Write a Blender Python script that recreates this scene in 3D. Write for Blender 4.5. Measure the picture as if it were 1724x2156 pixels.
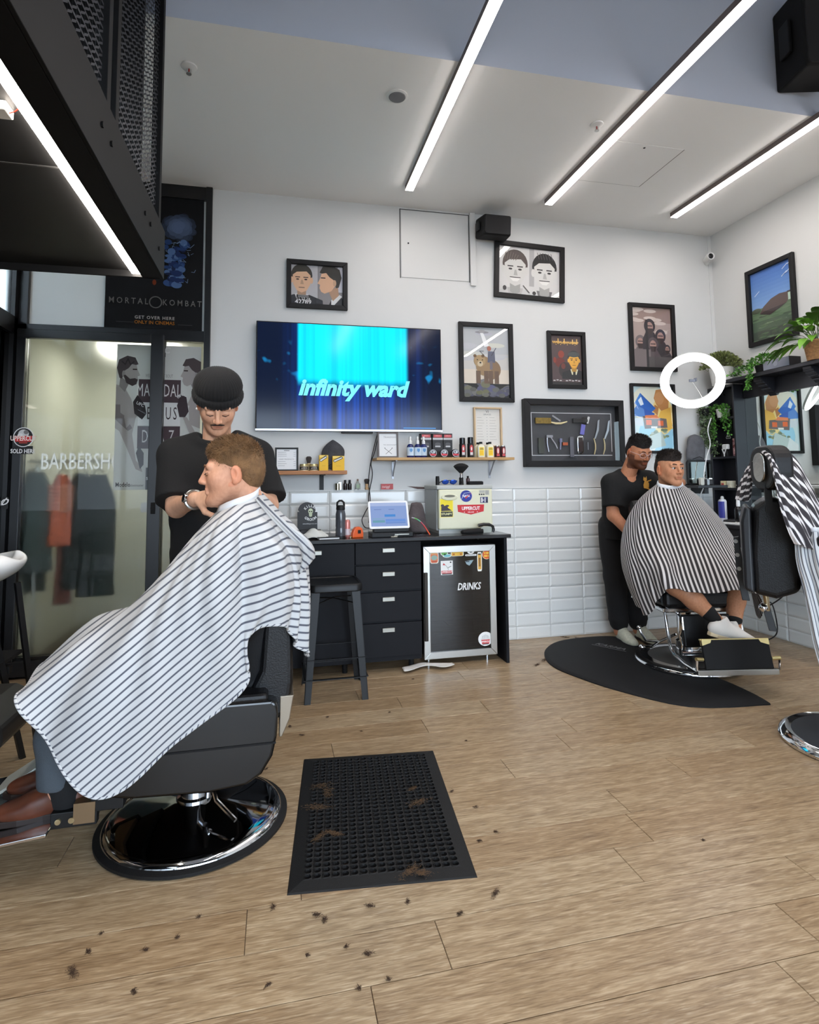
import bpy, bmesh, math, random
import numpy as np
from mathutils import Vector, Matrix, Euler
random.seed(7); np.random.seed(7)
PI = math.pi
scene = bpy.context.scene
for o in list(bpy.data.objects): bpy.data.objects.remove(o)
COL = scene.collection
# ------------------------------------------------------------------ camera
F_PX, YAW, PITCH, ROLL, CAM_H, PP_Y = 1231.8, .2247, .0804, -.0108, 1.272, 912.8
D, H, R = 4.481, 3.486, 3.885          # back wall y, ceiling z, right wall x
XL = -1.745                            # left glazing x
YF = -3.6                              # shop front y
def _axes():
    cy, sy = math.cos(YAW), math.sin(YAW)
    f = np.array([sy*math.cos(PITCH), cy*math.cos(PITCH), math.sin(PITCH)])
    r = np.array([cy, -sy, 0.]); u = np.cross(r, f)
    return math.cos(ROLL)*r+math.sin(ROLL)*u, -math.sin(ROLL)*r+math.cos(ROLL)*u, f
CR, CU, CF = _axes()
def at(x, y, X=None, Y=None, Z=None):
    """world point where the sight line of picture point (x, y) meets a plane of the room"""
    d = CF+(x-862)/F_PX*CR-(y-PP_Y)/F_PX*CU
    t = X/d[0] if X is not None else Y/d[1] if Y is not None else (Z-CAM_H)/d[2]
    return Vector((t*d[0], t*d[1], CAM_H+t*d[2]))
cam = bpy.data.cameras.new('camera'); co = bpy.data.objects.new('camera', cam); COL.objects.link(co)
cam.sensor_fit = 'HORIZONTAL'; cam.sensor_width = 36; cam.lens = F_PX/1724*36
cam.shift_y = -(1078-PP_Y)/1724; cam.clip_start = .02; cam.clip_end = 200
co.matrix_world = Matrix(((CR[0], CU[0], -CF[0], 0), (CR[1], CU[1], -CF[1], 0), (CR[2], CU[2], -CF[2], CAM_H), (0, 0, 0, 1)))
scene.camera = co
# ------------------------------------------------------------------ light and exposure
W = bpy.data.worlds.new('daylight'); scene.world = W; W.use_nodes = True
W.node_tree.nodes['Background'].inputs[0].default_value = (.70, .84, 1.0, 1)
W.node_tree.nodes['Background'].inputs[1].default_value = 9.8
scene.cycles.max_bounces = 6; scene.cycles.diffuse_bounces = 3; scene.cycles.glossy_bounces = 4; scene.cycles.transmission_bounces = 6; scene.cycles.transparent_max_bounces = 8
scene.view_settings.view_transform = 'Standard'; scene.view_settings.look = 'None'
scene.view_settings.exposure = 0.22; scene.view_settings.gamma = 1; scene.view_settings.use_curve_mapping = False
STRIP = 29.0     # emission of the ceiling light strips
# ------------------------------------------------------------------ materials
def lin(c):
    return tuple(((v/255)/12.92 if v/255 <= .04045 else ((v/255+.055)/1.055)**2.4) for v in c)
MATS = {}
def nd(nt, t, **kw):
    n = nt.nodes.new(t)
    for k, v in kw.items(): setattr(n, k, v)
    return n
def mat(name, rgb=(200, 200, 200), rough=.5, metal=0., spec=.5, bump=0., bscale=40., var=0., vscale=8., emit=None, es=0., coat=0., trans=0., stretch=(1, 1, 1), sheen=0.):
    if name in MATS: return MATS[name]
    m = bpy.data.materials.new(name); m.use_nodes = True; MATS[name] = m
    nt = m.node_tree; b = nt.nodes['Principled BSDF']; c = lin(rgb)
    m.diffuse_color = (*c, 1)
    b.inputs['Base Color'].default_value = (*c, 1); b.inputs['Roughness'].default_value = rough
    b.inputs['Metallic'].default_value = metal; b.inputs['Specular IOR Level'].default_value = spec
    b.inputs['Coat Weight'].default_value = coat; b.inputs['Coat Roughness'].default_value = .08
    b.inputs['Transmission Weight'].default_value = trans; b.inputs['Sheen Weight'].default_value = sheen
    if emit: b.inputs['Emission Color'].default_value = (*lin(emit), 1); b.inputs['Emission Strength'].default_value = es
    if bump or var:
        tc = nd(nt, 'ShaderNodeTexCoord'); mp = nd(nt, 'ShaderNodeMapping'); mp.inputs['Scale'].default_value = stretch
        nt.links.new(tc.outputs['Object'], mp.inputs[0])
    if var:
        n = nd(nt, 'ShaderNodeTexNoise'); n.inputs['Scale'].default_value = vscale; n.inputs['Detail'].default_value = 5
        nt.links.new(mp.outputs[0], n.inputs['Vector'])
        r = nd(nt, 'ShaderNodeValToRGB'); r.color_ramp.elements[0].position = .3; r.color_ramp.elements[1].position = .7
        r.color_ramp.elements[0].color = (*[max(0, v*(1-var)) for v in c], 1); r.color_ramp.elements[1].color = (*[min(1, v*(1+var)) for v in c], 1)
        nt.links.new(n.outputs['Fac'], r.inputs[0]); nt.links.new(r.outputs[0], b.inputs['Base Color'])
    if bump:
        n2 = nd(nt, 'ShaderNodeTexNoise'); n2.inputs['Scale'].default_value = bscale; n2.inputs['Detail'].default_value = 4
        nt.links.new(mp.outputs[0], n2.inputs['Vector'])
        bp = nd(nt, 'ShaderNodeBump'); bp.inputs['Strength'].default_value = bump; bp.inputs['Distance'].default_value = .01
        nt.links.new(n2.outputs['Fac'], bp.inputs['Height']); nt.links.new(bp.outputs[0], b.inputs['Normal'])
    return m
def ink(rgb, rough=.55):
    return mat('ink_%d_%d_%d' % tuple(int(v) for v in rgb), rgb, rough)
def pane_mat(name, tint=(255, 255, 255), ior=1.45, rough=.0):
    """clear thin glass: see-through with a Fresnel reflection"""
    if name in MATS: return MATS[name]
    m = bpy.data.materials.new(name); m.use_nodes = True; MATS[name] = m
    nt = m.node_tree; nt.nodes.remove(nt.nodes['Principled BSDF']); out = nt.nodes['Material Output']
    t = nd(nt, 'ShaderNodeBsdfTransparent'); t.inputs[0].default_value = (*lin(tint), 1)
    g = nd(nt, 'ShaderNodeBsdfGlossy'); g.inputs['Roughness'].default_value = rough
    f = nd(nt, 'ShaderNodeFresnel'); f.inputs[0].default_value = ior; mx = nd(nt, 'ShaderNodeMixShader')
    ge = nd(nt, 'ShaderNodeNewGeometry'); k1 = nd(nt, 'ShaderNodeMath', operation='SUBTRACT'); k1.inputs[0].default_value = 1.; nt.links.new(ge.outputs['Backfacing'], k1.inputs[1])
    k2 = nd(nt, 'ShaderNodeMath', operation='MULTIPLY'); nt.links.new(f.outputs[0], k2.inputs[0]); nt.links.new(k1.outputs[0], k2.inputs[1])
    for a, bb in ((k2.outputs[0], mx.inputs[0]), (t.outputs[0], mx.inputs[1]), (g.outputs[0], mx.inputs[2]), (mx.outputs[0], out.inputs[0])): nt.links.new(a, bb)
    return m
def emit_mat(name, rgb, s):
    if name in MATS: return MATS[name]
    m = bpy.data.materials.new(name); m.use_nodes = True; MATS[name] = m
    nt = m.node_tree; nt.nodes.remove(nt.nodes['Principled BSDF'])
    e = nd(nt, 'ShaderNodeEmission'); e.inputs[0].default_value = (*lin(rgb), 1); e.inputs[1].default_value = s
    nt.links.new(e.outputs[0], nt.nodes['Material Output'].inputs[0]); return m
def stripe_mat(name, base, line, period, duty, rough=.85, attr='stripe', wobble=0.0):
    """woven stripes: the colour follows the cloth's own 'stripe' coordinate (metres across the weave)"""
    if name in MATS: return MATS[name]
    m = mat(name, base, rough, sheen=.1); nt = m.node_tree; b = nt.nodes['Principled BSDF']
    a = nd(nt, 'ShaderNodeAttribute', attribute_name=attr)
    d = nd(nt, 'ShaderNodeMath', operation='DIVIDE'); d.inputs[1].default_value = period; nt.links.new(a.outputs['Fac'], d.inputs[0])
    fr = nd(nt, 'ShaderNodeMath', operation='FRACT'); nt.links.new(d.outputs[0], fr.inputs[0])
    pp = nd(nt, 'ShaderNodeMath', operation='PINGPONG'); pp.inputs[1].default_value = .5; nt.links.new(d.outputs[0], pp.inputs[0])
    r = nd(nt, 'ShaderNodeValToRGB'); e = r.color_ramp.elements
    e[0].position = duty/2-.04; e[0].color = (*lin(line), 1); e[1].position = duty/2+.04; e[1].color = (*lin(base), 1)
    nt.links.new(pp.outputs[0], r.inputs[0]); nt.links.new(r.outputs[0], b.inputs['Base Color'])
    return m
# ------------------------------------------------------------------ mesh building
class Mb:
    def __init__(s): s.v = []; s.f = []; s.m = []; s.mi = 0; s.T = None
    def add(s, vs, fs):
        o = len(s.v)
        for p in vs:
            p = Vector(p)
            s.v.append(tuple(s.T @ p) if s.T is not None else tuple(p))
        s.f += [tuple(i+o for i in f) for f in fs]; s.m += [s.mi]*len(fs); return s
    def box(s, c, d, rot=None):
        x, y, z = d[0]/2, d[1]/2, d[2]/2; c = Vector(c)
        vs = [Vector((a, b, e)) for a in (-x, x) for b in (-y, y) for e in (-z, z)]
        if rot is not None: M = (Euler(rot) if not isinstance(rot, Matrix) else rot); M = M.to_matrix() if isinstance(M, Euler) else M; vs = [M @ v for v in vs]
        return s.add([v+c for v in vs], [(0, 1, 3, 2), (4, 6, 7, 5), (0, 4, 5, 1), (2, 3, 7, 6), (0, 2, 6, 4), (1, 5, 7, 3)])
    def bx(s, x0, x1, y0, y1, z0, z1): return s.box(((x0+x1)/2, (y0+y1)/2, (z0+z1)/2), (abs(x1-x0), abs(y1-y0), abs(z1-z0)))
    def loft(s, rings, cap=True, closed=False):
        n = len(rings[0]); vs = [p for r in rings for p in r]; k = len(rings); fs = []
        for i in range(k if closed else k-1):
            a, b = i*n, ((i+1) % k)*n
            fs += [(a+j, a+(j+1) % n, b+(j+1) % n, b+j) for j in range(n)]
        if cap and not closed: fs += [tuple(reversed(range(n))), tuple(range((k-1)*n, k*n))]
        return s.add(vs, fs)
    def sheet(s, g, flip=False):
        """open grid g[i][j] of points"""
        k, n = len(g), len(g[0]); vs = [p for r in g for p in r]; fs = []
        for i in range(k-1):
            for j in range(n-1):
                q = (i*n+j, i*n+j+1, (i+1)*n+j+1, (i+1)*n+j); fs.append(q[::-1] if flip else q)
        return s.add(vs, fs)
    def tube(s, pts, r, n=8, cap=True, closed=False, flat=1.):
        pts = [Vector(p) for p in pts]; k = len(pts); rr = r if isinstance(r, (list, tuple)) else [r]*k
        rings = []; up = None
        for i, p in enumerate(pts):
            t = (pts[(i+1) % k]-pts[i-1]) if closed else (pts[min(i+1, k-1)]-pts[max(i-1, 0)])
            if t.length < 1e-9: t = Vector((0, 0, 1))
            t.normalize()
            if up is None: up = Vector((0, 0, 1)) if abs(t.z) < .9 else Vector((1, 0, 0))
            a = t.cross(up)
            if a.length < 1e-4: a = t.cross(Vector((0, 1, 0)) if abs(t.y) < .9 else Vector((1, 0, 0)))
            a.normalize(); b = a.cross(t).normalized(); up = b
            rings.append([p+a*math.cos(2*PI*j/n)*rr[i]+b*math.sin(2*PI*j/n)*rr[i]*flat for j in range(n)])
        return s.loft(rings, cap, closed)
    def cyl(s, p0, p1, r0, r1=None, n=16): return s.tube([p0, p1], [r0, r0 if r1 is None else r1], n)
    def lathe(s, prof, c=(0, 0, 0), n=24, M=None, sx=1., sy=1.):
        c = Vector(c); rings = []
        for r, z in prof:
            ring = [Vector((r*sx*math.cos(2*PI*j/n), r*sy*math.sin(2*PI*j/n), z)) for j in range(n)]
            if M is not None: ring = [M @ p for p in ring]
            rings.append([p+c for p in ring])
        return s.loft(rings, True)
    def ell(s, c, r, nu=14, nv=10, rot=None):
        r = (r, r, r) if not isinstance(r, (tuple, list)) else r; c = Vector(c); rings = []
        M = Euler(rot).to_matrix() if rot is not None else Matrix.Identity(3)
        for i in range(nv+1):
            t = PI*i/nv; q = max(math.sin(t), 1e-3)
            rings.append([c+M @ Vector((r[0]*q*math.cos(2*PI*j/nu), r[1]*q*math.sin(2*PI*j/nu), -r[2]*math.cos(t))) for j in range(nu)])
        return s.loft(rings, True)
    def prism(s, poly, z0, z1, M=None):
        """polygon in local xy, extruded in z; M maps to place"""
        n = len(poly); vs = [Vector((x, y, z0)) for x, y in poly]+[Vector((x, y, z1)) for x, y in poly]
        if M is not None: vs = [M @ v for v in vs]
        return s.add(vs, [tuple(reversed(range(n))), tuple(range(n, 2*n))]+[(i, (i+1) % n, n+(i+1) % n, n+i) for i in range(n)])
    def text(s, body, size, M, bold=0., shear=0., sx=1., ext=.00006, align='CENTER', space=1.):
        cu = bpy.data.curves.new('lettering', 'FONT'); cu.body = body; cu.size = size; cu.align_x = align; cu.align_y = 'CENTER'
        cu.offset = bold*size; cu.shear = shear; cu.extrude = ext; cu.resolution_u = 2; cu.space_character = space
        ob = bpy.data.objects.new('lettering', cu); me = ob.to_mesh()
        S = M @ Matrix.Diagonal((sx, 1, 1, 1))
        s.add([S @ v.co for v in me.vertices], [tuple(p.vertices) for p in me.polygons])
        ob.to_mesh_clear(); bpy.data.objects.remove(ob); bpy.data.curves.remove(cu); return s
    def mesh(s, name):
        me = bpy.data.meshes.new(name); me.from_pydata(s.v, [], s.f); me.polygons.foreach_set('material_index', s.m); me.update(); return me
def FR(x=0, y=0, z=0):
    """frame for flat art on an upright face looking to -y: art x -> x, art y -> z, art depth -> -y"""
    return Matrix.Translation((x, y, z)) @ Matrix(((1, 0, 0, 0), (0, 0, -1, 0), (0, 1, 0, 0), (0, 0, 0, 1)))
def obj(name, mb, mats, parent=None, smooth=False, bevel=0., sub=0, loc=None, rot=None, angle=40, seg=2, keep=False):
    me = mb.mesh(name) if isinstance(mb, Mb) else mb
    for m in (mats if isinstance(mats, (list, tuple)) else [mats]): me.materials.append(m)
    if not keep:
        bm = bmesh.new(); bm.from_mesh(me); bmesh.ops.recalc_face_normals(bm, faces=bm.faces); bm.to_mesh(me); bm.free()
    o = bpy.data.objects.new(name, me); COL.objects.link(o)
    if parent: o.parent = parent
    if loc is not None: o.location = loc
    if rot is not None: o.rotation_euler = rot
    if smooth:
        me.polygons.foreach_set('use_smooth', [True]*len(me.polygons))
        if angle < 180: me.set_sharp_from_angle(angle=math.radians(angle))
    if bevel:
        b = o.modifiers.new('edge', 'BEVEL'); b.width = bevel; b.segments = seg; b.limit_method = 'ANGLE'; b.angle_limit = math.radians(35)
    if sub:
        b = o.modifiers.new('smooth', 'SUBSURF'); b.levels = sub; b.render_levels = sub
    return o
def tag(o, label, cat, group=None, kind=None):
    o['label'] = label; o['category'] = cat
    if group: o['group'] = group
    if kind: o['kind'] = kind
    return o
def thing(name, label, cat, loc=(0, 0, 0), rz=0., group=None, rot=None):
    o = bpy.data.objects.new(name, None); COL.objects.link(o); o.empty_display_size = .1
    o.location = loc; o.rotation_euler = rot if rot is not None else (0, 0, rz)
    return tag(o, label, cat, group)
def struct(name, mb, m, parent=None, **k):
    o = obj(name, mb, m, parent, **k)
    if parent is None: o['kind'] = 'structure'
    return o
def inst(o, parent, loc=(0, 0, 0), rot=(0, 0, 0), name=None, scale=None):
    c = o.copy(); COL.objects.link(c); c.parent = parent; c.location = loc; c.rotation_euler = rot
    if scale: c.scale = scale
    if name: c.name = name
    return c
def copy_tree(o, loc=None, rz=None, label=None, group=None, parent=None):
    c = o.copy(); COL.objects.link(c)
    if parent is not None: c.parent = parent
    if loc is not None: c.location = loc
    if rz is not None: c.rotation_euler = (0, 0, rz)
    if label: c['label'] = label
    if group: c['group'] = group
    for ch in o.children: copy_tree(ch, parent=c)
    return c
def circ(cx, cy, rx, ry=None, n=20, a0=0, a1=2*PI):
    ry = rx if ry is None else ry; full = abs(a1-a0-2*PI) < 1e-6
    return [(cx+rx*math.cos(a0+(a1-a0)*i/(n if full else n-1)), cy+ry*math.sin(a0+(a1-a0)*i/(n if full else n-1))) for i in range(n)]
def rrect(x0, y0, x1, y1, r, n=4):
    p = []
    for cx, cy, a in ((x1-r, y1-r, 0), (x0+r, y1-r, PI/2), (x0+r, y0+r, PI), (x1-r, y0+r, 1.5*PI)):
        p += [(cx+r*math.cos(a+PI/2*i/n), cy+r*math.sin(a+PI/2*i/n)) for i in range(n+1)]
    return p
def clip01(p):
    for ax, lim, sg in ((0, 0, 1), (0, 1, -1), (1, 0, 1), (1, 1, -1)):
        q = []
        for i in range(len(p)):
            A, B = p[i-1], p[i]; da, db = sg*(A[ax]-lim), sg*(B[ax]-lim)
            if (da >= 0) != (db >= 0):
                t = da/(da-db); q.append((A[0]+(B[0]-A[0])*t, A[1]+(B[1]-A[1])*t))
            if db >= 0: q.append(B)
        p = q
    return p
class Art:
    """flat print: coloured shapes laid over one another on an upright sheet (x right, y up, looking to -y)"""
    def __init__(s, x0, y0, w, h, bg=None, y=0.):
        s.mb = Mb(); s.mats = []; s.w = w; s.h = h; s.M = FR(x0, y, y0); s.z = 0.; s.dz = .00008
        if bg is not None: s.poly([(0, 0), (1, 0), (1, 1), (0, 1)], bg)
    def use(s, c):
        m = c if isinstance(c, bpy.types.Material) else ink(c)
        if m not in s.mats: s.mats.append(m)
        s.mb.mi = s.mats.index(m); s.z += s.dz
    def poly(s, pts, c):
        pts = clip01(pts)
        if len(pts) < 3: return s
        s.use(c); s.mb.add([s.M @ Vector((x*s.w, y*s.h, s.z)) for x, y in pts], [tuple(range(len(pts)))]); return s
    def oval(s, cx, cy, rx, ry, c, n=22): return s.poly(circ(cx, cy, rx, ry, n), c)
    def rect(s, x0, y0, x1, y1, c): return s.poly([(x0, y0), (x1, y0), (x1, y1), (x0, y1)], c)
    def stroke(s, pts, w, c):
        s.use(c)
        P = [Vector((x*s.w, y*s.h)) for x, y in pts]
        for a, b in zip(P, P[1:]):
            t = (b-a); 
            if t.length < 1e-6: continue
            t.normalize(); nn = Vector((-t.y, t.x))*w/2; a2 = a-t*w*.3; b2 = b+t*w*.3
            q = clip01([(v.x/s.w, v.y/s.h) for v in (a2-nn, b2-nn, b2+nn, a2+nn)])
            if len(q) > 2: s.mb.add([s.M @ Vector((x*s.w, y*s.h, s.z)) for x, y in q], [tuple(range(len(q)))])
        return s
    def txt(s, body, cx, cy, size, c, **k):
        s.use(c); s.mb.text(body, size, s.M @ Matrix.Translation((cx*s.w, cy*s.h, s.z)) @ Matrix.Rotation(k.pop('ang', 0.), 4, 'Z'), **k); return s
    def build(s, name, parent, **k): return obj(name, s.mb, s.mats, parent, keep=True, **k)
# common materials
BLACK = mat('black_powder_coat', (19, 19, 20), .5, spec=.35)
BLACKM = mat('black_matte', (15, 15, 16), .7, spec=.3)
WHITE = mat('white_plastic', (232, 232, 230), .4)
CHROME = mat('chrome', (225, 226, 228), .08, 1.)
STEEL = mat('brushed_steel', (190, 190, 186), .28, 1.)
LEATHER = mat('black_leather', (15, 15, 17), .42, spec=.35, bump=.15, bscale=180)
GLASSY = pane_mat('clear_glass')
CREAM = mat('cream_plastic', (226, 224, 196), .4)
# ================================================================== room shell
WALLW = mat('white_wall_paint', (216, 216, 214), .6, bump=.02, bscale=300)
CEILW = mat('white_ceiling_paint', (244, 244, 243), .85)
FRAMEK = mat('black_aluminium_frame', (20, 20, 22), .35)
# floor: a dark sub-floor carrying separate vinyl planks
def plank_mat():
    m = bpy.data.materials.new('weathered_oak_vinyl'); m.use_nodes = True; nt = m.node_tree; b = nt.nodes['Principled BSDF']
    tc = nd(nt, 'ShaderNodeTexCoord'); oi = nd(nt, 'ShaderNodeObjectInfo')
    off = nd(nt, 'ShaderNodeVectorMath', operation='SCALE'); comb = nd(nt, 'ShaderNodeCombineXYZ')
    nt.links.new(oi.outputs['Random'], comb.inputs[0]); nt.links.new(oi.outputs['Random'], comb.inputs[1])
    nt.links.new(comb.outputs[0], off.inputs[0]); off.inputs['Scale'].default_value = 37.
    ad = nd(nt, 'ShaderNodeVectorMath', operation='ADD'); nt.links.new(tc.outputs['Object'], ad.inputs[0]); nt.links.new(off.outputs[0], ad.inputs[1])
    def noise(scale, det, sx, sy, dist=0.):
        mp = nd(nt, 'ShaderNodeMapping'); mp.inputs['Scale'].default_value = (sx, sy, 1); nt.links.new(ad.outputs[0], mp.inputs[0])
        n = nd(nt, 'ShaderNodeTexNoise'); n.inputs['Scale'].default_value = scale; n.inputs['Detail'].default_value = det; n.inputs['Distortion'].default_value = dist
        nt.links.new(mp.outputs[0], n.inputs['Vector']); return n.outputs['Fac']
    def ramp(f, stops):
        r = nd(nt, 'ShaderNodeValToRGB'); e = r.color_ramp.elements
        while len(e) < len(stops): e.new(.5)
        for el, (p, c) in zip(e, stops): el.position = p; el.color = (*lin(c), 1)
        nt.links.new(f, r.inputs[0]); return r.outputs[0]
    def mix(f, a, bb, mode='MIX'):
        x = nd(nt, 'ShaderNodeMix', data_type='RGBA', blend_type=mode)
        if isinstance(f, float): x.inputs[0].default_value = f
        else: nt.links.new(f, x.inputs[0])
        for s, i in ((a, 6), (bb, 7)):
            if isinstance(s, tuple): x.inputs[i].default_value = (*lin(s), 1)
            else: nt.links.new(s, x.inputs[i])
        return x.outputs[2]
    base = ramp(noise(2.6, 6, 1.5, 13., 1.3), [(.28, (130, 107, 80)), (.5, (170, 146, 113)), (.7, (206, 186, 154))])
    fine = ramp(noise(8, 9, 2.2, 26., .6), [(.3, (104, 83, 59)), (.52, (180, 156, 125)), (.72, (232, 217, 190))])
    c = mix(.45, base, fine)
    sc = ramp(noise(5, 4, .7, 15., 1.6), [(.62, (255, 255, 255)), (.72, (150, 128, 104))])
    c = mix(.55, c, sc, 'MULTIPLY')
    tone = ramp(oi.outputs['Random'], [(0., (238, 230, 222)), (1., (255, 255, 255))])
    c = mix(1., c, tone, 'MULTIPLY')
    nt.links.new(c, b.inputs['Base Color'])
    b.inputs['Roughness'].default_value = .32; b.inputs['Specular IOR Level'].default_value = .45
    bp = nd(nt, 'ShaderNodeBump'); bp.inputs['Strength'].default_value = .12; bp.inputs['Distance'].default_value = .003
    nt.links.new(noise(9, 6, 1., 24.), bp.inputs['Height']); nt.links.new(bp.outputs[0], b.inputs['Normal'])
    return m
PLANK = plank_mat()
fl = struct('floor', Mb().bx(XL-.1, R+.1, YF, D+1.9, -.08, -.003), mat('floor_joint', (70, 56, 42), .8))
PL, PW = 1.22, .1755
def plank_mesh(x0, x1, w):
    b = Mb(); g = .0009; c = .0012
    lo = [(x0+g, -w/2+g), (x1-g, -w/2+g), (x1-g, w/2-g), (x0+g, w/2-g)]
    hi = [(x0+g+c, -w/2+g+c), (x1-g-c, -w/2+g+c), (x1-g-c, w/2-g-c), (x0+g+c, w/2-g-c)]
    b.loft([[Vector((x, y, -.003)) for x, y in lo], [Vector((x, y, -.001)) for x, y in lo], [Vector((x, y, 0)) for x, y in hi]]); return b
whole = obj('plank', plank_mesh(-PL/2, PL/2, PW), PLANK, fl)
first = True; row = 0
y = 1.748-PW*9.5+PW
offs = {0: -.074, -1: .458, -2: .243}
while y-PW/2 < D:
    k = round((y-1.8345)/PW)
    joint = offs.get(k, random.uniform(0, PL))
    x = joint-PL*math.ceil((joint-XL)/PL)
    while x < R:
        a, bb = max(x, XL), min(x+PL, R)
        if bb-a > .02:
            if bb-a > PL-.001:
                if first: whole.location = (x+PL/2, y, 0); first = False
                else: inst(whole, fl, (x+PL/2, y, 0))
            else:
                obj('plank', plank_mesh(-(bb-a)/2, (bb-a)/2, PW), PLANK, fl, loc=((a+bb)/2, y, 0))
        x += PL
    y += PW
ylow = 1.748-PW*9.5+PW/2
fill = Mb().bx(XL, R, YF, ylow, -.003, 0); o = obj('plank_field', fill, PLANK, fl); o['kind'] = 'stuff'
# back wall: white part, and the opening for the glazed back office
XG = -.479
wb = struct('wall_back', Mb().bx(XG, R+.1, D, D+.12, 0, H+.1), WALLW)
struct('wall_right', Mb().bx(R, R+.12, YF, D, 0, 5.), WALLW)
# tiles, each proud of its joint
TW, TH = .2969, .1
tileM = mat('white_gloss_tile', (228, 229, 226), .12, spec=.6)
groutM = mat('grey_grout', (168, 168, 166), .9)
def tile_mesh():
    b = Mb(); w, h, g = TW/2-.0012, TH/2-.0012, .014
    rr = lambda w_, h_, y_: [Vector((-w_, y_, -h_)), Vector((w_, y_, -h_)), Vector((w_, y_, h_)), Vector((-w_, y_, h_))]
    return b.loft([rr(w, h, 0), rr(w, h, -.004), rr(w-g, h-g, -.009)])
obj('grout', Mb().bx(.0, R-.001, D-.004, D, 0, 1.2), groutM, wb)
tl = None; tx0 = .0989
def put_tile(parent, loc, rz):
    global tl
    if tl is None: tl = obj('tile', tile_mesh(), tileM, parent, loc=loc, rot=(0, 0, rz))
    else: inst(tl, parent, loc, (0, 0, rz))
half = None
for r in range(12):
    for c in range(-2, 13):
        xa = tx0+TW*c
        if xa+TW > R: continue
        if xa+TW < 1.6 and r < 8: continue
        if xa < -.45: continue
        put_tile(wb, (xa+TW/2, D-.004, TH*(r+.5)), 0)
xe = tx0+TW*12
nc = int((R-xe)/TW)
if R-xe-nc*TW > .03:
    w = R-.01-xe-nc*TW
    for r in range(12):
        obj('tile', Mb().bx(xe+nc*TW+.001, R-.011, D-.011, D-.004, TH*r+.0012, TH*(r+1)-.0012), tileM, wb)
wr = bpy.data.objects['wall_right']
obj('grout', Mb().bx(R-.004, R, 1.2, D-.012, 0, 1.2), groutM, wr)
for r in range(12):
    for c in range(10):
        put_tile(wr, (R-.004, D-.012-TW*(c+.5), TH*(r+.5)), -PI/2)
struct('trim_1', Mb().bx(-.3, R, D-.016, D, 1.2, 1.206), WHITE)
struct('trim_2', Mb().bx(R-.016, R, 1.2, D-.016, 1.2, 1.206), WHITE)
# vertical cover strip in the corner, ceilings
struct('trim_3', Mb().bx(R-.035, R, D-.006, D, 1.21, H), WALLW)
struct('ceiling', Mb().bx(XL-2., R+.1, 2.9, D+2., H, H+.2).bx(XL-2., R+.1, 2.8, 2.9, H-.0005, H), CEILW)
struct('ceiling_bulkhead', Mb().bx(XL-2., R+.1, 2.8, 2.9, H+.0005, 4.75), mat('cool_grey_front', (206, 214, 230), .85))  # bulkhead and raised front coloured a cooler, darker grey than the main ceiling
struct('ceiling_front', Mb().bx(XL-2., R+.1, YF, 2.8, 4.7, 4.9), mat('cool_grey_front', (206, 214, 230), .85))
# access panel in the ceiling: fine recessed joint round a flush panel
cp = [at(1440, 315, Z=H), at(1347, 393, Z=H)]
hx = cp[0].x; hy0, hy1 = cp[0].y, cp[1].y
ch = thing('ceiling_hatch', 'flush square white access panel set in the ceiling between the light strips', 'hatch', (hx-.3, (hy0+hy1)/2, H))
obj('panel', Mb().box((0, 0, -.001), (.6, hy1-hy0, .002)), CEILW, ch)
obj('joint', Mb().box((.302, 0, -.0012), (.004, hy1-hy0, .0024)).box((0, (hy1-hy0)/2+.002, -.0008), (.6, .001, .0016)), mat('dark_joint', (60, 60, 60), .9), ch)
obj('keyhole', Mb().cyl((.02, -.22, 0), (.02, -.22, -.003), .008), BLACKM, ch)
# wall access panel and boxed cover strip beside the loudspeaker
wh = thing('wall_hatch', 'flush white access door with keyhole, high on wall under the ceiling', 'hatch', (1.255, D, 2.896))
obj('door', Mb().bx(-.285, .285, -.006, 0, .006, .566), WALLW, wh, bevel=.002)
obj('frame', Mb().bx(-.295, -.289, -.004, 0, 0, .575).bx(.289, .295, -.003, 0, 0, .575).bx(-.295, .295, -.003, 0, .570, .575), mat('hatch_gap', (70, 70, 70), .8), wh)
obj('keyhole', Mb().cyl((-.225, -.008, .29), (-.225, -.005, .29), .007, n=10), BLACKM, wh)
obj('cover_strip', Mb().bx(.297, .345, -.02, 0, -.03, .59), WALLW, wh, bevel=.002)
# shop front far behind the viewer: posts, sill and lintel round open daylight, pavement outside
struct('wall_front', Mb().bx(XL, R, YF-.1, YF, 2.75, 4.9).bx(XL, -1.5, YF-.1, YF, 0, 2.75).bx(3.6, R, YF-.1, YF, 0, 2.75).bx(-1.5, 3.6, YF-.1, YF, 0, .25).bx(.2, .28, YF-.1, YF, .25, 3.1).bx(1.9, 1.98, YF-.1, YF, .25, 3.1), FRAMEK)
struct('pavement', Mb().bx(-14, 14, -24, YF-.1, -.12, -.02), mat('asphalt_grey', (62, 62, 64), .95))
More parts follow.
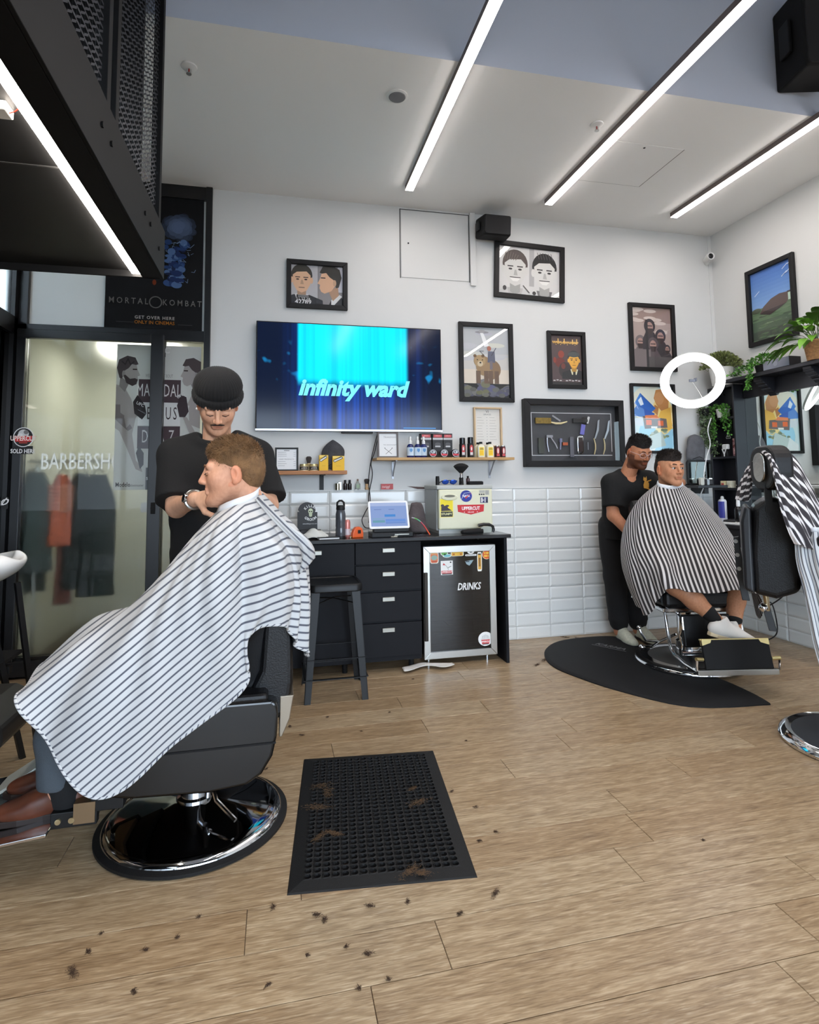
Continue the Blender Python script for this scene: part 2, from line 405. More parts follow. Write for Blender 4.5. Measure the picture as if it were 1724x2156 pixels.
# ------------------------------------------------------------------ left glazing (side) and glazed back office
wl = struct('wall_left', Mb().bx(XL-.06, XL, YF, D, 0, .16).bx(XL-.06, XL, YF, D, 2.30, 2.42).bx(XL-.06, XL, YF, D, 3.40, H).bx(XL-.06, XL+.0, D-.07, D, 0, H).bx(XL-.06, XL, 3.2, 3.28, 0, H).bx(XL-.06, XL, 1.2, 1.28, 0, H).bx(XL-.06, XL, YF, D, H, 4.9), FRAMEK)
FROST = bpy.data.materials.new('frosted_film_glass'); FROST.use_nodes = True
b_ = FROST.node_tree.nodes['Principled BSDF']; b_.inputs['Transmission Weight'].default_value = 1.; b_.inputs['Roughness'].default_value = .31
b_.inputs['Base Color'].default_value = (.93, .95, .93, 1); b_.inputs['IOR'].default_value = 1.3
TINT = pane_mat('dark_tinted_glass', (40, 42, 44), 1.5)
for n, (ya, yb) in enumerate(((YF, 1.2), (1.28, 3.2), (3.28, D-.07))):
    obj('pane', Mb().bx(XL-.035, XL-.027, ya, yb, .16, 2.30), TINT, wl)
    obj('pane', Mb().bx(XL-.035, XL-.027, ya, yb, 2.42, 3.40), FROST, wl)
struct('wall_corridor', Mb().bx(XL-1.9, XL-1.8, YF, D+2., 0, H).bx(XL-1.9, XL, YF, D+2., -.05, 0), mat('corridor_paint', (150, 156, 150), .8))
# back office glazing, plane y = D
X0, X1 = XL, XG
p345, p430 = at(349, 711, Y=D).x, at(430, 700, Y=D).x
gl = struct('window_1', Mb()
    .bx(p430, X1, D-.03, D+.05, 0, H)
    .bx(X0, X1, D-.02, D+.05, H-.10, H).bx(X0, X1, D-.02, D+.05, 2.305, 2.385)
    .bx(X0, X1, D-.02, D+.05, 0, .13).bx(X0, X0+.06, D-.02, D+.05, 0, H)
    .bx(p345-.03, p345, D-.02, D+.05, 0, 2.305), FRAMEK, bevel=.003)
obj('pane', Mb().bx(X0+.06, p345-.03, D+.01, D+.018, .13, 2.305), FROST, gl)
obj('pane', Mb().bx(p345, p430, D+.01, D+.018, .13, 2.305), FROST, gl)
obj('pane', Mb().bx(X0+.06, p430, D+.01, D+.018, 2.385, H-.10), mat('milky_film_glass', (236, 240, 238), .25), gl)
# sliding door leaf in front of it
dl = struct('door_1', Mb().bx(p345-.085, p345, D-.075, D-.03, .02, 2.335), FRAMEK, bevel=.003)
obj('top_rail', Mb().bx(X0+.02, p345-.085, D-.075, D-.03, 2.275, 2.335), FRAMEK, dl, bevel=.003)
obj('bottom_rail', Mb().bx(X0+.02, p345-.085, D-.075, D-.03, .02, .115), FRAMEK, dl, bevel=.003)
obj('side_stile', Mb().bx(X0+.02, X0+.075, D-.075, D-.03, .115, 2.275), FRAMEK, dl, bevel=.003)
obj('lock', Mb().cyl((p345-.045, D-.075, 1.10), (p345-.045, D-.085, 1.10), .016).bx(p345-.06, p345-.03, D-.08, D-.074, 1.06, 1.14), BLACKM, dl, bevel=.001)
obj('pane', Mb().bx(X0+.075, p345-.085, D-.055, D-.050, .115, 2.275), pane_mat('door_glass', (254, 255, 254)), dl)
# back office behind the glass
OFFW = mat('office_cream_paint', (226, 226, 214), .8)
struct('wall_office', Mb().bx(X0-.1, X1+.1, D+1.5, D+1.6, 0, H).bx(X0-.15, X0, D+.05, D+1.5, 0, H).bx(X1+.0, X1+.1, D+.12, D+1.5, 0, H).bx(X0, X1, D+.06, D+1.5, 2.44, 2.5), OFFW)
ol = thing('office_lamp', 'glowing ceiling panel of the back office seen through frosted glass', 'lamp', ((X0+X1)/2, D+.8, 2.425))
obj('lamp_body', Mb().box((0, 0, 0), (.66, .36, .03)), WHITE, ol)
obj('diffuser', Mb().box((0, 0, -.02), (.6, .3, .008)), emit_mat('office_light', (255, 252, 238), 11.5), ol)
# ------------------------------------------------------------------ ceiling strip lights
STRIPM = emit_mat('led_diffuser', (255, 246, 241), STRIP)
def strip_light(x, y0, y1, zt, label, w=.062, h=.04, group='long ceiling light strips'):
    t = thing('ceiling_light_strip', label, 'light', (x, (y0+y1)/2, zt), group=group); L = (y1-y0)/2
    obj('housing', Mb().bx(-w/2, w/2, -L, L, -.036, 0), mat('light_housing', (110, 98, 96), .5), t)
    obj('end_cap', Mb().bx(-w/2, w/2, L, L+.004, -.04, 0), BLACK, t)
    obj('diffuser', Mb().bx(-w/2+.002, w/2-.002, -L, L, -.040, -.036), STRIPM, t)
    return t
for x, n in ((.962, 'shortest in view, pointing at the loudspeaker'), (2.098, 'between the other two'), (3.238, 'nearest the wall with the mirror')):
    strip_light(x, -.8, 4.13, H, 'long glowing white ceiling light strip, '+n)
# sprinklers and detector
def sprinkler(px, py, label):
    p = at(px, py, Z=H); t = thing('fire_sprinkler', label, 'sprinkler', p, group='ceiling sprinklers')
    obj('rosette', Mb().lathe([(.0, 0), (.042, 0), (.04, -.006), (.016, -.014), (0, -.014)], n=20), WHITE, t, smooth=True)
    obj('bulb', Mb().cyl((0, 0, -.014), (0, 0, -.04), .004, n=8), mat('red_bulb', (150, 30, 26), .3), t)
    obj('deflector', Mb().lathe([(0, -.04), (.014, -.04), (.014, -.043), (0, -.043)], n=14).box((.009, 0, -.028), (.003, .003, .026)).box((-.009, 0, -.028), (.003, .003, .026)), STEEL, t)
sprinkler(398, 140, 'chrome fire sprinkler with white rosette beside the black mesh box')
sprinkler(1256, 262, 'chrome fire sprinkler with white rosette between two light strips')
p = at(836, 202, Z=H); t = thing('ceiling_speaker', 'small round flush grey grille in the white ceiling', 'ceiling grille', p)
obj('rim', Mb().lathe([(.0, 0), (.062, 0), (.062, -.006), (.052, -.009), (0, -.009)], n=28), WHITE, t, smooth=True)
obj('grille', Mb().lathe([(.0, -.008), (.05, -.008), (.046, -.012), (0, -.012)], n=28), mat('grey_grille', (130, 130, 134), .7, bump=.6, bscale=700), t)
# ------------------------------------------------------------------ overhead black steel box with mesh sides
BOXK = mat('black_steel_box', (11, 11, 12), .6, spec=.2)
XB, YE, ZS = -.505, 2.79, 2.2
ob_ = thing('overhead_steel_box', 'black steel box hanging overhead with mesh side and light strip underneath', 'steel box', (XB, YE, ZS))
XLL, YN = XL-XB-.0, -3.2
beam = Mb().bx(-.012, 0, YN, 0, 0, .225).bx(-.09, -.012, YN, 0, 0, .012).bx(-.09, -.012, YN, 0, .213, .225)
obj('side_beam', beam, BOXK, ob_, bevel=.002)
obj('end_beam', Mb().bx(XLL, -.012, -.012, 0, 0, .1), BOXK, ob_, bevel=.002)
obj('soffit', Mb().bx(XLL, -.09, YN, -.012, .03, .05), mat('black_soffit_board', (9, 9, 10), .5), ob_)
for k, yy in enumerate((-.9, -1.75)):
    obj('soffit_joint', Mb().bx(XLL, -.09, yy, yy+.006, .027, .03), mat('soffit_joint', (40, 40, 40), .7), ob_)
for yy, zz in ((-.32, .12), (-.42, .12), (-.14, .09), (-.9, .12), (-1.0, .12)):
    obj('bolt', Mb().cyl((0, yy, zz), (.006, yy, zz), .009, n=6), BOXK, ob_)
fx = -.04
def mesh_panel(y0, y1, z0, z1):
    fr = obj('mesh_frame', Mb().bx(fx-.02, fx+.02, y0, y0+.04, z0, z1).bx(fx-.02, fx+.02, y1-.04, y1, z0, z1).bx(fx-.02, fx+.02, y0, y1, z0, z0+.04).bx(fx-.02, fx+.02, y0, y1, z1-.04, z1), BOXK, ob_, bevel=.002)
    b = Mb(); p = .020; q = .034
    zz = z0+.04; i = 0
    while zz < z1-.04:
        yy = y0+.04; pts = []; k = 0
        while yy < y1-.04:
            pts.append((fx+(.003 if k % 2 else -.003), yy, zz+(.0 if (k+i) % 2 else p*.55))); yy += q/2; k += 1
        for a, c in zip(pts, pts[1:]):
            a, c = Vector(a), Vector(c); n = Vector((0, 0, .0042))
            b.add([a-n, c-n, c+n, a+n], [(0, 1, 2, 3)])
        zz += p; i += 1
    m = obj('wire_mesh', b, mat('black_wire', (46, 48, 54), .45, .6), fr); m['kind'] = 'stuff'
mesh_panel(-.78, -.0, .225, 2.2); mesh_panel(-1.62, -.84, .225, 2.2)
xs = at(300, 583, Z=ZS+.028).x
strip = obj('light_strip', Mb().bx(xs-XB-.026, xs-XB+.024, -2.0, -.02, .012, .03), emit_mat('box_strip_glow', (255, 244, 232), STRIP*2.), ob_)
obj('exit_sensor', Mb().box((at(4, 245, Z=ZS).x-XB, at(4, 245, Z=ZS).y-YE, .018), (.035, .05, .024)), WHITE, ob_, bevel=.004)
w0 = at(14, 240, Z=ZS+.01)-Vector((XB, YE, ZS)); w1 = at(50, 220, Z=ZS+.02)-Vector((XB, YE, ZS))
obj('red_wire', Mb().tube([w0, (w0+w1)/2+Vector((0, 0, -.006)), w1], .0018, 6), mat('red_cable', (190, 60, 40), .5), ob_)
struct('wall_box_back', Mb().bx(XL-.0, XB-.1, YE-.06, YE-.04, ZS+.1, 4.7), BLACKM)
# ================================================================== things on the back wall
def P(px, py, Y): return at(px, py, Y=Y)
SKIN_A, SKIN_B = (214, 160, 122), (176, 118, 84)
FRK = mat('black_wood_frame', (25, 23, 24), .5, spec=.3, bump=.1, bscale=120, stretch=(1, 1, 8))
def picture(name, label, x0, x1, z0, z1, art, border=.036, depth=.028, tilt=0., wall='back', fm=None, glass=True, cat='picture'):
    w, h = x1-x0, z1-z0
    if wall == 'back': t = thing(name, label, cat, ((x0+x1)/2, D-.001, z0), rot=(0, tilt, 0), group=None)
    else: t = thing(name, label, cat, (R-.001, (x0+x1)/2, z0), rot=(0, 0, -PI/2))
    w = abs(w); b = border; fm = fm or FRK; mb = Mb()
    o4 = [(-w/2, 0), (w/2, 0), (w/2, h), (-w/2, h)]; i4 = [(-w/2+b, b), (w/2-b, b), (w/2-b, h-b), (-w/2+b, h-b)]
    for k in range(4):
        q = [o4[k], o4[(k+1) % 4], i4[(k+1) % 4], i4[k]]
        mb.prism(q, 0, depth, FR())
    obj('frame', mb, fm, t, bevel=.003)
    a = Art(-w/2+b, b, w-2*b, h-2*b, (30, 30, 30), y=-.003); art(a); a.build('print', t)
    if glass: obj('glass', Mb().bx(-w/2+b, w/2-b, -.0135, -.012, b, h-b), GLASSY, t)
    return t
def face_front(a, cx, cy, s, skin, hair, top=(40, 40, 44), shirt=(225, 225, 225), dark=(60, 40, 34), smile=False, asp=1.):
    X = s*asp
    a.poly([(cx-1.35*X, cy-1.9*s), (cx-1.3*X, cy-1.25*s), (cx-.5*X, cy-.95*s), (cx+.5*X, cy-.95*s), (cx+1.3*X, cy-1.25*s), (cx+1.35*X, cy-1.9*s)], top)
    a.poly([(cx-.42*X, cy-.9*s), (cx+.42*X, cy-.9*s), (cx+.25*X, cy-1.45*s), (cx-.25*X, cy-1.45*s)], shirt)
    a.poly([(cx-.28*X, cy-.5*s), (cx+.28*X, cy-.5*s), (cx+.26*X, cy-1.1*s), (cx, cy-1.25*s), (cx-.26*X, cy-1.1*s)], tuple(int(v*.78) for v in skin))
    a.oval(cx, cy+.3*s, .66*X, .72*s, hair)
    a.oval(cx-.6*X, cy-.02*s, .1*X, .2*s, skin); a.oval(cx+.6*X, cy-.02*s, .1*X, .2*s, skin)
    a.poly([(cx-.55*X, cy+.3*s), (cx-.52*X, cy-.3*s), (cx-.3*X, cy-.68*s), (cx, cy-.82*s), (cx+.3*X, cy-.68*s), (cx+.52*X, cy-.3*s), (cx+.55*X, cy+.3*s), (cx+.3*X, cy+.55*s), (cx-.3*X, cy+.5*s)], skin)
    for sg in (-1, 1):
        a.rect(cx+sg*.25*X-.15*X, cy+.14*s, cx+sg*.25*X+.15*X, cy+.2*s, dark); a.oval(cx+sg*.25*X, cy+.03*s, .1*X, .05*s, dark, 10)
    a.poly([(cx-.03*X, cy), (cx+.06*X, cy), (cx+.13*X, cy-.28*s), (cx-.08*X, cy-.28*s)], tuple(int(v*.84) for v in skin))
    if smile: a.poly([(cx-.28*X, cy-.42*s), (cx+.28*X, cy-.4*s), (cx+.12*X, cy-.58*s), (cx-.12*X, cy-.58*s)], (236, 234, 230)); a.rect(cx-.28*X, cy-.4*s, cx+.28*X, cy-.36*s, dark)
    else: a.rect(cx-.18*X, cy-.52*s, cx+.18*X, cy-.46*s, tuple(int(v*.6) for v in skin))
def face_side(a, cx, cy, s, skin, hair, top=(40, 40, 44), asp=1., flip=1, beard=None, shirt=(225, 225, 225)):
    f = lambda pts: [(cx+flip*x*s*asp, cy+y*s) for x, y in pts]
    a.poly(f([(-.3, -1.9), (.1, -1.1), (.55, -.85), (1.25, -1.2), (1.3, -1.9)]), top)
    if shirt: a.poly(f([(.1, -1.1), (.6, -.75), (.75, -.85), (.1, -1.6)]), shirt)
    a.poly(f([(-.05, -.6), (.5, -.2), (.55, -.8), (.2, -1.15)]), tuple(int(v*.8) for v in skin))
    a.poly(f([(.0, .75), (-.45, .6), (-.56, .2), (-.72, -.12), (-.56, -.2), (-.6, -.4), (-.5, -.62), (-.3, -.72), (.1, -.55), (.35, -.2), (.5, .3), (.3, .7)]), skin)
    a.poly(f([(-.6, .55), (-.4, .95), (.1, 1.05), (.6, .8), (.72, .3), (.55, -.3), (.38, -.35), (.3, .1), (.0, .3), (-.2, .55), (-.45, .5)]), hair)
    a.oval(cx+flip*.3*s*asp, cy-.05*s, .1*s*asp, .2*s, tuple(int(v*.9) for v in skin))
    a.rect(*(lambda u: (min(u), cy+.2*s, max(u), cy+.27*s))((cx-flip*.52*s*asp, cx-flip*.25*s*asp)), (50, 36, 32))
    if beard: a.poly(f([(-.58, -.38), (-.5, -.66), (-.25, -.78), (.12, -.6), (.3, -.15), (.2, -.1), (-.1, -.35), (-.4, -.3)]), beard)
# --- framed pictures
def art_mug(a):
    asp = a.h/a.w
    a.rect(0, 0, .52, 1, (186, 184, 188)); a.rect(.52, 0, 1, 1, (140, 136, 138)); a.rect(.9, .35, 1, 1, (205, 204, 212)); a.rect(.51, 0, .52, 1, (110, 108, 110))
    face_front(a, .2, .62, .4, (222, 178, 144), (42, 36, 26), top=(36, 38, 46), asp=asp)
    a.rect(.1, 0, .36, .24, (22, 22, 24)); a.txt('42789', .23, .055, .05, (235, 235, 235), bold=.02); a.txt('11 27 38', .23, .13, .03, (220, 220, 220)); a.rect(.13, .18, .34, .2, (150, 150, 150)); a.rect(.13, .215, .33, .235, (150, 150, 150))
    face_side(a, .74, .6, .42, (224, 178, 144), (40, 36, 30), asp=asp)
picture('mugshot_picture', 'black framed double portrait, front and profile, above the television', .068, .536, 2.599, 2.98, art_mug)
def art_two(a):
    asp = a.h/a.w; a.rect(0, 0, 1, 1, (216, 214, 212)); a.rect(.5, .2, .58, 1, (178, 176, 176))
    face_front(a, .27, .52, .42, (214, 212, 208), (78, 66, 62), top=(205, 204, 202), shirt=(190, 188, 186), dark=(52, 48, 48), smile=True, asp=asp)
    face_front(a, .75, .5, .42, (218, 216, 212), (30, 28, 30), top=(215, 214, 212), shirt=(120, 118, 118), dark=(48, 44, 44), smile=True, asp=asp)
    for k in range(6): a.stroke([(.12+.04*k, .93-.02*k), (.1+.035*k, .72)], .006, (110, 98, 92)); a.stroke([(.63+.045*k, .93), (.66+.045*k, .8)], .005, (96, 92, 92))
    a.oval(.1, .12, .03, .05, (60, 56, 58)); a.oval(.58, .06, .03, .04, (60, 56, 58)); a.stroke([(.4, .2), (.5, .06)], .008, (90, 86, 86))
picture('smiling_portraits_picture', 'black framed grey print of two smiling men, hung crooked below the loudspeaker', 1.752, 2.386, 2.775, 3.265, art_two, border=.04, tilt=.035)
def art_bear(a):
    a.rect(0, .6, 1, 1, (190, 192, 194)); a.rect(0, .35, 1, .62, (206, 202, 196)); a.rect(0, .2, 1, .4, (222, 210, 194))
    for k in range(9): a.oval(random.random(), random.uniform(.45, .95), random.uniform(.12, .3), random.uniform(.02, .05), (198+random.randint(-12, 14),)*2+(200,))
    for k in range(26): x = random.random(); a.oval(x, .05+.2*random.random()*(1-abs(x-.5)), .1, .05, (random.randint(84, 132),)*2+(random.randint(92, 128),))
    a.oval(.42, .93, .15, .018, (150, 148, 152)); a.oval(.42, .945, .07, .022, (170, 168, 170)); a.poly([(.38, .92), (.45, .92), (.57, .74), (.47, .72)], (238, 238, 238))
    a.oval(.62, .4, .2, .14, (138, 112, 84)); a.oval(.45, .45, .17, .14, (158, 130, 96)); a.oval(.36, .52, .13, .085, (176, 148, 108))
    for x in (.26, .43): a.oval(x, .59, .035, .022, (120, 94, 68))
    for x in (.33, .5, .6, .73): a.rect(x-.05, .2, x+.045, .38, (112, 90, 74))
    a.oval(.37, .48, .06, .04, (206, 190, 160)); a.oval(.375, .495, .022, .012, (40, 34, 30)); a.oval(.31, .535, .014, .008, (40, 34, 30)); a.oval(.42, .535, .014, .008, (40, 34, 30))
    a.poly([(.53, .5), (.7, .5), (.69, .66), (.55, .66)], (96, 98, 116)); a.oval(.57, .7, .045, .035, (176, 112, 92)); a.stroke([(.46, .6), (.36, .66), (.45, .66)], .004, (60, 60, 66)); a.stroke([(.62, .6), (.72, .71)], .006, (70, 70, 80)); a.rect(.58, .4, .64, .52, (120, 112, 118))
    for k in range(14): x = random.random(); a.oval(x, .1*random.random()+.02, .07, .03, (random.randint(70, 112),)*2+(random.randint(78, 110),))
picture('bear_picture', 'tall black framed print of a man riding a brown bear, beside the television', 1.438, 1.908, 1.903, 2.559, art_bear, border=.037)
def art_cap(a):
    a.rect(0, 0, 1, 1, (84, 66, 66)); a.rect(0, 0, 1, .06, (30, 26, 28))
    a.oval(.34, .62, .1, .075, (150, 62, 46)); a.oval(.3, .45, .16, .1, (112, 44, 40)); a.oval(.45, .3, .2, .16, (54, 44, 46)); a.oval(.4, .38, .07, .06, (116, 52, 42)); a.oval(.13, .5, .05, .06, (146, 58, 44))
    face_front(a, .75, .5, .2, (232, 172, 66), (46, 48, 50), top=(28, 28, 32), shirt=(226, 224, 190), dark=(60, 34, 20), asp=a.h/a.w)
    a.oval(.75, .62, .19, .055, (74, 80, 80)); a.poly([(.71, .27), (.79, .27), (.8, .1), (.75, .06), (.7, .1)], (24, 24, 26))
    y = .87; x = .9
    for wv in ((0, .0), (-.05, -.02), (-.1, .0), (-.13, -.015), (-.18, 0), (-.24, -.02), (-.3, .0), (-.36, -.015), (-.42, 0), (-.5, -.02), (-.56, 0), (-.63, -.018), (-.7, .0), (-.76, -.005)):
        a.stroke([(x+wv[0], y+wv[1]), (x+wv[0]-.045, y-.022), (x+wv[0]-.06, y+.005)], .011, (236, 188, 104))
    for u, v in ((.86, .06), (.72, .05), (.45, .06), (.25, .06)): a.stroke([(u, y-.04), (u, y+v)], .009, (236, 188, 104))
    for u in (.8, .55, .33, .18): a.oval(u, y-.055, .014, .009, (236, 188, 104))
    for k in range(9): a.rect(.06+.1*k, .075+.01*(k % 2), .13+.1*k, .095+.01*(k % 2), (206, 200, 200) if k != 3 else (84, 66, 66))
picture('flat_cap_picture', 'small black framed film print of a man in a flat cap with yellow script', 2.217, 2.569, 2.03, 2.521, art_cap, border=.034)
def art_crew(a):
    a.rect(0, 0, 1, 1, (172, 152, 144)); a.rect(0, .75, 1, 1, (150, 126, 118))
    for k in range(12): a.oval(random.random(), random.uniform(.55, .97), .16, .03, (206, 190, 182))
    for cx, cy, s, c in ((.2, .4, .3, (116, 104, 104)), (.45, .66, .34, (52, 44, 50)), (.72, .5, .32, (56, 48, 54)), (.52, .36, .32, (88, 76, 78)), (.88, .3, .2, (60, 52, 58))):
        a.poly([(cx-.62*s, 0), (cx-.55*s, cy-.55*s), (cx-.3*s, cy-.2*s), (cx+.3*s, cy-.2*s), (cx+.6*s, cy-.55*s), (cx+.7*s, 0)], c); a.oval(cx, cy+.1*s, .42*s, .36*s, c); a.oval(cx, cy+.04*s, .26*s, .26*s, (168, 132, 122)); a.poly([(cx-.26*s, cy-.02*s), (cx+.26*s, cy-.02*s), (cx+.16*s, cy-.3*s), (cx-.16*s, cy-.3*s)], (58, 44, 44)); a.rect(cx-.2*s, cy+.08*s, cx+.2*s, cy+.13*s, (44, 34, 36))
    a.rect(0, 0, .45, .3, (120, 108, 108)); a.rect(.34, 0, .4, .8, (40, 34, 38)); a.rect(.4, 0, 1, .18, (84, 78, 78))
picture('hooded_crew_picture', 'black framed montage print of hooded bearded men under pink clouds, near the corner', 2.998, 3.456, 2.206, 2.809, art_crew, border=.034)
def art_soda(a):
    a.rect(0, 0, 1, 1, (206, 226, 226)); a.oval(.45, .72, .5, .3, (232, 232, 214)); a.oval(.62, .25, .5, .3, (160, 212, 232)); a.oval(.75, .55, .28, .3, (246, 222, 150))
    a.poly([(.6, .95), (.78, .97), (.92, .8), (.9, .62), (.75, .6), (.6, .72), (.54, .82)], (196, 136, 78)); a.oval(.68, .82, .12, .1, (206, 150, 98)); a.poly([(.56, .72), (.66, .68), (.62, .55), (.5, .62)], (190, 130, 74))
    a.poly([(.7, .62), (.95, .68), (1, .35), (.82, .3), (.62, .5)], (240, 190, 84))
    a.poly([(.05, .74), (.2, .9), (.58, .66), (.32, .52)], (44, 104, 190)); a.poly([(.05, .74), (.2, .9), (.24, .8), (.14, .66)], (66, 134, 214)); a.poly([(.14, .78), (.22, .84), (.28, .72), (.2, .7)], (226, 236, 244)); a.poly([(.0, .62), (.1, .7), (.5, .58), (.3, .52), (.0, .54)], (92, 140, 206)); a.poly([(.28, .66), (.55, .58), (.52, .52), (.3, .52)], (56, 96, 180))
    a.poly([(.0, .5), (.25, .52), (.25, .38), (.05, .4)], (214, 222, 226)); a.poly([(.24, .54), (.84, .5), (.86, .36), (.28, .34)], (116, 104, 100)); a.rect(.32, .4, .46, .48, (232, 110, 54)); a.rect(.62, .39, .76, .47, (232, 110, 54)); a.poly([(.3, .55), (.6, .56), (.66, .5), (.3, .5)], (238, 140, 90)); a.rect(.44, .35, .6, .38, (240, 238, 230))
    for k in range(22): a.oval(random.uniform(.3, .85), random.uniform(.2, .34), .05, .02, random.choice([(150, 160, 120), (120, 136, 110), (200, 190, 120), (176, 190, 180)]))
    a.poly([(.05, .1), (.3, .22), (.6, .12), (.5, 0), (.05, 0)], (226, 232, 230)); a.poly([(.3, .2), (.7, .3), (.8, .08), (.4, .02)], (190, 206, 200))
picture('reader_picture', 'black framed pastel print of a figure in yellow with blue house, behind ring light', 2.984, 3.421, 1.484, 2.093, art_soda, border=.024)
def art_services(a):
    a.rect(0, 0, 1, 1, (226, 222, 214)); a.txt('VI', .5, .93, .03, (90, 84, 78)); a.txt('SERVICES', .5, .85, .016, (90, 84, 78))
    for k in range(9):
        for x0, x1 in ((.08, .4), (.58, .88)): a.rect(x0, .76-.075*k, x1-random.uniform(0, .14), .768-.075*k, (170, 164, 156))
        a.rect(.46, .76-.075*k, .5, .77-.075*k, (150, 146, 140))
picture('price_list', 'price list SERVICES in a thin pale wooden frame behind the long shelf', 1.553, 1.794, 1.535, 1.86, art_services, border=.014, fm=mat('pale_oak', (206, 178, 140), .5))
# shadow box of old razors
t = thing('razor_shadow_box', 'wide black display case of old razors and clippers behind glass', 'display case', (2.429, D-.001, 1.373)); w, h = .906, .561; b = .05
mb = Mb(); o4 = [(-w/2, 0), (w/2, 0), (w/2, h), (-w/2, h)]; i4 = [(-w/2+b, b), (w/2-b, b), (w/2-b, h-b), (-w/2+b, h-b)]
for k in range(4): mb.prism([o4[k], o4[(k+1) % 4], i4[(k+1) % 4], i4[k]], 0, .065, FR())
obj('frame', mb, FRK, t, bevel=.003)
a = Art(-w/2+b, b, w-2*b, h-2*b, (52, 52, 56), y=-.004)
for q in ([(.04, .1), (.95, .1)], [(.04, .1), (.04, .87)], [(.04, .87), (.95, .87)], [(.95, .87), (.95, .17)]): a.stroke(q, .006, (206, 206, 206))
a.build('backing', t); iw, ih = w-2*b, h-2*b
def rz(u, v): return Vector((-w/2+b+u*iw, -.022, b+v*ih))
ivory = mat('ivory_handle', (226, 208, 158), .4); dkst = mat('aged_steel', (150, 150, 154), .3, 1.)
obj('brass_tin', Mb().box(rz(.16, .72), (.14, .02, .05)), mat('old_brass', (128, 104, 40), .45, .6, var=.3, vscale=60), t, bevel=.004)
obj('shaving_stone', Mb().box(rz(.13, .27), (.05, .02, .13)), mat('slate_stone', (66, 70, 64), .8), t, bevel=.003)
def straight(u, v, s, rot):
    M = Matrix.Translation(rz(u, v)) @ Matrix.Rotation(rot, 4, 'Y'); q = Mb(); q.T = M
    q.tube([(0, 0, -.085), (.012, 0, -.04), (.012, 0, .0), (0, 0, .05)], [.006, .008, .008, .006], 8, flat=.6); ra = obj('razor', q, ivory, t, smooth=True)
    q = Mb(); q.T = M; q.prism([(0.005, .05), (.03, .12), (.042, .2), (.058, .21), (.05, .12), (.016, .045)], -.001, .001, Matrix(((1, 0, 0, 0), (0, 0, -1, 0), (0, 1, 0, 0), (0, 0, 0, 1))))
    obj('blade', q, dkst, ra)
straight(.73, .3, 1, .0); straight(.84, .3, 1, .05)
q = Mb(); q.tube([rz(.24, .7), rz(.3, .675), rz(.36, .675), rz(.43, .71)], [.005, .009, .009, .005], 8); o = obj('folding_razor', q, ivory, t, smooth=True)
q = Mb(); q.box((rz(.31, .77)), (.085, .002, .014), (0, .55, 0)); obj('blade', q, dkst, o)
q = Mb(); q.tube([rz(.2, .42), rz(.2, .3), rz(.215, .16)], .006, 8).tube([rz(.24, .42), rz(.29, .3), rz(.31, .22)], .006, 8).box(rz(.225, .44), (.055, .02, .02)); obj('hand_clipper', q, dkst, t, smooth=True)
q = Mb(); q.box(rz(.56, .73), (.11, .03, .04)).ell(rz(.63, .73), (.035, .02, .035)); o = obj('electric_clipper', q, BLACK, t, bevel=.005)
obj('clipper_head', Mb().box(rz(.66, .74), (.02, .03, .06), (0, .3, 0)), CHROME, o)
q = Mb(); q.prism(rrect(-.028, -.075, .028, .075, .02), 0, .018, Matrix.Translation(rz(.565, .29)) @ FR()); o = obj('razor_tray', q, CHROME, t, bevel=.003)
q = Mb(); q.box(rz(.565, .29)+Vector((0, -.02, 0)), (.036, .006, .12)); obj('tray_lining', q, mat('dark_lining', (52, 40, 38), .8), o)
obj('safety_razor', Mb().cyl(rz(.345, .2), rz(.35, .34), .007).box(rz(.35, .37), (.02, .02, .03)), mat('clear_resin', (120, 122, 150), .2), t, smooth=True)
obj('blade_pack', Mb().box(rz(.4, .3), (.045, .012, .02)).box(rz(.4, .325), (.045, .013, .006)), mat('orange_card', (176, 84, 46), .6), t)
obj('plastic_comb', Mb().box(rz(.475, .25), (.035, .012, .17)), mat('smoke_plastic', (92, 92, 100), .3), t, bevel=.004)
obj('striped_pole', Mb().box(rz(.605, .57), (.04, .012, .09), (0, .2, 0)), mat('blue_enamel', (110, 110, 190), .3), t, bevel=.006)
obj('small_pick', Mb().cyl(rz(.66, .2), rz(.66, .34), .003), dkst, t)
obj('glass', Mb().bx(-w/2+b, w/2-b, -.059, -.057, b, h-b), GLASSY, t)
# field picture on the right wall
def art_field(a):
    for k in range(10): a.rect(0, .46+.054*k, 1, 1, (126-7*k, 168-6*k, 222-3*k))
    a.rect(0, 0, 1, .46, (84, 104, 84)); a.rect(0, .28, 1, .46, (102, 128, 96)); a.rect(0, 0, 1, .14, (72, 84, 72))
    for k in range(40): a.oval(random.random(), random.uniform(.0, .42), .1, .012, random.choice([(92, 118, 86), (76, 94, 74), (112, 136, 104)]))
    a.poly([(.2, .38), (.45, .33), (.85, .42), (.96, .5), (.98, .56), (.7, .58), (.5, .55), (.3, .47)], (92, 74, 70)); a.poly([(.2, .38), (.45, .33), (.85, .42), (.3, .4)], (58, 46, 46)); a.oval(.12, .44, .12, .035, (86, 96, 78)); a.rect(.9, .45, 1, .56, (190, 216, 196)); a.rect(.88, .55, 1, .575, (70, 64, 64))
    for u, v in ((.8, .9), (.88, .83), (.78, .8), (.93, .94), (.1, .66)): a.stroke([(u, v), (u+.12, v+.05)], .006, (206, 222, 240))
picture('field_picture', 'large black framed photo of a wreck in green field under blue sky', 3.61, 4.08, 2.35, 2.999, art_field, border=.036, wall='right')
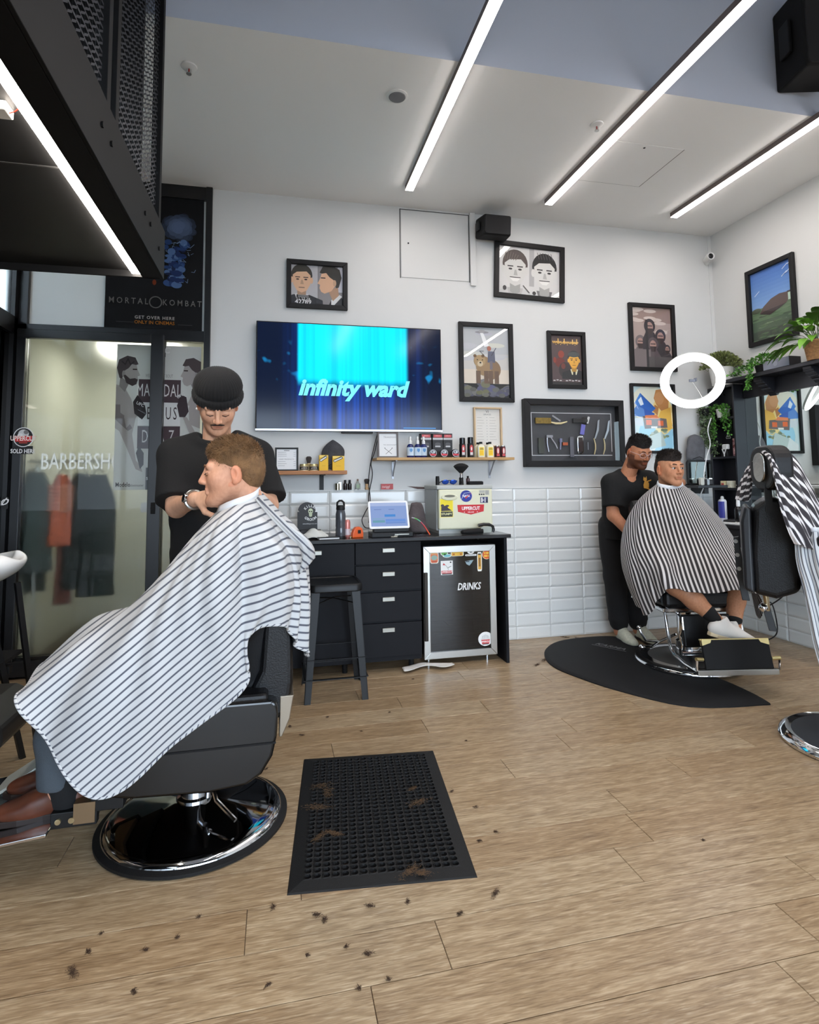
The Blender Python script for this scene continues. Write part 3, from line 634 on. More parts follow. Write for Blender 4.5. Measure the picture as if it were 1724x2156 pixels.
# ------------------------------------------------------------------ television
tx0_, tx1_, tz0, tz1 = -.15, 1.277, 1.652, 2.476
t = thing('television', 'large flat wall television showing a cyan loading screen', 'television', ((tx0_+tx1_)/2, D-.02, tz0)); w, h = tx1_-tx0_, tz1-tz0
obj('casing', Mb().bx(-w/2, w/2, -.035, 0, 0, h), BLACK, t, bevel=.004)
obj('wall_mount', Mb().bx(-.3, .3, 0, .019, .2, .6), BLACKM, t)
obj('lower_bezel', Mb().bx(-w/2, w/2, -.041, -.035, 0, .014), mat('silver_bezel', (196, 198, 202), .3, .8), t)
obj('receiver', Mb().bx(-.08, .16, -.035, -.012, -.016, 0), BLACK, t, bevel=.002)
sm = bpy.data.materials.new('screen_image'); sm.use_nodes = True; nt = sm.node_tree; bs = nt.nodes['Principled BSDF']
bs.inputs['Base Color'].default_value = (.004, .004, .006, 1); bs.inputs['Roughness'].default_value = .12; bs.inputs['Specular IOR Level'].default_value = .22
tc = nd(nt, 'ShaderNodeTexCoord'); sp = nd(nt, 'ShaderNodeSeparateXYZ'); nt.links.new(tc.outputs['Object'], sp.inputs[0])
def mth(op, a, b_=0., c_=None):
    n = nd(nt, 'ShaderNodeMath', operation=op)
    for i, v in enumerate((a, b_) if c_ is None else (a, b_, c_)):
        if isinstance(v, (int, float)): n.inputs[i].default_value = v
        else: nt.links.new(v, n.inputs[i])
    return n.outputs[0]
def sstep(x, lo, hi):
    n = nd(nt, 'ShaderNodeMapRange', interpolation_type='SMOOTHSTEP'); nt.links.new(x, n.inputs[0]); n.inputs[1].default_value = lo; n.inputs[2].default_value = hi; return n.outputs[0]
ux = mth('DIVIDE', mth('ADD', sp.outputs[0], w/2), w); uz = mth('DIVIDE', sp.outputs[2], h)
def nz1(sx, sz, sc, det=3):
    cb = nd(nt, 'ShaderNodeCombineXYZ'); nt.links.new(mth('MULTIPLY', ux, sx), cb.inputs[0]); nt.links.new(mth('MULTIPLY', uz, sz), cb.inputs[1])
    n = nd(nt, 'ShaderNodeTexNoise'); n.inputs['Scale'].default_value = sc; n.inputs['Detail'].default_value = det; nt.links.new(cb.outputs[0], n.inputs['Vector']); return n.outputs['Fac']
band = mth('MULTIPLY', sstep(ux, .205, .225), mth('SUBTRACT', 1, sstep(ux, .79, .815)))
upper = sstep(uz, .40, .50); streak = nz1(26, .15, 1., 3); glow = mth('MULTIPLY', band, upper)
low = mth('MULTIPLY', mth('MULTIPLY', sstep(ux, .1, .35), mth('SUBTRACT', 1, sstep(ux, .62, .95))), mth('SUBTRACT', 1, mth('MULTIPLY', upper, band)))
def rgbm(fac, col):
    n = nd(nt, 'ShaderNodeMix', data_type='RGBA', blend_type='MIX'); nt.links.new(fac, n.inputs[0]); n.inputs[6].default_value = (0, 0, 0, 1); n.inputs[7].default_value = (*lin(col), 1); return n.outputs[2]
def addc(a, b_):
    n = nd(nt, 'ShaderNodeMix', data_type='RGBA', blend_type='ADD'); n.inputs[0].default_value = 1; nt.links.new(a, n.inputs[6]); nt.links.new(b_, n.inputs[7]); return n.outputs[2]
c1 = rgbm(mth('MULTIPLY', glow, mth('ADD', .45, mth('MULTIPLY', streak, 1.0))), (0, 214, 244))
c2 = rgbm(mth('MULTIPLY', low, mth('MULTIPLY', sstep(streak, .3, .75), .8)), (18, 78, 190))
bok = mth('MULTIPLY', sstep(nz1(7, 4, 2.2, 1), .6, .75), mth('MULTIPLY', mth('SUBTRACT', 1, band), mth('MULTIPLY', sstep(uz, .42, .5), mth('SUBTRACT', 1, sstep(uz, .72, .85)))))
c3 = rgbm(mth('MULTIPLY', bok, .7), (16, 130, 190))
base = nd(nt, 'ShaderNodeRGB'); base.outputs[0].default_value = (*lin((12, 22, 44)), 1)
nt.links.new(addc(addc(addc(c1, c2), c3), base.outputs[0]), bs.inputs['Emission Color']); bs.inputs['Emission Strength'].default_value = 1.25
obj('screen', Mb().bx(-w/2+.008, w/2-.008, -.0362, -.034, .016, h-.008), sm, t)
q = Mb(); q.text('infinity ward', .168, FR(.01, -.0372, .325), bold=.042, shear=.28, sx=.985, ext=.0003); obj('screen_title', q, emit_mat('title_glow', (120, 232, 240), 1.2), t)
q = Mb(); q.bx(.4, .66, -.0372, -.0368, .024, .032); obj('screen_caption', q, emit_mat('caption_glow', (110, 170, 240), .8), t)
# loudspeakers
def loudspeaker(name, label, loc, rz, w, h, d, tilt=0.):
    t = thing(name, label, 'loudspeaker', loc, rot=(tilt, 0, rz))
    q = Mb(); q.prism([(-w/2, 0), (w/2, 0), (w/2*.86, -d), (-w/2*.86, -d)], 0, h); obj('cabinet', q, BLACKM, t, bevel=.018, seg=3)
    q = Mb(); q.prism(rrect(-w*.4, .01, w*.4, h-.01, .02), 0, .012, FR(0, -d+.004, 0)); obj('grille', q, mat('speaker_grille', (28, 28, 30), .75, bump=.5, bscale=600), t)
    obj('bracket', Mb().bx(-.02, .02, -.005, .03, h*.4, h*.6), BLACK, t, bevel=.004)
    obj('side_knob', Mb().bx(-w/2-.015, -w/2+.005, -d*.65, -d*.3, h*.3, h*.7), BLACK, t, bevel=.004)
    return t
lp = P(1040, 497, D-.12)
loudspeaker('loudspeaker', 'small rounded black loudspeaker on the wall beside the access door', (lp.x, D-.03, lp.z-.005), 0, .27, .165, .17, .12)
lp = at(1715, 160, Y=2.62); loudspeaker('loudspeaker', 'large black loudspeaker high on the bulkhead at the upper right edge', (lp.x+.05, 2.77, lp.z), -.25, .28, .5, .26)
# security camera in the corner
cp = at(1493, 541, Y=D-.1); t = thing('security_camera', 'small white round security camera in the upper corner', 'camera', cp)
obj('body', Mb().tube([(.03, .09, .0), (0, 0, 0), (-.006, -.03, -.002)], [.02, .033, .033], 16), WHITE, t, smooth=True)
obj('lens', Mb().ell((-.008, -.03, -.003), (.024, .012, .024)), mat('black_gloss', (10, 10, 12), .1), t, smooth=True)
obj('mount', Mb().cyl((.03, .06, -.005), (.05, .098, -.02), .022), WHITE, t)
# ================================================================== counter run
YC = 3.93
CBK = mat('black_laminate', (19, 20, 25), .55, spec=.2, bump=.06, bscale=160, stretch=(1, 1, 6))
SATIN = mat('satin_nickel', (150, 148, 140), .35, 1.)
ct = thing('counter_top', 'long glossy black worktop covered with bottles and a tablet', 'worktop', (.72, 4.2, .862))
obj('slab', Mb().bx(-.92, .905, -.28, .265, 0, .026), mat('black_worktop', (22, 22, 25), .16), ct, bevel=.003)
pn = tag(obj('end_panel', Mb().bx(1.575, 1.597, YC+.002, D-.02, 0, .862), CBK, bevel=.002), 'tall thin black end panel standing right of the drinks fridge', 'panel')
# cabinets
def cab(name, label, x0, x1): 
    t = thing(name, label, 'cabinet', ((x0+x1)/2, YC, 0)); w = x1-x0
    obj('carcass', Mb().bx(-w/2, w/2, .03, .5, .07, .862), CBK, t)
    for sx in (-1, 1):
        for yy in (.09, .42): obj('foot', Mb().cyl((sx*(w/2-.06), yy, 0), (sx*(w/2-.06), yy, .07), .018), BLACKM, t)
    return t, w
def pull(parent, z, x=0.):
    q = Mb(); q.box((x, -.012, z), (.084, .006, .026)).box((x, -.006, z+.012), (.084, .016, .006)); return obj('handle', q, SATIN, parent, bevel=.002)
xa, xb_ = P(748, 1260, YC+.01).x, P(888, 1260, YC+.01).x
t, w = cab('drawer_cabinet', 'black four drawer cabinet between the stool and the drinks fridge', xa, xb_)
zs = [(1141, 1187), (1190, 1243), (1247, 1308), (1312, 1383)]
for (y0, y1), hy in zip(zs, (1159, 1209, 1262, 1327)):
    zt, zb = P(818, y0, YC+.01).z, P(818, y1, YC+.01).z; zt = min(zt, .858); zb = max(zb, .075)
    d = obj('drawer', Mb().bx(-w/2+.002, w/2-.002, .01, .03, zb, zt), CBK, t, bevel=.002)
    pull(d, P(818, hy, YC).z, P(818, hy, YC).x-(xa+xb_)/2).location = (0, .01, 0)
xa2 = xa-.48
t, w = cab('door_cabinet', 'black cabinet with single door behind the metal stool', xa2, xa-.002)
d = obj('door', Mb().bx(-w/2+.002, w/2-.002, .01, .03, .075, .858), CBK, t, bevel=.002)
pull(d, P(668, 1165, YC).z, P(664, 1165, YC).x-(xa2+xa)/2).location = (0, .01, 0)
t, w = cab('door_cabinet', 'black cabinet mostly hidden behind the striped cape and barber', xa2-.5, xa2-.002)
d = obj('door', Mb().bx(-w/2+.002, w/2-.002, .01, .03, .075, .858), CBK, t, bevel=.002); pull(d, .7).location = (0, .01, 0)
# ------------------------------------------------------------------ drinks fridge
fx0, fx1, fz0, fz1, FY = 1.003, 1.535, .045, .812, 4.0
t = thing('drinks_fridge', 'under-counter drinks fridge with steel framed glass door and stickers', 'fridge', ((fx0+fx1)/2, FY, 0)); w = fx1-fx0
q = Mb(); q.bx(-w/2+.01, -w/2+.03, .04, .45, .06, .815).bx(w/2-.03, w/2-.01, .04, .45, .06, .815).bx(-w/2+.03, w/2-.03, .04, .45, .06, .1).bx(-w/2+.03, w/2-.03, .04, .45, .79, .815).bx(-w/2+.03, w/2-.03, .43, .45, .1, .79)
obj('cabinet', q, BLACKM, t)
b = .046; o4 = [(-w/2, fz0), (w/2, fz0), (w/2, fz1), (-w/2, fz1)]; i4 = [(-w/2+b, fz0+b), (w/2-b, fz0+b), (w/2-b, fz1-b), (-w/2+b, fz1-b)]
for k in range(4): q = Mb(); q.prism([o4[k], o4[(k+1) % 4], i4[(k+1) % 4], i4[k]], 0, .034, FR(0, .034, 0)); obj('door_frame', q, STEEL, t, bevel=.002)
obj('door_glass', Mb().bx(-w/2+b, w/2-b, .012, .018, fz0+b, fz1-b), pane_mat('fridge_glass', (96, 100, 108), 1.75), t)
obj('handle', Mb().bx(-w/2+.002, -w/2+.028, -.012, .002, .17, .635), mat('dark_bronze', (52, 48, 44), .3, .8), t, bevel=.004)
for zz in (.285, .55): obj('shelf', Mb().bx(-w/2+.05, w/2-.1, .06, .4, zz, zz+.005), mat('shelf_glass_edge', (150, 154, 158), .3), t)
for xx, yy in ((-w/2+.05, .08), (w/2-.05, .08), (-w/2+.05, .4), (w/2-.05, .4)): obj('foot', Mb().lathe([(0, 0), (.014, 0), (.014, .03), (.009, .035), (.009, .062), (0, .062)], (xx, yy, 0), 12), CHROME, t)
def zz_(px, py, Y=FY): return P(px, py, Y)
def sticker(px0, py0, px1, py1, fn, parent, Y, ref, bg=None):
    a0, a1 = P(px0, py1, Y), P(px1, py0, Y); a = Art(a0.x-ref[0], a0.z-ref[2], a1.x-a0.x, a1.z-a0.z, bg, y=Y-ref[1]); fn(a); return a.build('sticker', parent)
ref = ((fx0+fx1)/2, FY, 0); SY = FY+.0115
def s1(a): a.poly(rrect(0, 0, 1, 1, .2), (236, 234, 226)); a.poly(rrect(.08, .06, .92, .94, .2), (226, 128, 84)); a.oval(.5, .5, .36, .22, (150, 180, 168)); a.rect(.2, .1, .8, .24, (196, 88, 60)); a.rect(.15, .8, .85, .9, (240, 190, 130))
def s2(a): a.oval(.35, .62, .34, .36, (235, 240, 232)); a.oval(.6, .26, .4, .24, (235, 240, 232)); a.oval(.35, .62, .27, .29, (110, 190, 96)); a.oval(.62, .26, .32, .17, (120, 196, 206)); a.oval(.4, .45, .1, .1, (40, 60, 40))
def s3(a): a.poly(rrect(0, .1, 1, .9, .15), (240, 236, 220)); a.poly(rrect(.06, .15, .94, .7, .1), (240, 190, 70)); a.rect(.12, .72, .88, .8, (200, 60, 40)); a.rect(.15, .25, .3, .5, (190, 110, 40)); a.rect(.7, .25, .85, .5, (190, 110, 40))
def s4(a): a.oval(.5, .64, .3, .35, (240, 240, 238)); a.oval(.5, .64, .1, .18, (120, 130, 130)); a.poly(rrect(0, 0, 1, .26, .1), (240, 240, 238)); a.rect(.1, .09, .9, .16, (130, 130, 134))
def s5(a): a.poly(rrect(0, 0, 1, 1, .2), (242, 240, 230)); a.rect(.15, .1, .85, .9, (226, 172, 70)); a.rect(.35, .25, .65, .7, (130, 90, 40)); a.rect(.2, .86, .8, .92, (30, 30, 30))
def s6(a): a.oval(.5, .5, .5, .5, (246, 220, 170)); a.oval(.5, .5, .45, .45, (226, 96, 36)); a.rect(.22, .56, .78, .76, (250, 200, 70)); a.rect(.2, .26, .8, .46, (250, 200, 70)); a.rect(.36, .56, .42, .76, (226, 96, 36)); a.rect(.56, .26, .62, .46, (226, 96, 36))
def s7(a): a.rect(0, 0, 1, 1, (240, 240, 238)); a.rect(.06, .1, .94, .3, (206, 60, 66)); a.txt('UPPERCUT', .5, .2, .017, (244, 230, 230), bold=.03); a.rect(.1, .03, .9, .09, (30, 30, 32)); a.poly([(.15, .7), (.25, .84), (.4, .68)], (196, 50, 54)); a.stroke([(.4, .7), (.6, .45), (.62, .34)], .003, (150, 150, 152)); a.stroke([(.6, .5), (.85, .6)], .004, (110, 120, 116)); a.oval(.82, .88, .07, .05, (40, 42, 48))
def s8(a): a.poly([(.05, .8), (.95, .95), (.7, .4), (.5, .05), (.2, .3)], (150, 172, 180)); a.rect(.1, .65, .5, .8, (36, 40, 48))
def s9(a): a.oval(.5, .5, .5, .5, (238, 238, 236)); a.poly([(.2, .45), (.8, .45), (.74, .12), (.26, .12)], (212, 84, 86)); a.txt('UPPERCUT', .5, .3, .015, (250, 240, 240), bold=.03); a.rect(.3, .1, .7, .16, (60, 60, 62))
def s9b(a):
    for k in range(7): a.stroke([(.25+.083*k, .48), (.3+.066*k, .8-.03*abs(k-3))], .003, (170, 172, 174))
for bx4, fn in (((905, 1162, 923, 1187), s1), ((927, 1158, 950, 1175), s2), ((949, 1157, 976, 1173), s3), ((979, 1156, 1003, 1171), s4), ((1005, 1162, 1014, 1203), s5), ((1015, 1157, 1034, 1178), s6), ((928, 1180, 953, 1211), s7), ((978, 1178, 998, 1192), s8), ((1007, 1329, 1037, 1361), lambda a: (s9(a), s9b(a)))):
    sticker(*bx4, fn, t, SY, ref)
q = Mb(); c = P(987, 1235, SY); q.text('DRINKS', .068, FR(c.x-ref[0], SY-.0006-ref[1], c.z), bold=.022, shear=.22, sx=.72, ext=.0004); obj('lettering', q, WHITE, t)
# ------------------------------------------------------------------ mini fridge
mx0, mx1, MZ, MY = 1.13, 1.556, .888, 4.08
t = thing('mini_fridge', 'small cream tabletop fridge with stickers on the black worktop', 'fridge', ((mx0+mx1)/2, MY, MZ)); w = mx1-mx0; ref = ((mx0+mx1)/2, MY, MZ)
obj('cabinet', Mb().bx(-w/2+.005, w/2-.005, .045, .37, .02, .318), mat('pale_grey_plastic', (176, 178, 176), .45), t, bevel=.008)
obj('door', Mb().bx(-w/2+.012, w/2-.004, 0, .043, .03, .318), CREAM, t, bevel=.012, seg=3)
obj('lid', Mb().bx(-w/2, w/2, .004, .37, .318, .348), mat('pale_grey_lid', (186, 188, 184), .4), t, bevel=.006)
q = Mb(); q.prism(circ(0, 0, .062, .024, 24), 0, .012, FR(-.12, .004, .262)); h_ = obj('handle', q, CREAM, t, bevel=.005); obj('grip_slot', Mb().prism(circ(0, 0, .04, .009, 20), 0, .002, FR(-.12, -.0085, .27)), mat('shadow_grey', (120, 118, 104), .7), h_)
obj('foot_rail', Mb().bx(-w/2+.02, w/2-.02, .03, .36, 0, .03), mat('pale_grey_lid', (186, 188, 184), .4), t)
q = Mb(); q.text('TCC', .014, FR(.1, -.0006, .052)); obj('lettering', q, mat('grey_print', (150, 148, 136), .6), t)
SY = MY-.0006
def m1(a): a.oval(.45, .5, .45, .5, (38, 52, 150)); a.stroke([(.1, .25), (.3, .75), (.75, .8)], .003, (200, 210, 235)); a.txt('NASA', .45, .5, .024, (246, 246, 250), bold=.03, sx=.92); a.poly([(.35, .38), (.6, .55), (1.0, .9), (.68, .58), (.45, .28), (.5, .2)], (214, 52, 52))
def m2(a): a.poly([(0, 1), (1, 1), (.98, .3), (.5, 0), (.02, .3)], (206, 40, 48)); a.txt('UPPERCUT', .5, .62, .034, (250, 246, 244), bold=.03, sx=.84); a.txt('DELUXE', .5, .24, .013, (250, 220, 220), bold=.02); a.oval(.26, .26, .02, .04, (246, 230, 230)); a.oval(.74, .26, .02, .04, (246, 230, 230))
def m3(a): a.rect(0, 0, 1, 1, (246, 232, 140)); a.rect(.05, .34, .95, .97, (244, 222, 40)); a.poly([(.1, .34), (.12, .6), (.2, .72), (.34, .62), (.5, .66), (.62, .5), (.9, .36)], (58, 50, 58)); a.oval(.2, .64, .12, .07, (64, 56, 64)); a.oval(.55, .62, .14, .05, (64, 56, 64)); a.rect(.08, .04, .94, .32, (42, 44, 34)); a.txt('STUMPY', .5, .18, .022, (224, 222, 170), bold=.03)
def m4(a): a.rect(0, 0, 1, 1, (214, 212, 192)); a.rect(0, .05, .14, .3, (40, 40, 44)); a.rect(.2, .05, .34, .3, (40, 40, 44)); a.rect(.4, .05, .52, .3, (40, 40, 44)); a.rect(.05, .45, .55, .9, (180, 180, 172)); a.rect(.6, .1, .95, .9, (170, 170, 164))
def m5(a): a.rect(0, 0, 1, 1, (70, 72, 112)); a.rect(.12, .1, .3, .9, (226, 224, 220)); a.rect(.3, .4, .5, .55, (226, 224, 220)); a.rect(.55, .1, .7, .9, (200, 200, 206)); a.poly([(.72, .1), (.95, .1), (.9, .8)], (30, 30, 40))
for bx4, fn in (((969, 1032, 996, 1057), m1), ((963, 1062, 1019, 1084), m2), ((926, 1050, 954, 1090), m3), ((1008, 1031, 1030, 1043), m4), ((1011, 1046, 1027, 1059), m5)): sticker(*bx4, fn, t, SY, ref)
# ------------------------------------------------------------------ metal stool
s0, s1_, s2_ = at(638, 1484, Z=0), at(779, 1475, Z=0), None
cx, cy = (s0.x+s1_.x)/2, (s0.y+s1_.y)/2+.19
t = thing('metal_stool', 'black metal bar stool with square seat in front of the drawers', 'stool', (cx, cy, 0)); SK = mat('black_painted_steel', (17, 18, 20), .42, spec=.35)
SZ = P(700, 1222, cy).z; sw = .155; lw = (s1_.x-s0.x)/2
obj('seat', Mb().loft([[Vector((x*k, y*k, z)) for x, y in rrect(-sw, -sw, sw, sw, .04, 4)] for k, z in ((1.0, SZ-.045), (1.03, SZ-.04), (1.03, SZ-.008), (1., SZ), (.93, SZ), (.9, SZ-.006))]), SK, t, smooth=True)
obj('grip_slot', Mb().prism(rrect(-.045, -.012, .045, .012, .01), SZ-.0055, SZ-.0045), BLACKM, t)
for sx in (-1, 1):
    for sy in (-1, 1):
        top = Vector((sx*sw*.93, sy*sw*.93, SZ-.02)); bot = Vector((sx*lw*.97, sy*lw*.97, 0)); q = Mb()
        for (ax, ay) in ((1, 0), (0, 1)):
            wt, wb_ = .052, .036
            d1 = Vector((-sx*wt*ax, -sy*wt*ay, 0)); d2 = Vector((-sx*wb_*ax, -sy*wb_*ay, 0)); n_ = Vector((-sx*.004*ay, -sy*.004*ax, 0))
            q.add([top, top+d1, bot+d2, bot, top+n_, top+d1+n_, bot+d2+n_, bot+n_], [(0, 1, 2, 3), (4, 7, 6, 5), (0, 4, 5, 1), (2, 6, 7, 3), (1, 5, 6, 2), (0, 3, 7, 4)])
        obj('leg', q, SK, t)
def legat(sx, sy, z): f = z/(SZ-.02); return Vector((sx*(lw*.97*(1-f)+sw*.93*f), sy*(lw*.97*(1-f)+sw*.93*f), z))
for sy in (-1, 1):
    q = Mb(); a_, b2 = legat(-1, sy, .24), legat(1, sy, .24); q.box((a_+b2)/2, ((b2-a_).length, .018, .004)); obj('foot_bar', q, SK, t)
    q = Mb(); a_, b2 = legat(-1, sy, .13), legat(1, sy, .13); q.box((a_+b2)/2, ((b2-a_).length, .02, .005)); obj('foot_bar', q, SK, t)
for sx in (-1, 1):
    q = Mb(); a_, b2 = legat(sx, -1, .13), legat(sx, 1, .13); q.box((a_+b2)/2, (.02, (b2-a_).length, .005)); obj('foot_bar', q, SK, t)
q = Mb(); q.tube([legat(-1, -1, SZ-.12)+Vector((.03, .03, 0)), Vector((0, 0, SZ-.1)), legat(1, 1, SZ-.12)-Vector((.03, .03, 0))], .004).tube([legat(1, -1, SZ-.12)+Vector((-.03, .03, 0)), Vector((0, 0, SZ-.105)), legat(-1, 1, SZ-.12)-Vector((-.03, .03, 0))], .004); obj('cross_brace', q, SK, t)
# white cloth strip on the floor
pts = [at(px, py, Z=.012) for px, py in ((846, 1412), (868, 1410), (888, 1400), (910, 1402), (932, 1405), (955, 1400))]
q = Mb(); g = []
for i, p_ in enumerate(pts):
    wv = .035+.01*math.sin(i*2.1); g.append([p_+Vector((.01*math.sin(i*3+j), (j-1.5)*wv*.7, .014*abs(math.sin(i*1.7+j*1.3)))) for j in range(4)])
q.sheet(g); o = obj('neck_strip', q, mat('white_tissue', (236, 234, 230), .9), smooth=True, angle=180, sub=2); tag(o, 'crumpled white neck strip lying on the floor by the fridge', 'neck strip')
sd = o.modifiers.new('thick', 'SOLIDIFY'); sd.thickness = .003
# ================================================================== shelves and small goods
OAK = mat('oak_shelf', (190, 150, 96), .5, bump=.06, bscale=60, stretch=(1, 12, 12), var=.15, vscale=9)
OAK2 = mat('walnut_shelf', (170, 112, 62), .5, var=.2, vscale=12, stretch=(1, 10, 10))
Z1, Z2 = 1.352, 1.446
s_x0, s_x1 = -.02, .508
t = thing('short_shelf', 'short walnut wall shelf on a black bracket below the television', 'shelf', ((s_x0+s_x1)/2, D-.001, Z1-.028))
obj('board', Mb().bx((s_x0-s_x1)/2, (s_x1-s_x0)/2, -.2, 0, 0, .028), OAK2, t, bevel=.003)
bx_ = P(677, 1010, D-.01).x-(s_x0+s_x1)/2
obj('bracket', Mb().bx(bx_-.016, bx_+.016, -.008, 0, -.115, 0).bx(bx_-.016, bx_+.016, -.17, -.008, -.006, 0), BLACK, t)
l_x0, l_x1 = .727, 1.819
t = thing('long_shelf', 'long pale oak wall shelf full of grooming products', 'shelf', ((l_x0+l_x1)/2, D-.001, Z2-.02)); hw = (l_x1-l_x0)/2
obj('board', Mb().bx(-hw, hw, -.2, 0, 0, .02), OAK, t, bevel=.002)
for px in (827, 1031):
    xx = P(px, 990, D-.01).x-(l_x0+l_x1)/2; obj('bracket', Mb().bx(xx-.008, xx+.008, -.006, 0, -.14, 0).bx(xx-.008, xx+.008, -.16, -.006, -.005, 0).add([(xx-.004, -.006, -.12), (xx+.004, -.006, -.12), (xx+.004, -.12, -.005), (xx-.004, -.12, -.005), (xx-.004, -.006, -.108), (xx+.004, -.006, -.108), (xx+.004, -.108, -.005), (xx-.004, -.108, -.005)], [(0, 1, 2, 3), (4, 7, 6, 5), (0, 4, 5, 1), (2, 6, 7, 3), (0, 3, 7, 4), (1, 5, 6, 2)]), mat('grey_bracket', (168, 170, 176), .4, .5), t)
def onshelf(px, Y, Z): v = P(px, 980, Y); return Vector((v.x, Y, Z))
def standing_frame(label, px0, px1, pyt, Y, Z, fn, bw=.012, fm=BLACK):
    x0, x1 = P(px0, 950, Y).x, P(px1, 950, Y).x; ht = P((px0+px1)/2, pyt, Y).z-Z; w = x1-x0
    t = thing('menu_frame', label, 'sign', ((x0+x1)/2, Y, Z), rot=(-.06, 0, 0)); q = Mb()
    o4 = [(-w/2, 0), (w/2, 0), (w/2, ht), (-w/2, ht)]; i4 = [(-w/2+bw, bw), (w/2-bw, bw), (w/2-bw, ht-bw), (-w/2+bw, ht-bw)]
    for k in range(4): q.prism([o4[k], o4[(k+1) % 4], i4[(k+1) % 4], i4[k]], 0, .014, FR(0, .012, 0))
    obj('frame', q, fm, t, bevel=.001); a = Art(-w/2+bw, bw, w-2*bw, ht-2*bw, (232, 234, 236), y=.006); fn(a); a.build('card', t)
    obj('backing', Mb().bx(-w/2+bw, w/2-bw, .0065, .014, bw, ht-bw), BLACKM, t); obj('easel', Mb().box((0, .035, ht*.3), (.03, .003, ht*.62), (-.25, 0, 0)), BLACKM, t); return t
def menu1(a):
    a.rect(.36, .91, .64, .945, (130, 130, 134)); a.txt('HAIR PRODUCTS', .5, .5, .012, (80, 80, 84), space=1.2)
    for y_ in (.83, .74, .65, .38, .28, .18): a.rect(.06, y_, .4+.2*random.random(), y_+.02, (170, 172, 178)); a.rect(.84, y_, .95, y_+.02, (170, 172, 178))
standing_frame('black framed price card reading HAIR PRODUCTS on the short shelf', 579, 628, 942, D-.1, Z1, menu1)
def menu2(a):
    a.txt('TRANSFERS', .62, .84, .017, (120, 120, 124), space=1.15); a.txt('TO ACCOUNT', .62, .5, .014, (130, 130, 134), space=1.1); a.stroke([(.35, .33), (.72, .1)], .003, (60, 60, 64)); a.stroke([(.72, .33), (.38, .1)], .003, (60, 60, 64)); a.oval(.33, .36, .03, .02, (90, 90, 94)); a.oval(.74, .36, .03, .02, (90, 90, 94))
standing_frame('grey framed TRANSFERS card with crossed razors at the end of long shelf', 795, 839, 909, D-.12, Z2, menu2, .013, mat('taupe_frame', (92, 84, 82), .5))
# jars, brush, boxes, cap on the short shelf
def jar(label, px, Y, Z, r=.031, h=.05):
    t = thing('wax_jar', label, 'jar', onshelf(px, Y, Z), group='glass jars on the short shelf')
    obj('glass', Mb().lathe([(0, 0), (r, .0), (r, h*.72), (r*.9, h*.78), (0, h*.78)], n=20), mat('amber_glass', (206, 190, 150), .15), t, smooth=True)
    obj('label_band', Mb().lathe([(r+.0006, h*.18), (r+.0006, h*.62)], n=20), mat('black_label', (30, 28, 28), .6), t, smooth=True)
    q = Mb(); q.text('LAYRITE', .012, FR(0, -r-.0015, h*.4), bold=.02); obj('lettering', q, mat('cream_print', (226, 220, 206), .6), t)
    obj('lid', Mb().lathe([(0, h*.78), (r, h*.78), (r, h), (0, h)], n=20), mat('gold_lid', (196, 178, 120), .3, .7), t, smooth=True)
jar('amber wax jar with black label and gold lid beside the price card', 640, D-.09, Z1); jar('amber wax jar with black label next to the yellow box', 660.5, D-.09, Z1)
def shaving_brush(label, p, h=.1, hm=None, group=None):
    t = thing('shaving_brush', label, 'brush', p, group=group)
    obj('handle', Mb().lathe([(0, 0), (.014, 0), (.015, .01), (.009, h*.3), (.013, h*.5), (.012, h*.55), (0, h*.55)], n=16), hm or mat('horn_handle', (196, 170, 120), .3), t, smooth=True)
    obj('bristles', Mb().lathe([(0, h*.5), (.011, h*.5), (.02, h*.8), (.021, h*.92), (.014, h), (0, h*1.02)], n=18), mat('badger_bristle', (64, 58, 56), .9, bump=.5, bscale=500), t, smooth=True)
v = onshelf(650, D-.05, Z1); shaving_brush('shaving brush with dark bristles standing between the two wax jars', v, .108)
YEL = mat('yellow_carton', (232, 184, 30), .55)
def yellow_box(label, px0, px1, Y, Z, hpx):
    x0, x1 = P(px0, 970, Y).x, P(px1, 970, Y).x; w = x1-x0; h = P((px0+px1)/2, hpx, Y).z-Z
    t = thing('beard_oil_box', label, 'box', ((x0+x1)/2, Y, Z), group='yellow boxes on the short shelf')
    obj('carton', Mb().bx(-w/2, w/2, 0, .06, 0, h), YEL, t, bevel=.001); a = Art(-w/2, 0, w, h, y=-.0006)
    a.poly([(.02, .98), (.98, .98), (.98, .85), (.02, .85)], (238, 208, 110)); a.poly([(.06, .62), (.2, .56), (.86, .82), (.84, .94), (.72, .98), (.06, .72)], (30, 30, 32)); a.poly([(.1, .64), (.2, .6), (.8, .84), (.78, .92), (.12, .7)], (214, 214, 206)); a.rect(.3, .3, .7, .32, (196, 150, 20)); a.build('printed_label', t)
yellow_box('tall narrow yellow carton with slanted white label on the short shelf', 672, 691, D-.13, Z1, 958); yellow_box('wider yellow carton with slanted white label at end of short shelf', 700, 725, D-.13, Z1, 960)
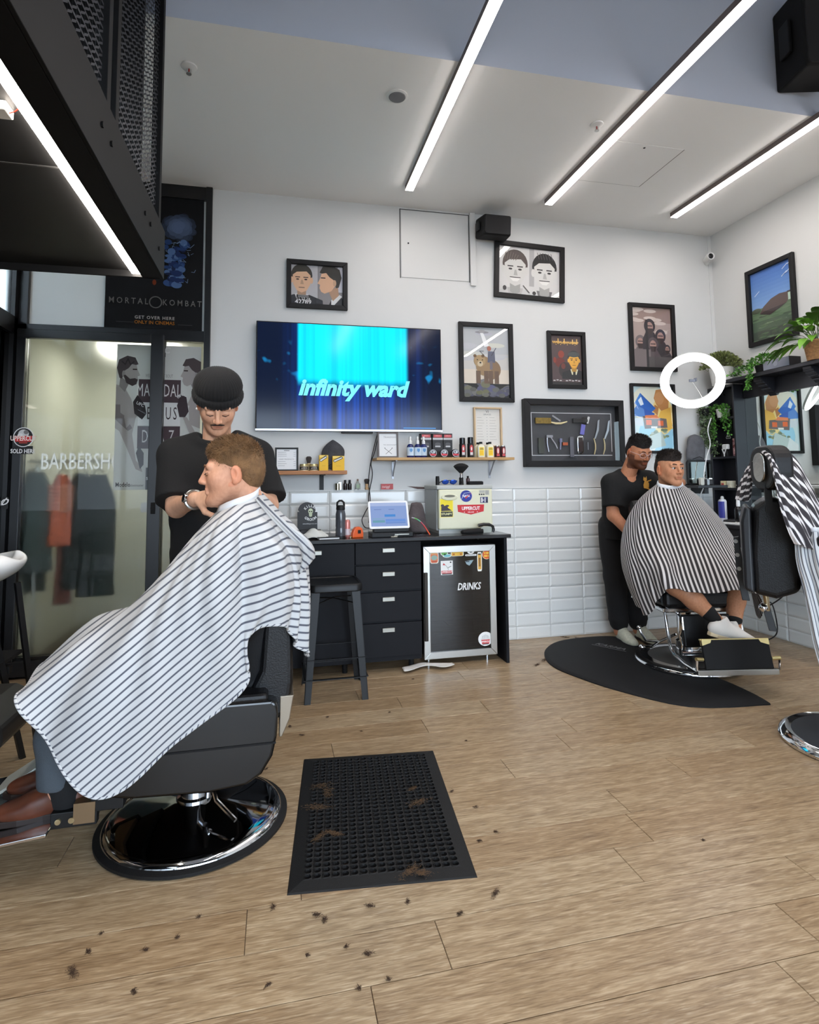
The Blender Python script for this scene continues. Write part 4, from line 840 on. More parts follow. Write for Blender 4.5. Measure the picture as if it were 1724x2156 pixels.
def cap(label, c, s, rz=0., rot=None, m=None, dome=False):
    t = thing('baseball_cap', label, 'cap', c, rot=rot or (0, 0, rz)); m = m or mat('charcoal_fabric', (60, 60, 64), .85, bump=.3, bscale=90, var=.2, vscale=20)
    g = []
    for i in range(13):
        tt = i/12; ring = []
        wd = ([.06, .42, .58, .69, .77, .83, .88, .92, .95, .96, .96, .94, .9] if dome else [.03, .36, .62, .8, .92, .98, 1.0, .99, .96, .92, .86, .8, .72])[i]*s*.5; tt = (1-math.cos(tt*PI/2))*.6+tt*.4 if dome else tt
        for j in range(22):
            an = 2*PI*j/22; k_ = 1+(.07 if dome else .05)*math.sin(3*an+5*tt)+(.06 if dome else .04)*math.sin(5*an+9*tt)
            ring.append(Vector((wd*math.cos(an)*k_, -.03*s/.2+wd*.45*math.sin(an)*k_, s*1.25*(1-tt)-.012*math.sin(5*an)*tt)))
        g.append(ring)
    obj('crown', Mb().loft(g, True), m, t, smooth=True, angle=180, sub=1)
    obj('adjuster_strap', Mb().tube([(-.3*s, -.32*s, .1*s), (0, -.4*s, .22*s), (.3*s, -.32*s, .1*s)], .012*s, 6), BLACKM, t)
    return t
cp_ = P(703, 990, D-.1); cap('charcoal cap hung on wall behind the yellow cartons', (cp_.x-.005, D-.045, Z1+.015), .175)
# goods on the long shelf
def lathe_bottle(name, label, cat, p, parts, group=None):
    t = thing(name, label, cat, p, group=group)
    for nm, prof, m in parts: obj(nm, Mb().lathe(prof, n=20), m, t, smooth=True, angle=35)
    return t
BLUE = mat('blue_glass', (22, 34, 96), .12)
for px, nm in ((866, 'nearest the TRANSFERS card'), (881.5, 'in the middle of three'), (894, 'nearest the black cartons')):
    t = lathe_bottle('spray_bottle', 'blue glass spray bottle with white pump, '+nm, 'bottle', onshelf(px-2, D-.12, Z2), [
        ('bottle', [(0, 0), (.026, 0), (.027, .004), (.027, .085), (.02, .1), (.011, .106), (0, .106)], BLUE),
        ('label_band', [(.0276, .016), (.0276, .08)], mat('pale_blue_label', (206, 222, 236), .6)),
        ('pump', [(0, .106), (.013, .106), (.013, .128), (.008, .135), (.008, .158), (.006, .163), (0, .163)], WHITE)], 'blue spray bottles on the long shelf')
    q = Mb(); q.prism([(-.011, .014), (.011, .014), (.011, -.004), (0, -.016), (-.011, -.004)], 0, .0006, FR(0, -.0282, .056)); obj('crest', q, mat('crest_blue', (96, 150, 206), .6), t)
for k, (p0, p1) in enumerate(((884.5, 907), (909, 931), (931.5, 951))):
    Y = D-.05; x0, x1 = P(p0, 930, Y).x, P(p1, 930, Y).x; w = x1-x0-.002; h = .193
    t = thing('pomade_carton', 'tall black carton with red band, '+('behind the blue bottles', 'between two other black cartons', 'last of the row of three')[k], 'box', ((x0+x1)/2, Y, Z2), group='black cartons on the long shelf')
    obj('carton', Mb().bx(-w/2, w/2, -.02, .035, 0, h), mat('black_card', (34, 32, 34), .5), t, bevel=.001); a = Art(-w/2, 0, w, h, y=-.0206)
    a.rect(.1, .84, .9, .95, (206, 86, 90)); a.rect(0, .75, 1, .82, (206, 206, 208)); a.rect(0, .73, 1, .75, (120, 120, 122)); a.oval(.5, .56, .3, .07, (84, 84, 88)); a.rect(.24, .44, .76, .5, (196, 196, 198)); a.txt('UPPERCUT', .5, .9, .008, (250, 230, 230)); a.build('printed_label', t)
for px, k in ((910, 'nearest the blue bottles'), (933.5, 'in the middle of three'), (957.5, 'nearest the black spray cans')):
    t = thing('pomade_tin', 'round flat pomade tin standing on edge, '+k, 'tin', onshelf(px, D-.165, Z2+.032), group='round tins on the long shelf'); M = Matrix.Rotation(PI/2, 3, 'X')
    obj('tin', Mb().lathe([(0, .0), (.031, .0), (.032, .004), (.032, .026), (.029, .03), (0, .03)], n=26, M=M), mat('dark_tin', (46, 46, 48), .35, .5), t, smooth=True)
    a = Art(-.028, -.028, .056, .056, y=-.0306); a.oval(.5, .5, .5, .5, (206, 210, 216)); a.oval(.5, .5, .43, .43, (48, 50, 54)); a.oval(.5, .66, .3, .2, (196, 204, 212)); a.poly([(.05, .44), (.95, .4), (.9, .18), (.12, .2)], (214, 62, 74)); a.oval(.42, .68, .1, .1, (60, 60, 64)); a.build('printed_label', t)
for px, h, k in ((974, .155, 'beside the round tins'), (991, .16, 'beside the white bottles')):
    t = lathe_bottle('hairspray_can', 'tall black spray can with red label '+k, 'spray can', onshelf(px, D-.13, Z2), [('can', [(0, 0), (.024, 0), (.025, .004), (.025, h*.66), (.022, h*.7), (0, h*.7)], BLACK), ('cap', [(0, h*.7), (.0225, h*.7), (.022, h*.98), (.019, h), (0, h)], mat('gloss_black', (16, 16, 18), .25))], 'black spray cans on the long shelf')
    a = Art(-.014, .012, .028, .088, y=-.0256); a.rect(0, 0, 1, 1, (60, 52, 54)); a.oval(.5, .72, .45, .26, (206, 66, 66)); a.oval(.5, .62, .2, .2, (230, 228, 226)); a.rect(.1, .1, .9, .5, (214, 206, 206)); a.rect(.1, .34, .9, .5, (200, 60, 66)); a.build('printed_label', t)
for px, yy, k in ((1007, .06, 'half hidden behind another'), (1013, .13, 'beside the black spray cans'), (1027.5, .06, 'second from the red cans, behind'), (1032, .13, 'beside the small red cans')):
    t = lathe_bottle('talc_bottle', 'white powder bottle with black cap and yellow label, '+k, 'bottle', onshelf(px, D-yy, Z2), [('cap', [(0, .108), (.013, .108), (.013, .124), (0, .124)], BLACK), ('neck', [(.012, .096), (.012, .11)], mat('cream_white', (232, 228, 206), .5))], 'white powder bottles on the long shelf')
    obj('bottle', Mb().loft([[Vector((x*k_, y_*k_, z)) for x, y_ in rrect(-.029, -.018, .029, .018, .012, 3)] for k_, z in ((.95, 0), (1, .004), (1, .086), (.7, .098), (.45, .1))]), mat('cream_white', (232, 228, 206), .5), t, smooth=True)
    a = Art(-.019, .014, .038, .068, y=-.0186); a.rect(0, 0, 1, 1, (240, 216, 90)); a.rect(.1, .1, .9, .62, (240, 196, 32)); a.rect(.1, .72, .9, .8, (110, 84, 30)); a.rect(.2, .86, .8, .92, (150, 120, 50)); a.build('printed_label', t)
for px, k in ((1047, 'next to the white bottles'), (1059, 'last at the shelf end')):
    t = lathe_bottle('styling_can', 'small dark red can with white figure label, '+k, 'can', onshelf(px, D-.12, Z2), [('can', [(0, 0), (.021, 0), (.022, .003), (.022, .085), (.019, .09), (0, .09)], mat('maroon_can', (74, 34, 38), .35)), ('lid', [(0, .09), (.018, .09), (.018, .096), (0, .096)], STEEL)], 'red cans at the end of long shelf')
    a = Art(-.015, .01, .03, .072, y=-.0226); a.oval(.5, .6, .4, .36, (206, 70, 70)); a.oval(.5, .6, .2, .3, (236, 232, 228)); a.rect(.1, .05, .9, .22, (214, 80, 84)); a.build('printed_label', t)
# ledge on top of the tiles
ZL = 1.207; YLg = D-.028
for k in range(1): pass
t = lathe_bottle('steel_tin', 'small brushed steel cup on the tile ledge', 'cup', onshelf(710.5, YLg, ZL), [('cup', [(0, 0), (.018, 0), (.018, .05), (.0165, .05), (.0165, .004), (0, .004)], mat('champagne_steel', (170, 164, 142), .25, 1.))])
obj('lighter', Mb().bx(.004, .03, -.008, .01, 0, .062), STEEL, t, bevel=.003)
for px, k in ((726.5, 'left one of a pair'), (736, 'right one of a pair')): lathe_bottle('oil_bottle', 'small dark brown oil bottle on the tile ledge, '+k, 'bottle', onshelf(px, YLg, ZL), [('bottle', [(0, 0), (.0145, 0), (.015, .003), (.015, .046), (.008, .054), (0, .054)], mat('dark_brown_glass', (34, 24, 24), .15)), ('cap', [(0, .052), (.009, .052), (.009, .076), (0, .076)], BLACK)], 'dark bottles on the tile ledge')
t = lathe_bottle('cologne_bottle', 'clear cologne bottle with green label on the tile ledge', 'bottle', onshelf(753, YLg, ZL), [('bottle', [(0, 0), (.019, 0), (.02, .004), (.02, .045), (.008, .058), (.007, .066), (0, .066)], mat('clear_green_glass', (206, 214, 206), .05, trans=.6)), ('stopper', [(0, .066), (.0065, .066), (.0065, .082), (0, .082)], mat('cork_brown', (120, 96, 84), .6))])
obj('printed_label', Mb().prism(rrect(-.011, .014, .011, .04, .002), 0, .0006, FR(0, -.0205, 0)), mat('green_label', (150, 170, 140), .6), t); obj('tray', Mb().bx(-.022, .05, -.018, .012, -.0, .004), WHITE, t)
v = onshelf(772, YLg, ZL); shaving_brush('tan handled shaving brush beside the hanging black cable', v+Vector((0, 0, .0)), .082, mat('tan_bakelite', (190, 150, 104), .3))
t = thing('red_card', 'small pink red card standing on the tile ledge', 'card', onshelf(814.5, YLg, ZL)); obj('card', Mb().bx(-.047, .047, -.003, 0, 0, .043), mat('coral_card', (196, 92, 92), .6), t); q = Mb(); q.text('twiggl', .026, FR(-.01, -.0036, .02), bold=.02, shear=.1); obj('lettering', q, mat('pale_pink', (236, 196, 196), .6), t)
# ------------------------------------------------------------------ worktop goods
ZT = .888
def onct(px, py): return at(px, py, Z=ZT)
# display card
c = onct(646, 1118); t = thing('display_box', 'black counter display box reading KILLER GROOM with a bearded skull', 'display box', (c.x, 4.2, ZT)); k = 1.0
sc = (4.2/4.2)
def hz(px, py): v = P(px, py, 4.2); return (v.x-c.x, v.z-ZT)
pts = [hz(626, 1122), hz(668, 1122), hz(668, 1078), hz(663, 1078)]+[(hz(646, 1074)[0]+.062*math.cos(a_), hz(646, 1076)[1]+.062*math.sin(a_)) for a_ in np.linspace(.15, PI-.15, 12)]+[hz(630, 1078), hz(626, 1078)]
pts[0] = (pts[0][0], 0); pts[1] = (pts[1][0], 0)
q = Mb(); q.prism(pts, 0, .004, FR()); obj('back_card', q, mat('black_card', (34, 32, 34), .5), t)
obj('tray', Mb().bx(-.068, .068, -.06, -.004, 0, .05), mat('black_card', (34, 32, 34), .5), t)
zc = hz(646, 1078)[1]; q = Mb(); Wt = mat('print_white', (224, 226, 226), .6)
for s_, r_, up in (('KILLER', .046, 1), ('GROOM', .05, -1)):
    for i, chh in enumerate(s_):
        an = (i-(len(s_)-1)/2)*.36; q.text(chh, .025, FR(r_*math.sin(an), -.0046, zc+up*r_*math.cos(an)-.004) @ Matrix.Rotation(-an*up, 4, 'Z'), bold=.03)
q.text('www.killergroom.com', .011, FR(-.005, -.0046, zc-.082)); obj('lettering', q, Wt, t)
q = Mb(); q.prism(circ(0, zc+.005, .017, .02, 14), .0042, .0048, FR()).prism([(-.012, zc-.012), (.012, zc-.012), (.01, zc-.03), (0, zc-.034), (-.01, zc-.03)], .0042, .0048, FR()); sk = obj('skull_print', q, mat('skull_pale', (196, 206, 176), .6), t)
obj('skull_eyes', Mb().prism(circ(-.007, zc+.003, .005, .004, 10), .005, .0053, FR()).prism(circ(.007, zc+.003, .005, .004, 10), .005, .0053, FR()), BLACKM, sk)
# cloth, notebook
c = onct(655, 1128); g = []
rnd = np.random.RandomState(3)
for i in range(10):
    g.append([Vector((-.1+.2*i/9, -.07+.13*j/8, .004+.055*math.exp(-((i-5)**2/9+(j-5)**2/9))+.018*math.sin(i*1.9+j*1.2)*math.exp(-((i-5)**2/16+(j-5)**2/16))+.006*rnd.rand())) for j in range(9)])
o = obj('white_towel', Mb().sheet(g), mat('white_towel', (226, 226, 220), .95, bump=.4, bscale=250), smooth=True, angle=180, sub=2, loc=(c.x, 4.06, ZT)); sd = o.modifiers.new('thick', 'SOLIDIFY'); sd.thickness = .006; sd.offset = 1; tag(o, 'crumpled small white towel on the worktop beside the display box', 'towel')
c = onct(688, 1132); t = thing('notebook', 'closed black notebook with white pages on the worktop edge', 'notebook', (c.x, 3.98, ZT), rz=.1); obj('cover', Mb().bx(-.07, .07, -.045, .045, .0, .003).bx(-.07, .07, -.045, .045, .012, .015), BLACK, t); obj('pages', Mb().bx(-.067, .067, -.042, .042, .003, .012), WHITE, t)
# water bottle
c = onct(717, 1130); c.y = 4.03
t = lathe_bottle('water_bottle', 'tall smoky grey plastic water bottle with black loop lid', 'bottle', (P(717, 1100, 4.05).x, 4.05, ZT), [('bottle', [(0, 0), (.034, 0), (.035, .006), (.035, .06), (.033, .07), (.035, .08), (.034, .16), (.028, .19), (0, .19)], mat('smoke_tritan', (74, 76, 82), .12, spec=.6)), ('lid', [(0, .19), (.03, .19), (.031, .196), (.029, .215), (.024, .222), (0, .222)], BLACK), ('base_ring', [(0, -.0), (.0355, 0), (.0355, .014), (.034, .014)], BLACK)])
obj('carry_loop', Mb().tube([(-.024, 0, .215), (-.022, 0, .24), (-.008, 0, .252), (.008, 0, .252), (.022, 0, .24), (.024, 0, .215)], .007, 8), BLACK, t, smooth=True)
t = lathe_bottle('drink_can', 'slim pink drink can beside the water bottle', 'can', (P(731, 1110, 4.05).x, 4.05, ZT), [('can', [(0, 0), (.017, 0), (.0215, .01), (.0215, .105), (.018, .118), (.0165, .12), (.0165, .117), (0, .116)], mat('pink_can', (206, 130, 122), .3, .4)), ('label_band', [(.0218, .018), (.0218, .06)], mat('can_label', (206, 190, 196), .4))])
# tape measure
t = thing('tape_measure', 'orange tape measure on the worktop', 'tape measure', (P(751, 1118, 4.03).x, 4.03, ZT), rz=.25)
obj('body', Mb().prism([(-.04, 0), (.042, 0), (.042, .035), (.035, .062), (.012, .074), (-.012, .072), (-.028, .055), (-.036, .03)], -.02, .02, Matrix(((1, 0, 0, 0), (0, 0, 1, 0), (0, 1, 0, 0), (0, 0, 0, 1)))), mat('orange_shell', (222, 92, 30), .35), t, bevel=.006, seg=3)
obj('brand_plate', Mb().prism(rrect(.0, .028, .022, .052, .003), .0202, .0215, FR()), BLACK, t); obj('tape_end', Mb().box((-.045, 0, .008), (.014, .018, .002)), mat('tape_yellow', (230, 200, 80), .4), t)
# tablet on stand
a0, a1, a2, a3 = P(773, 1058, 4.12), P(858, 1058, 4.12), P(866, 1110, 4.02), P(779, 1113, 4.02)
wv = (a1.x-a0.x); hv = ((a0-a3).length)
t = thing('tablet', 'white tablet with a booking calendar leaning on a black stand', 'tablet', ((a3.x+a2.x)/2-.005, 4.03, ZT+.055), rot=(-.42, 0, -.02)); wv, hv = .285, .205
obj('shell', Mb().prism(rrect(-wv/2, 0, wv/2, hv, .014), 0, .008, FR(0, .008, 0)), mat('tablet_white', (238, 238, 240), .3), t, bevel=.002)
def tabl(a):
    a.rect(0, 0, 1, 1, emit_mat('tablet_glow', (150, 174, 226), .75)); a.rect(0, .86, 1, 1, emit_mat('tablet_bar', (176, 192, 232), .8))
    for (x0, y0, x1, y1, cc) in ((.38, .4, .68, .5, (86, 150, 224)), (.05, .16, .38, .26, (120, 172, 190)), (.4, .18, .95, .3, (120, 160, 230)), (.4, .12, .95, .16, (110, 150, 220)), (.05, .3, .38, .34, (140, 180, 210)), (.1, .7, .3, .72, (110, 130, 190)), (.5, .7, .66, .72, (110, 130, 190))): a.rect(x0, y0, x1, y1, emit_mat('tablet_%d' % sum(cc), cc, .75))
a = Art(-wv/2+.014, .016, wv-.028, hv-.03, y=-.0003); tabl(a); a.build('screen', t)
t = thing('tablet_stand', 'black till drawer stand holding up the white tablet', 'stand', (a3.x+.145, 4.08, ZT)); obj('base', Mb().bx(-.14, .15, -.1, .06, .0, .03).bx(-.12, .13, -.06, .0, .03, .055), BLACK, t, bevel=.004); obj('back_rest', Mb().box((0, .05, .1), (.16, .006, .16), (-.42, 0, 0)), BLACK, t); obj('card_slot', Mb().bx(.02, .12, -.1015, -.1, .014, .02), SATIN, t)
# grey jacket slumped behind tablet
g = []
for i in range(12):
    tt = i/11; ring = []
    for j in range(20):
        an = 2*PI*j/20; wd = .085*(1-.55*tt**1.5)*(1+.09*math.sin(3*an+5*tt)+.06*math.sin(5*an-8*tt)); ring.append(Vector((wd*math.cos(an)-.045*tt-.02*math.sin(tt*5), .055*(1-.5*tt)*math.sin(an)*(1+.1*math.sin(4*an+6*tt)), .225*tt)))
    g.append(ring)
v = P(885, 1110, 4.25); o = obj('grey_bag', Mb().loft(g), mat('grey_brown_cloth', (92, 82, 82), .9, bump=.5, bscale=60, var=.2, vscale=15), smooth=True, angle=180, sub=1, loc=(v.x, 4.26, ZT)); tag(o, 'slumped grey brown cloth bag behind the tablet', 'bag')
# cables and clips
def cable(name, label, pts, r, m, n=6, steps=6):
    P_ = [Vector(p) for p in pts]; out = []
    for i in range(len(P_)-1):
        p0, p1, p2, p3 = P_[max(i-1, 0)], P_[i], P_[i+1], P_[min(i+2, len(P_)-1)]
        for s_ in range(steps):
            u = s_/steps; out.append(.5*((2*p1)+(-p0+p2)*u+(2*p0-5*p1+4*p2-p3)*u*u+(-p0+3*p1-3*p2+p3)*u**3))
    out.append(P_[-1]); o = obj(name, Mb().tube(out, r, n), m, smooth=True); return tag(o, label, 'cable')
KC = mat('black_cable', (26, 26, 28), .5)
cable('power_cable', 'pair end of black cable hanging from the television past the TRANSFERS card', [P(796, 908, D-.05), P(783, 960, D-.05), P(776, 1010, D-.05), P(779, 1055, D-.05), P(768, 1080, D-.06), P(762, 1095, D-.07), P(768, 1110, D-.1), P(782, 1112, 4.3)], .0035, KC)
cable('power_cable', 'second black cable looping beside the first behind the tablet', [P(797, 912, D-.04), P(789, 950, D-.04), P(781, 975, D-.04), P(784, 1000, D-.04), P(776, 1045, D-.04), P(778, 1075, D-.05), P(776, 1100, 4.3)], .0035, KC)
q = Mb(); pts = [Vector((.0, .0, 0)), Vector((.03, -.04, -.015)), Vector((.06, -.07, -.05)), Vector((.085, -.09, -.085))]
v0 = P(867, 1090, 4.1); t = thing('charging_cable', 'rainbow charging cable plugged into the tablet', 'cable', v0); d_ = at(905, 1126, Z=ZT+.006)-v0
cols = ((200, 200, 204), (120, 196, 110), (110, 190, 160), (196, 90, 110), (220, 70, 70), (226, 90, 50))
pp = [d_*u+Vector((0, 0, .03*math.sin(PI*u))) for u in np.linspace(0, 1, 7)]
for i, cc in enumerate(cols): obj('sleeve', Mb().tube([pp[i], pp[i+1]], .0045, 8), ink(cc), t)
for k, (px, py) in enumerate(((790, 1131), (808, 1130), (830, 1131), (845, 1128), (866, 1125), (884, 1128))):
    c = onct(px, py); t = thing('hair_clip', 'metal hair clip on the worktop, %s from the tablet stand end' % ('first', 'second', 'third', 'fourth', 'fifth', 'sixth')[k], 'hair clip', c, rz=random.uniform(-.6, .6), group='clips on the worktop')
    m_ = mat('pale_clip', (206, 196, 176), .35, .6) if k in (2, 3) else mat('dark_clip', (60, 60, 66), .35, .6)
    obj('jaw', Mb().box((0, 0, .004), (.045, .01, .003)), m_, t, bevel=.001); obj('lever', Mb().box((.012, 0, .01), (.03, .009, .002), (0, -.25, 0)), m_, t)
# hand massager / dryer beside the mini fridge
t = thing('clipper_case', 'black shoe-shaped hand massager with a clear window on the worktop end', 'massager', (P(1000, 1115, 4.0).x, 3.985, ZT))
obj('strap_body', Mb().loft([[Vector((x, .03*math.cos(a_)*w_, z+.02*math.sin(a_)*h2)) for a_ in np.linspace(0, 2*PI, 14, endpoint=False)] for x, z, w_, h2 in ((-.11, .018, .3, .4), (-.1, .018, .9, .8), (-.04, .02, 1.1, .95), (.02, .022, 1., 1.), (.05, .022, .8, 1.0))]), mat('black_velvet', (18, 17, 18), .9), t, smooth=True)
obj('head_shell', Mb().tube([(.02, 0, .062), (.06, 0, .068), (.1, 0, .066), (.128, 0, .05), (.132, 0, .03), (.125, 0, .012)], .012, 10), mat('gloss_black', (16, 16, 18), .25), t, smooth=True)
obj('clear_window', Mb().prism(rrect(.035, .008, .118, .054, .016), -.014, .014, FR()), mat('clear_grey', (186, 192, 184), .1, trans=.3), t, bevel=.004)
# on top of mini fridge
ZM = MZ+.349
def onmf(px, Y=4.2): return Vector((P(px, 1015, Y).x, Y, ZM))
lathe_bottle('black_canister', 'small black cylinder standing on the mini fridge corner', 'canister', onmf(921), [('body', [(0, 0), (.0145, 0), (.0145, .056), (.013, .06), (0, .06)], BLACK), ('cap', [(0, .06), (.0135, .06), (.0135, .066), (0, .066)], BLACKM)])
t = thing('sunglasses', 'blue mirrored sunglasses lying on the mini fridge', 'sunglasses', onmf(945)); 
for sx in (-1, 1):
    obj('lens', Mb().ell((sx*.03, -.01, .022), (.028, .006, .02), 14, 8, (.5, 0, 0)), mat('blue_mirror_lens', (50, 90, 190), .08, .7), t, smooth=True)
    obj('temple', Mb().tube([(sx*.058, -.01, .028), (sx*.064, .03, .02), (sx*.06, .08, .004)], .003, 6), BLACK, t)
obj('bridge', Mb().tube([(-.06, -.012, .03), (0, -.014, .034), (.06, -.012, .03)], .0035, 6), BLACK, t)
v = onmf(971); t = thing('neck_brush', 'black fan-shaped neck duster brush standing on the mini fridge', 'brush', v)
obj('handle', Mb().lathe([(0, 0), (.018, 0), (.018, .008), (.0155, .012), (.018, .017), (.0155, .022), (.018, .027), (.0155, .033), (.017, .05), (.012, .056), (0, .056)], n=18), BLACK, t, smooth=True)
obj('ferrule', Mb().lathe([(0, .056), (.0125, .056), (.0125, .085), (.014, .088), (0, .088)], n=18), CHROME, t, smooth=True)
obj('bristles', Mb().lathe([(.013, .086), (.02, .095), (.044, .118), (.06, .137), (.05, .148), (.03, .157), (.012, .161), (0, .161)], n=22, sy=.5), mat('black_bristle', (14, 14, 15), .8, bump=.6, bscale=400), t, smooth=True)
lathe_bottle('oil_bottle', 'tiny dark red bottle behind the neck brush on the mini fridge', 'bottle', onmf(985, 4.28), [('bottle', [(0, 0), (.014, 0), (.014, .045), (.007, .052), (0, .052)], mat('dark_red_glass', (60, 22, 24), .2)), ('cap', [(0, .052), (.0085, .052), (.0085, .066), (0, .066)], BLACK)])
t = thing('black_case', 'flat ribbed black case lying on the mini fridge', 'case', onmf(1000, 4.14)); obj('shell', Mb().bx(-.055, .055, -.03, .03, 0, .024), BLACKM, t, bevel=.004)
for k in range(5): obj('rib', Mb().bx(-.045+.02*k, -.035+.02*k, -.031, .031, .022, .026), BLACKM, t)
t = thing('wall_tape', 'strip of brown tape stuck to the wall behind the grey bag', 'tape', P(880, 1026, D-.004)); q = Mb(); q.prism([(-.09, .01), (.09, -.002), (.09, -.022), (.02, -.02)], 0, .003, FR()); obj('tape_strip', q, mat('brown_tape', (92, 70, 66), .6), t)
# ================================================================== organic shapes: smooth solids meshed on a fine grid
class Sdf:
    def __init__(s): s.p = []; s.M = np.eye(4)
    def frame(s, loc=(0, 0, 0), rot=(0, 0, 0)):
        s.M = np.array(Matrix.Translation(loc) @ Euler(rot, 'XYZ').to_matrix().to_4x4()); return s
    def _w(s, p): return s.M[:3, :3] @ np.array(p, float)+s.M[:3, 3]
    def cap(s, a, b, ra, rb=None, k=.02, op='u'):
        rb = ra if rb is None else rb; a, b = s._w(a), s._w(b); r = max(ra, rb)
        s.p.append(('c', op, k, (a, b, ra, rb), np.minimum(a, b)-r, np.maximum(a, b)+r)); return s
    def ell(s, c, r, rot=(0, 0, 0), k=.02, op='u'):
        c = s._w(c); Rm = s.M[:3, :3] @ np.array(Euler(rot).to_matrix()); r = np.array(r if hasattr(r, '__len__') else (r, r, r), float); m = r.max()
        s.p.append(('e', op, k, (c, Rm, r), c-m, c+m)); return s
    def box(s, c, hf, rd=.01, rot=(0, 0, 0), k=.01, op='u'):
        c = s._w(c); Rm = s.M[:3, :3] @ np.array(Euler(rot).to_matrix()) if not isinstance(rot, np.ndarray) else rot; hf = np.array(hf, float); m = np.linalg.norm(hf)+rd
        s.p.append(('b', op, k, (c, Rm, hf, rd), c-m, c+m)); return s
    def chain(s, pts, rs, k=.015, op='u'):
        for i in range(len(pts)-1): s.cap(pts[i], pts[i+1], rs[i], rs[i+1], k, op)
        return s
    @staticmethod
    def _d(kind, q, P):
        if kind == 'c':
            a, b, ra, rb = q; ba = b-a; t = np.clip(((P-a) @ ba)/(ba @ ba+1e-12), 0, 1)
            return np.linalg.norm(P-a-t[:, None]*ba, axis=1)-(ra+(rb-ra)*t)
        if kind == 'e':
            c, Rm, r = q; L = (P-c) @ Rm; k0 = np.linalg.norm(L/r, axis=1); k1 = np.linalg.norm(L/(r*r), axis=1)
            return k0*(k0-1)/np.maximum(k1, 1e-9)
        c, Rm, hf, rd = q; L = np.abs((P-c) @ Rm)-hf+rd
        return np.linalg.norm(np.maximum(L, 0), axis=1)+np.minimum(L.max(axis=1), 0)-rd
    def eval(s, P, pad):
        d = np.full(len(P), 1.)
        for kind, op, k, q, lo, hi in s.p:
            e = pad+k
            m = np.all((P > lo-e) & (P < hi+e), axis=1)
            if not m.any(): continue
            v = s._d(kind, q, P[m]); dd = d[m]
            if op == 'u': h = np.clip(.5+.5*(dd-v)/k, 0, 1); d[m] = dd*(1-h)+v*h-k*h*(1-h)
            else: h = np.clip(.5-.5*(dd+v)/k, 0, 1); d[m] = dd*(1-h)-v*h+k*h*(1-h)
        return d
    def mesh(s, h, disp=None):
        U = [q for q in s.p if q[1] == 'u']; lo = np.min([q[4] for q in U], 0)-3*h; hi = np.max([q[5] for q in U], 0)+3*h
        c = 4; n = (np.ceil((hi-lo)/(h*c)).astype(int)+1)
        gx = [lo[i]+np.arange(n[i])*h*c for i in range(3)]
        C = np.stack(np.meshgrid(*gx, indexing='ij'), -1).reshape(-1, 3); dc = s.eval(C, h*c*3).reshape(n)
        off = 2
        vol = dc.repeat(c, 0).repeat(c, 1).repeat(c, 2)
        N = vol.shape; idx = np.argwhere(np.abs(vol) < h*c*2.4)
        org = lo-off*h*0-(c-1)/2*h
        Pf = org+idx*h; vol[idx[:, 0], idx[:, 1], idx[:, 2]] = (s.eval(Pf, h*6)+(disp(Pf) if disp is not None else 0))
        return nets(vol, org, h)
def nets(vol, org, h):
    ins = vol < 0
    cor = [(a, b, c) for a in (0, 1) for b in (0, 1) for c in (0, 1)]; sl = lambda o, n: slice(o, n-1+o)
    N = vol.shape; cnt = np.zeros((N[0]-1, N[1]-1, N[2]-1), np.uint8)
    for a, b, c in cor: cnt += ins[sl(a, N[0]), sl(b, N[1]), sl(c, N[2])]
    act = np.argwhere((cnt > 0) & (cnt < 8)); ids = np.full(cnt.shape, -1, np.int64); ids[act[:, 0], act[:, 1], act[:, 2]] = np.arange(len(act))
    V = np.stack([vol[act[:, 0]+a, act[:, 1]+b, act[:, 2]+c] for a, b, c in cor], 1)
    acc = np.zeros((len(act), 3)); w = np.zeros(len(act)); ca = np.array(cor, float)
    for i in range(8):
        for j in range(i+1, 8):
            if np.abs(ca[i]-ca[j]).sum() != 1: continue
            m = (V[:, i] < 0) != (V[:, j] < 0)
            t = V[m, i]/(V[m, i]-V[m, j]); acc[m] += ca[i]+t[:, None]*(ca[j]-ca[i]); w[m] += 1
    P = org+(act+acc/w[:, None])*h
    Q = []
    for ax in range(3):
        o = [(1, 1, 1)]; u, v = (ax+1) % 3, (ax+2) % 3
        A = [slice(1, -1)]*3; B = [slice(1, -1)]*3; A[ax] = slice(0, -1); B[ax] = slice(1, None)
        e = ins[tuple(A)] != ins[tuple(B)]; q = np.argwhere(e); base = q.copy(); base[:, u] += 1; base[:, v] += 1
        sgn = ins[tuple(A)][q[:, 0], q[:, 1], q[:, 2]]
        def cell(du, dv): z = base.copy(); z[:, u] -= du; z[:, v] -= dv; return ids[z[:, 0], z[:, 1], z[:, 2]]
        f = np.stack([cell(1, 1), cell(0, 1), cell(0, 0), cell(1, 0)], 1); f[~sgn] = f[~sgn][:, ::-1]; Q.append(f)
    F = np.concatenate(Q); F = F[(F >= 0).all(1)]
    return P, F
def join_sdf(parts):
    Vs, Fs, o = [], [], 0
    for P, F in parts: Vs.append(P); Fs.append(F+o); o += len(P)
    return np.concatenate(Vs), np.concatenate(Fs)
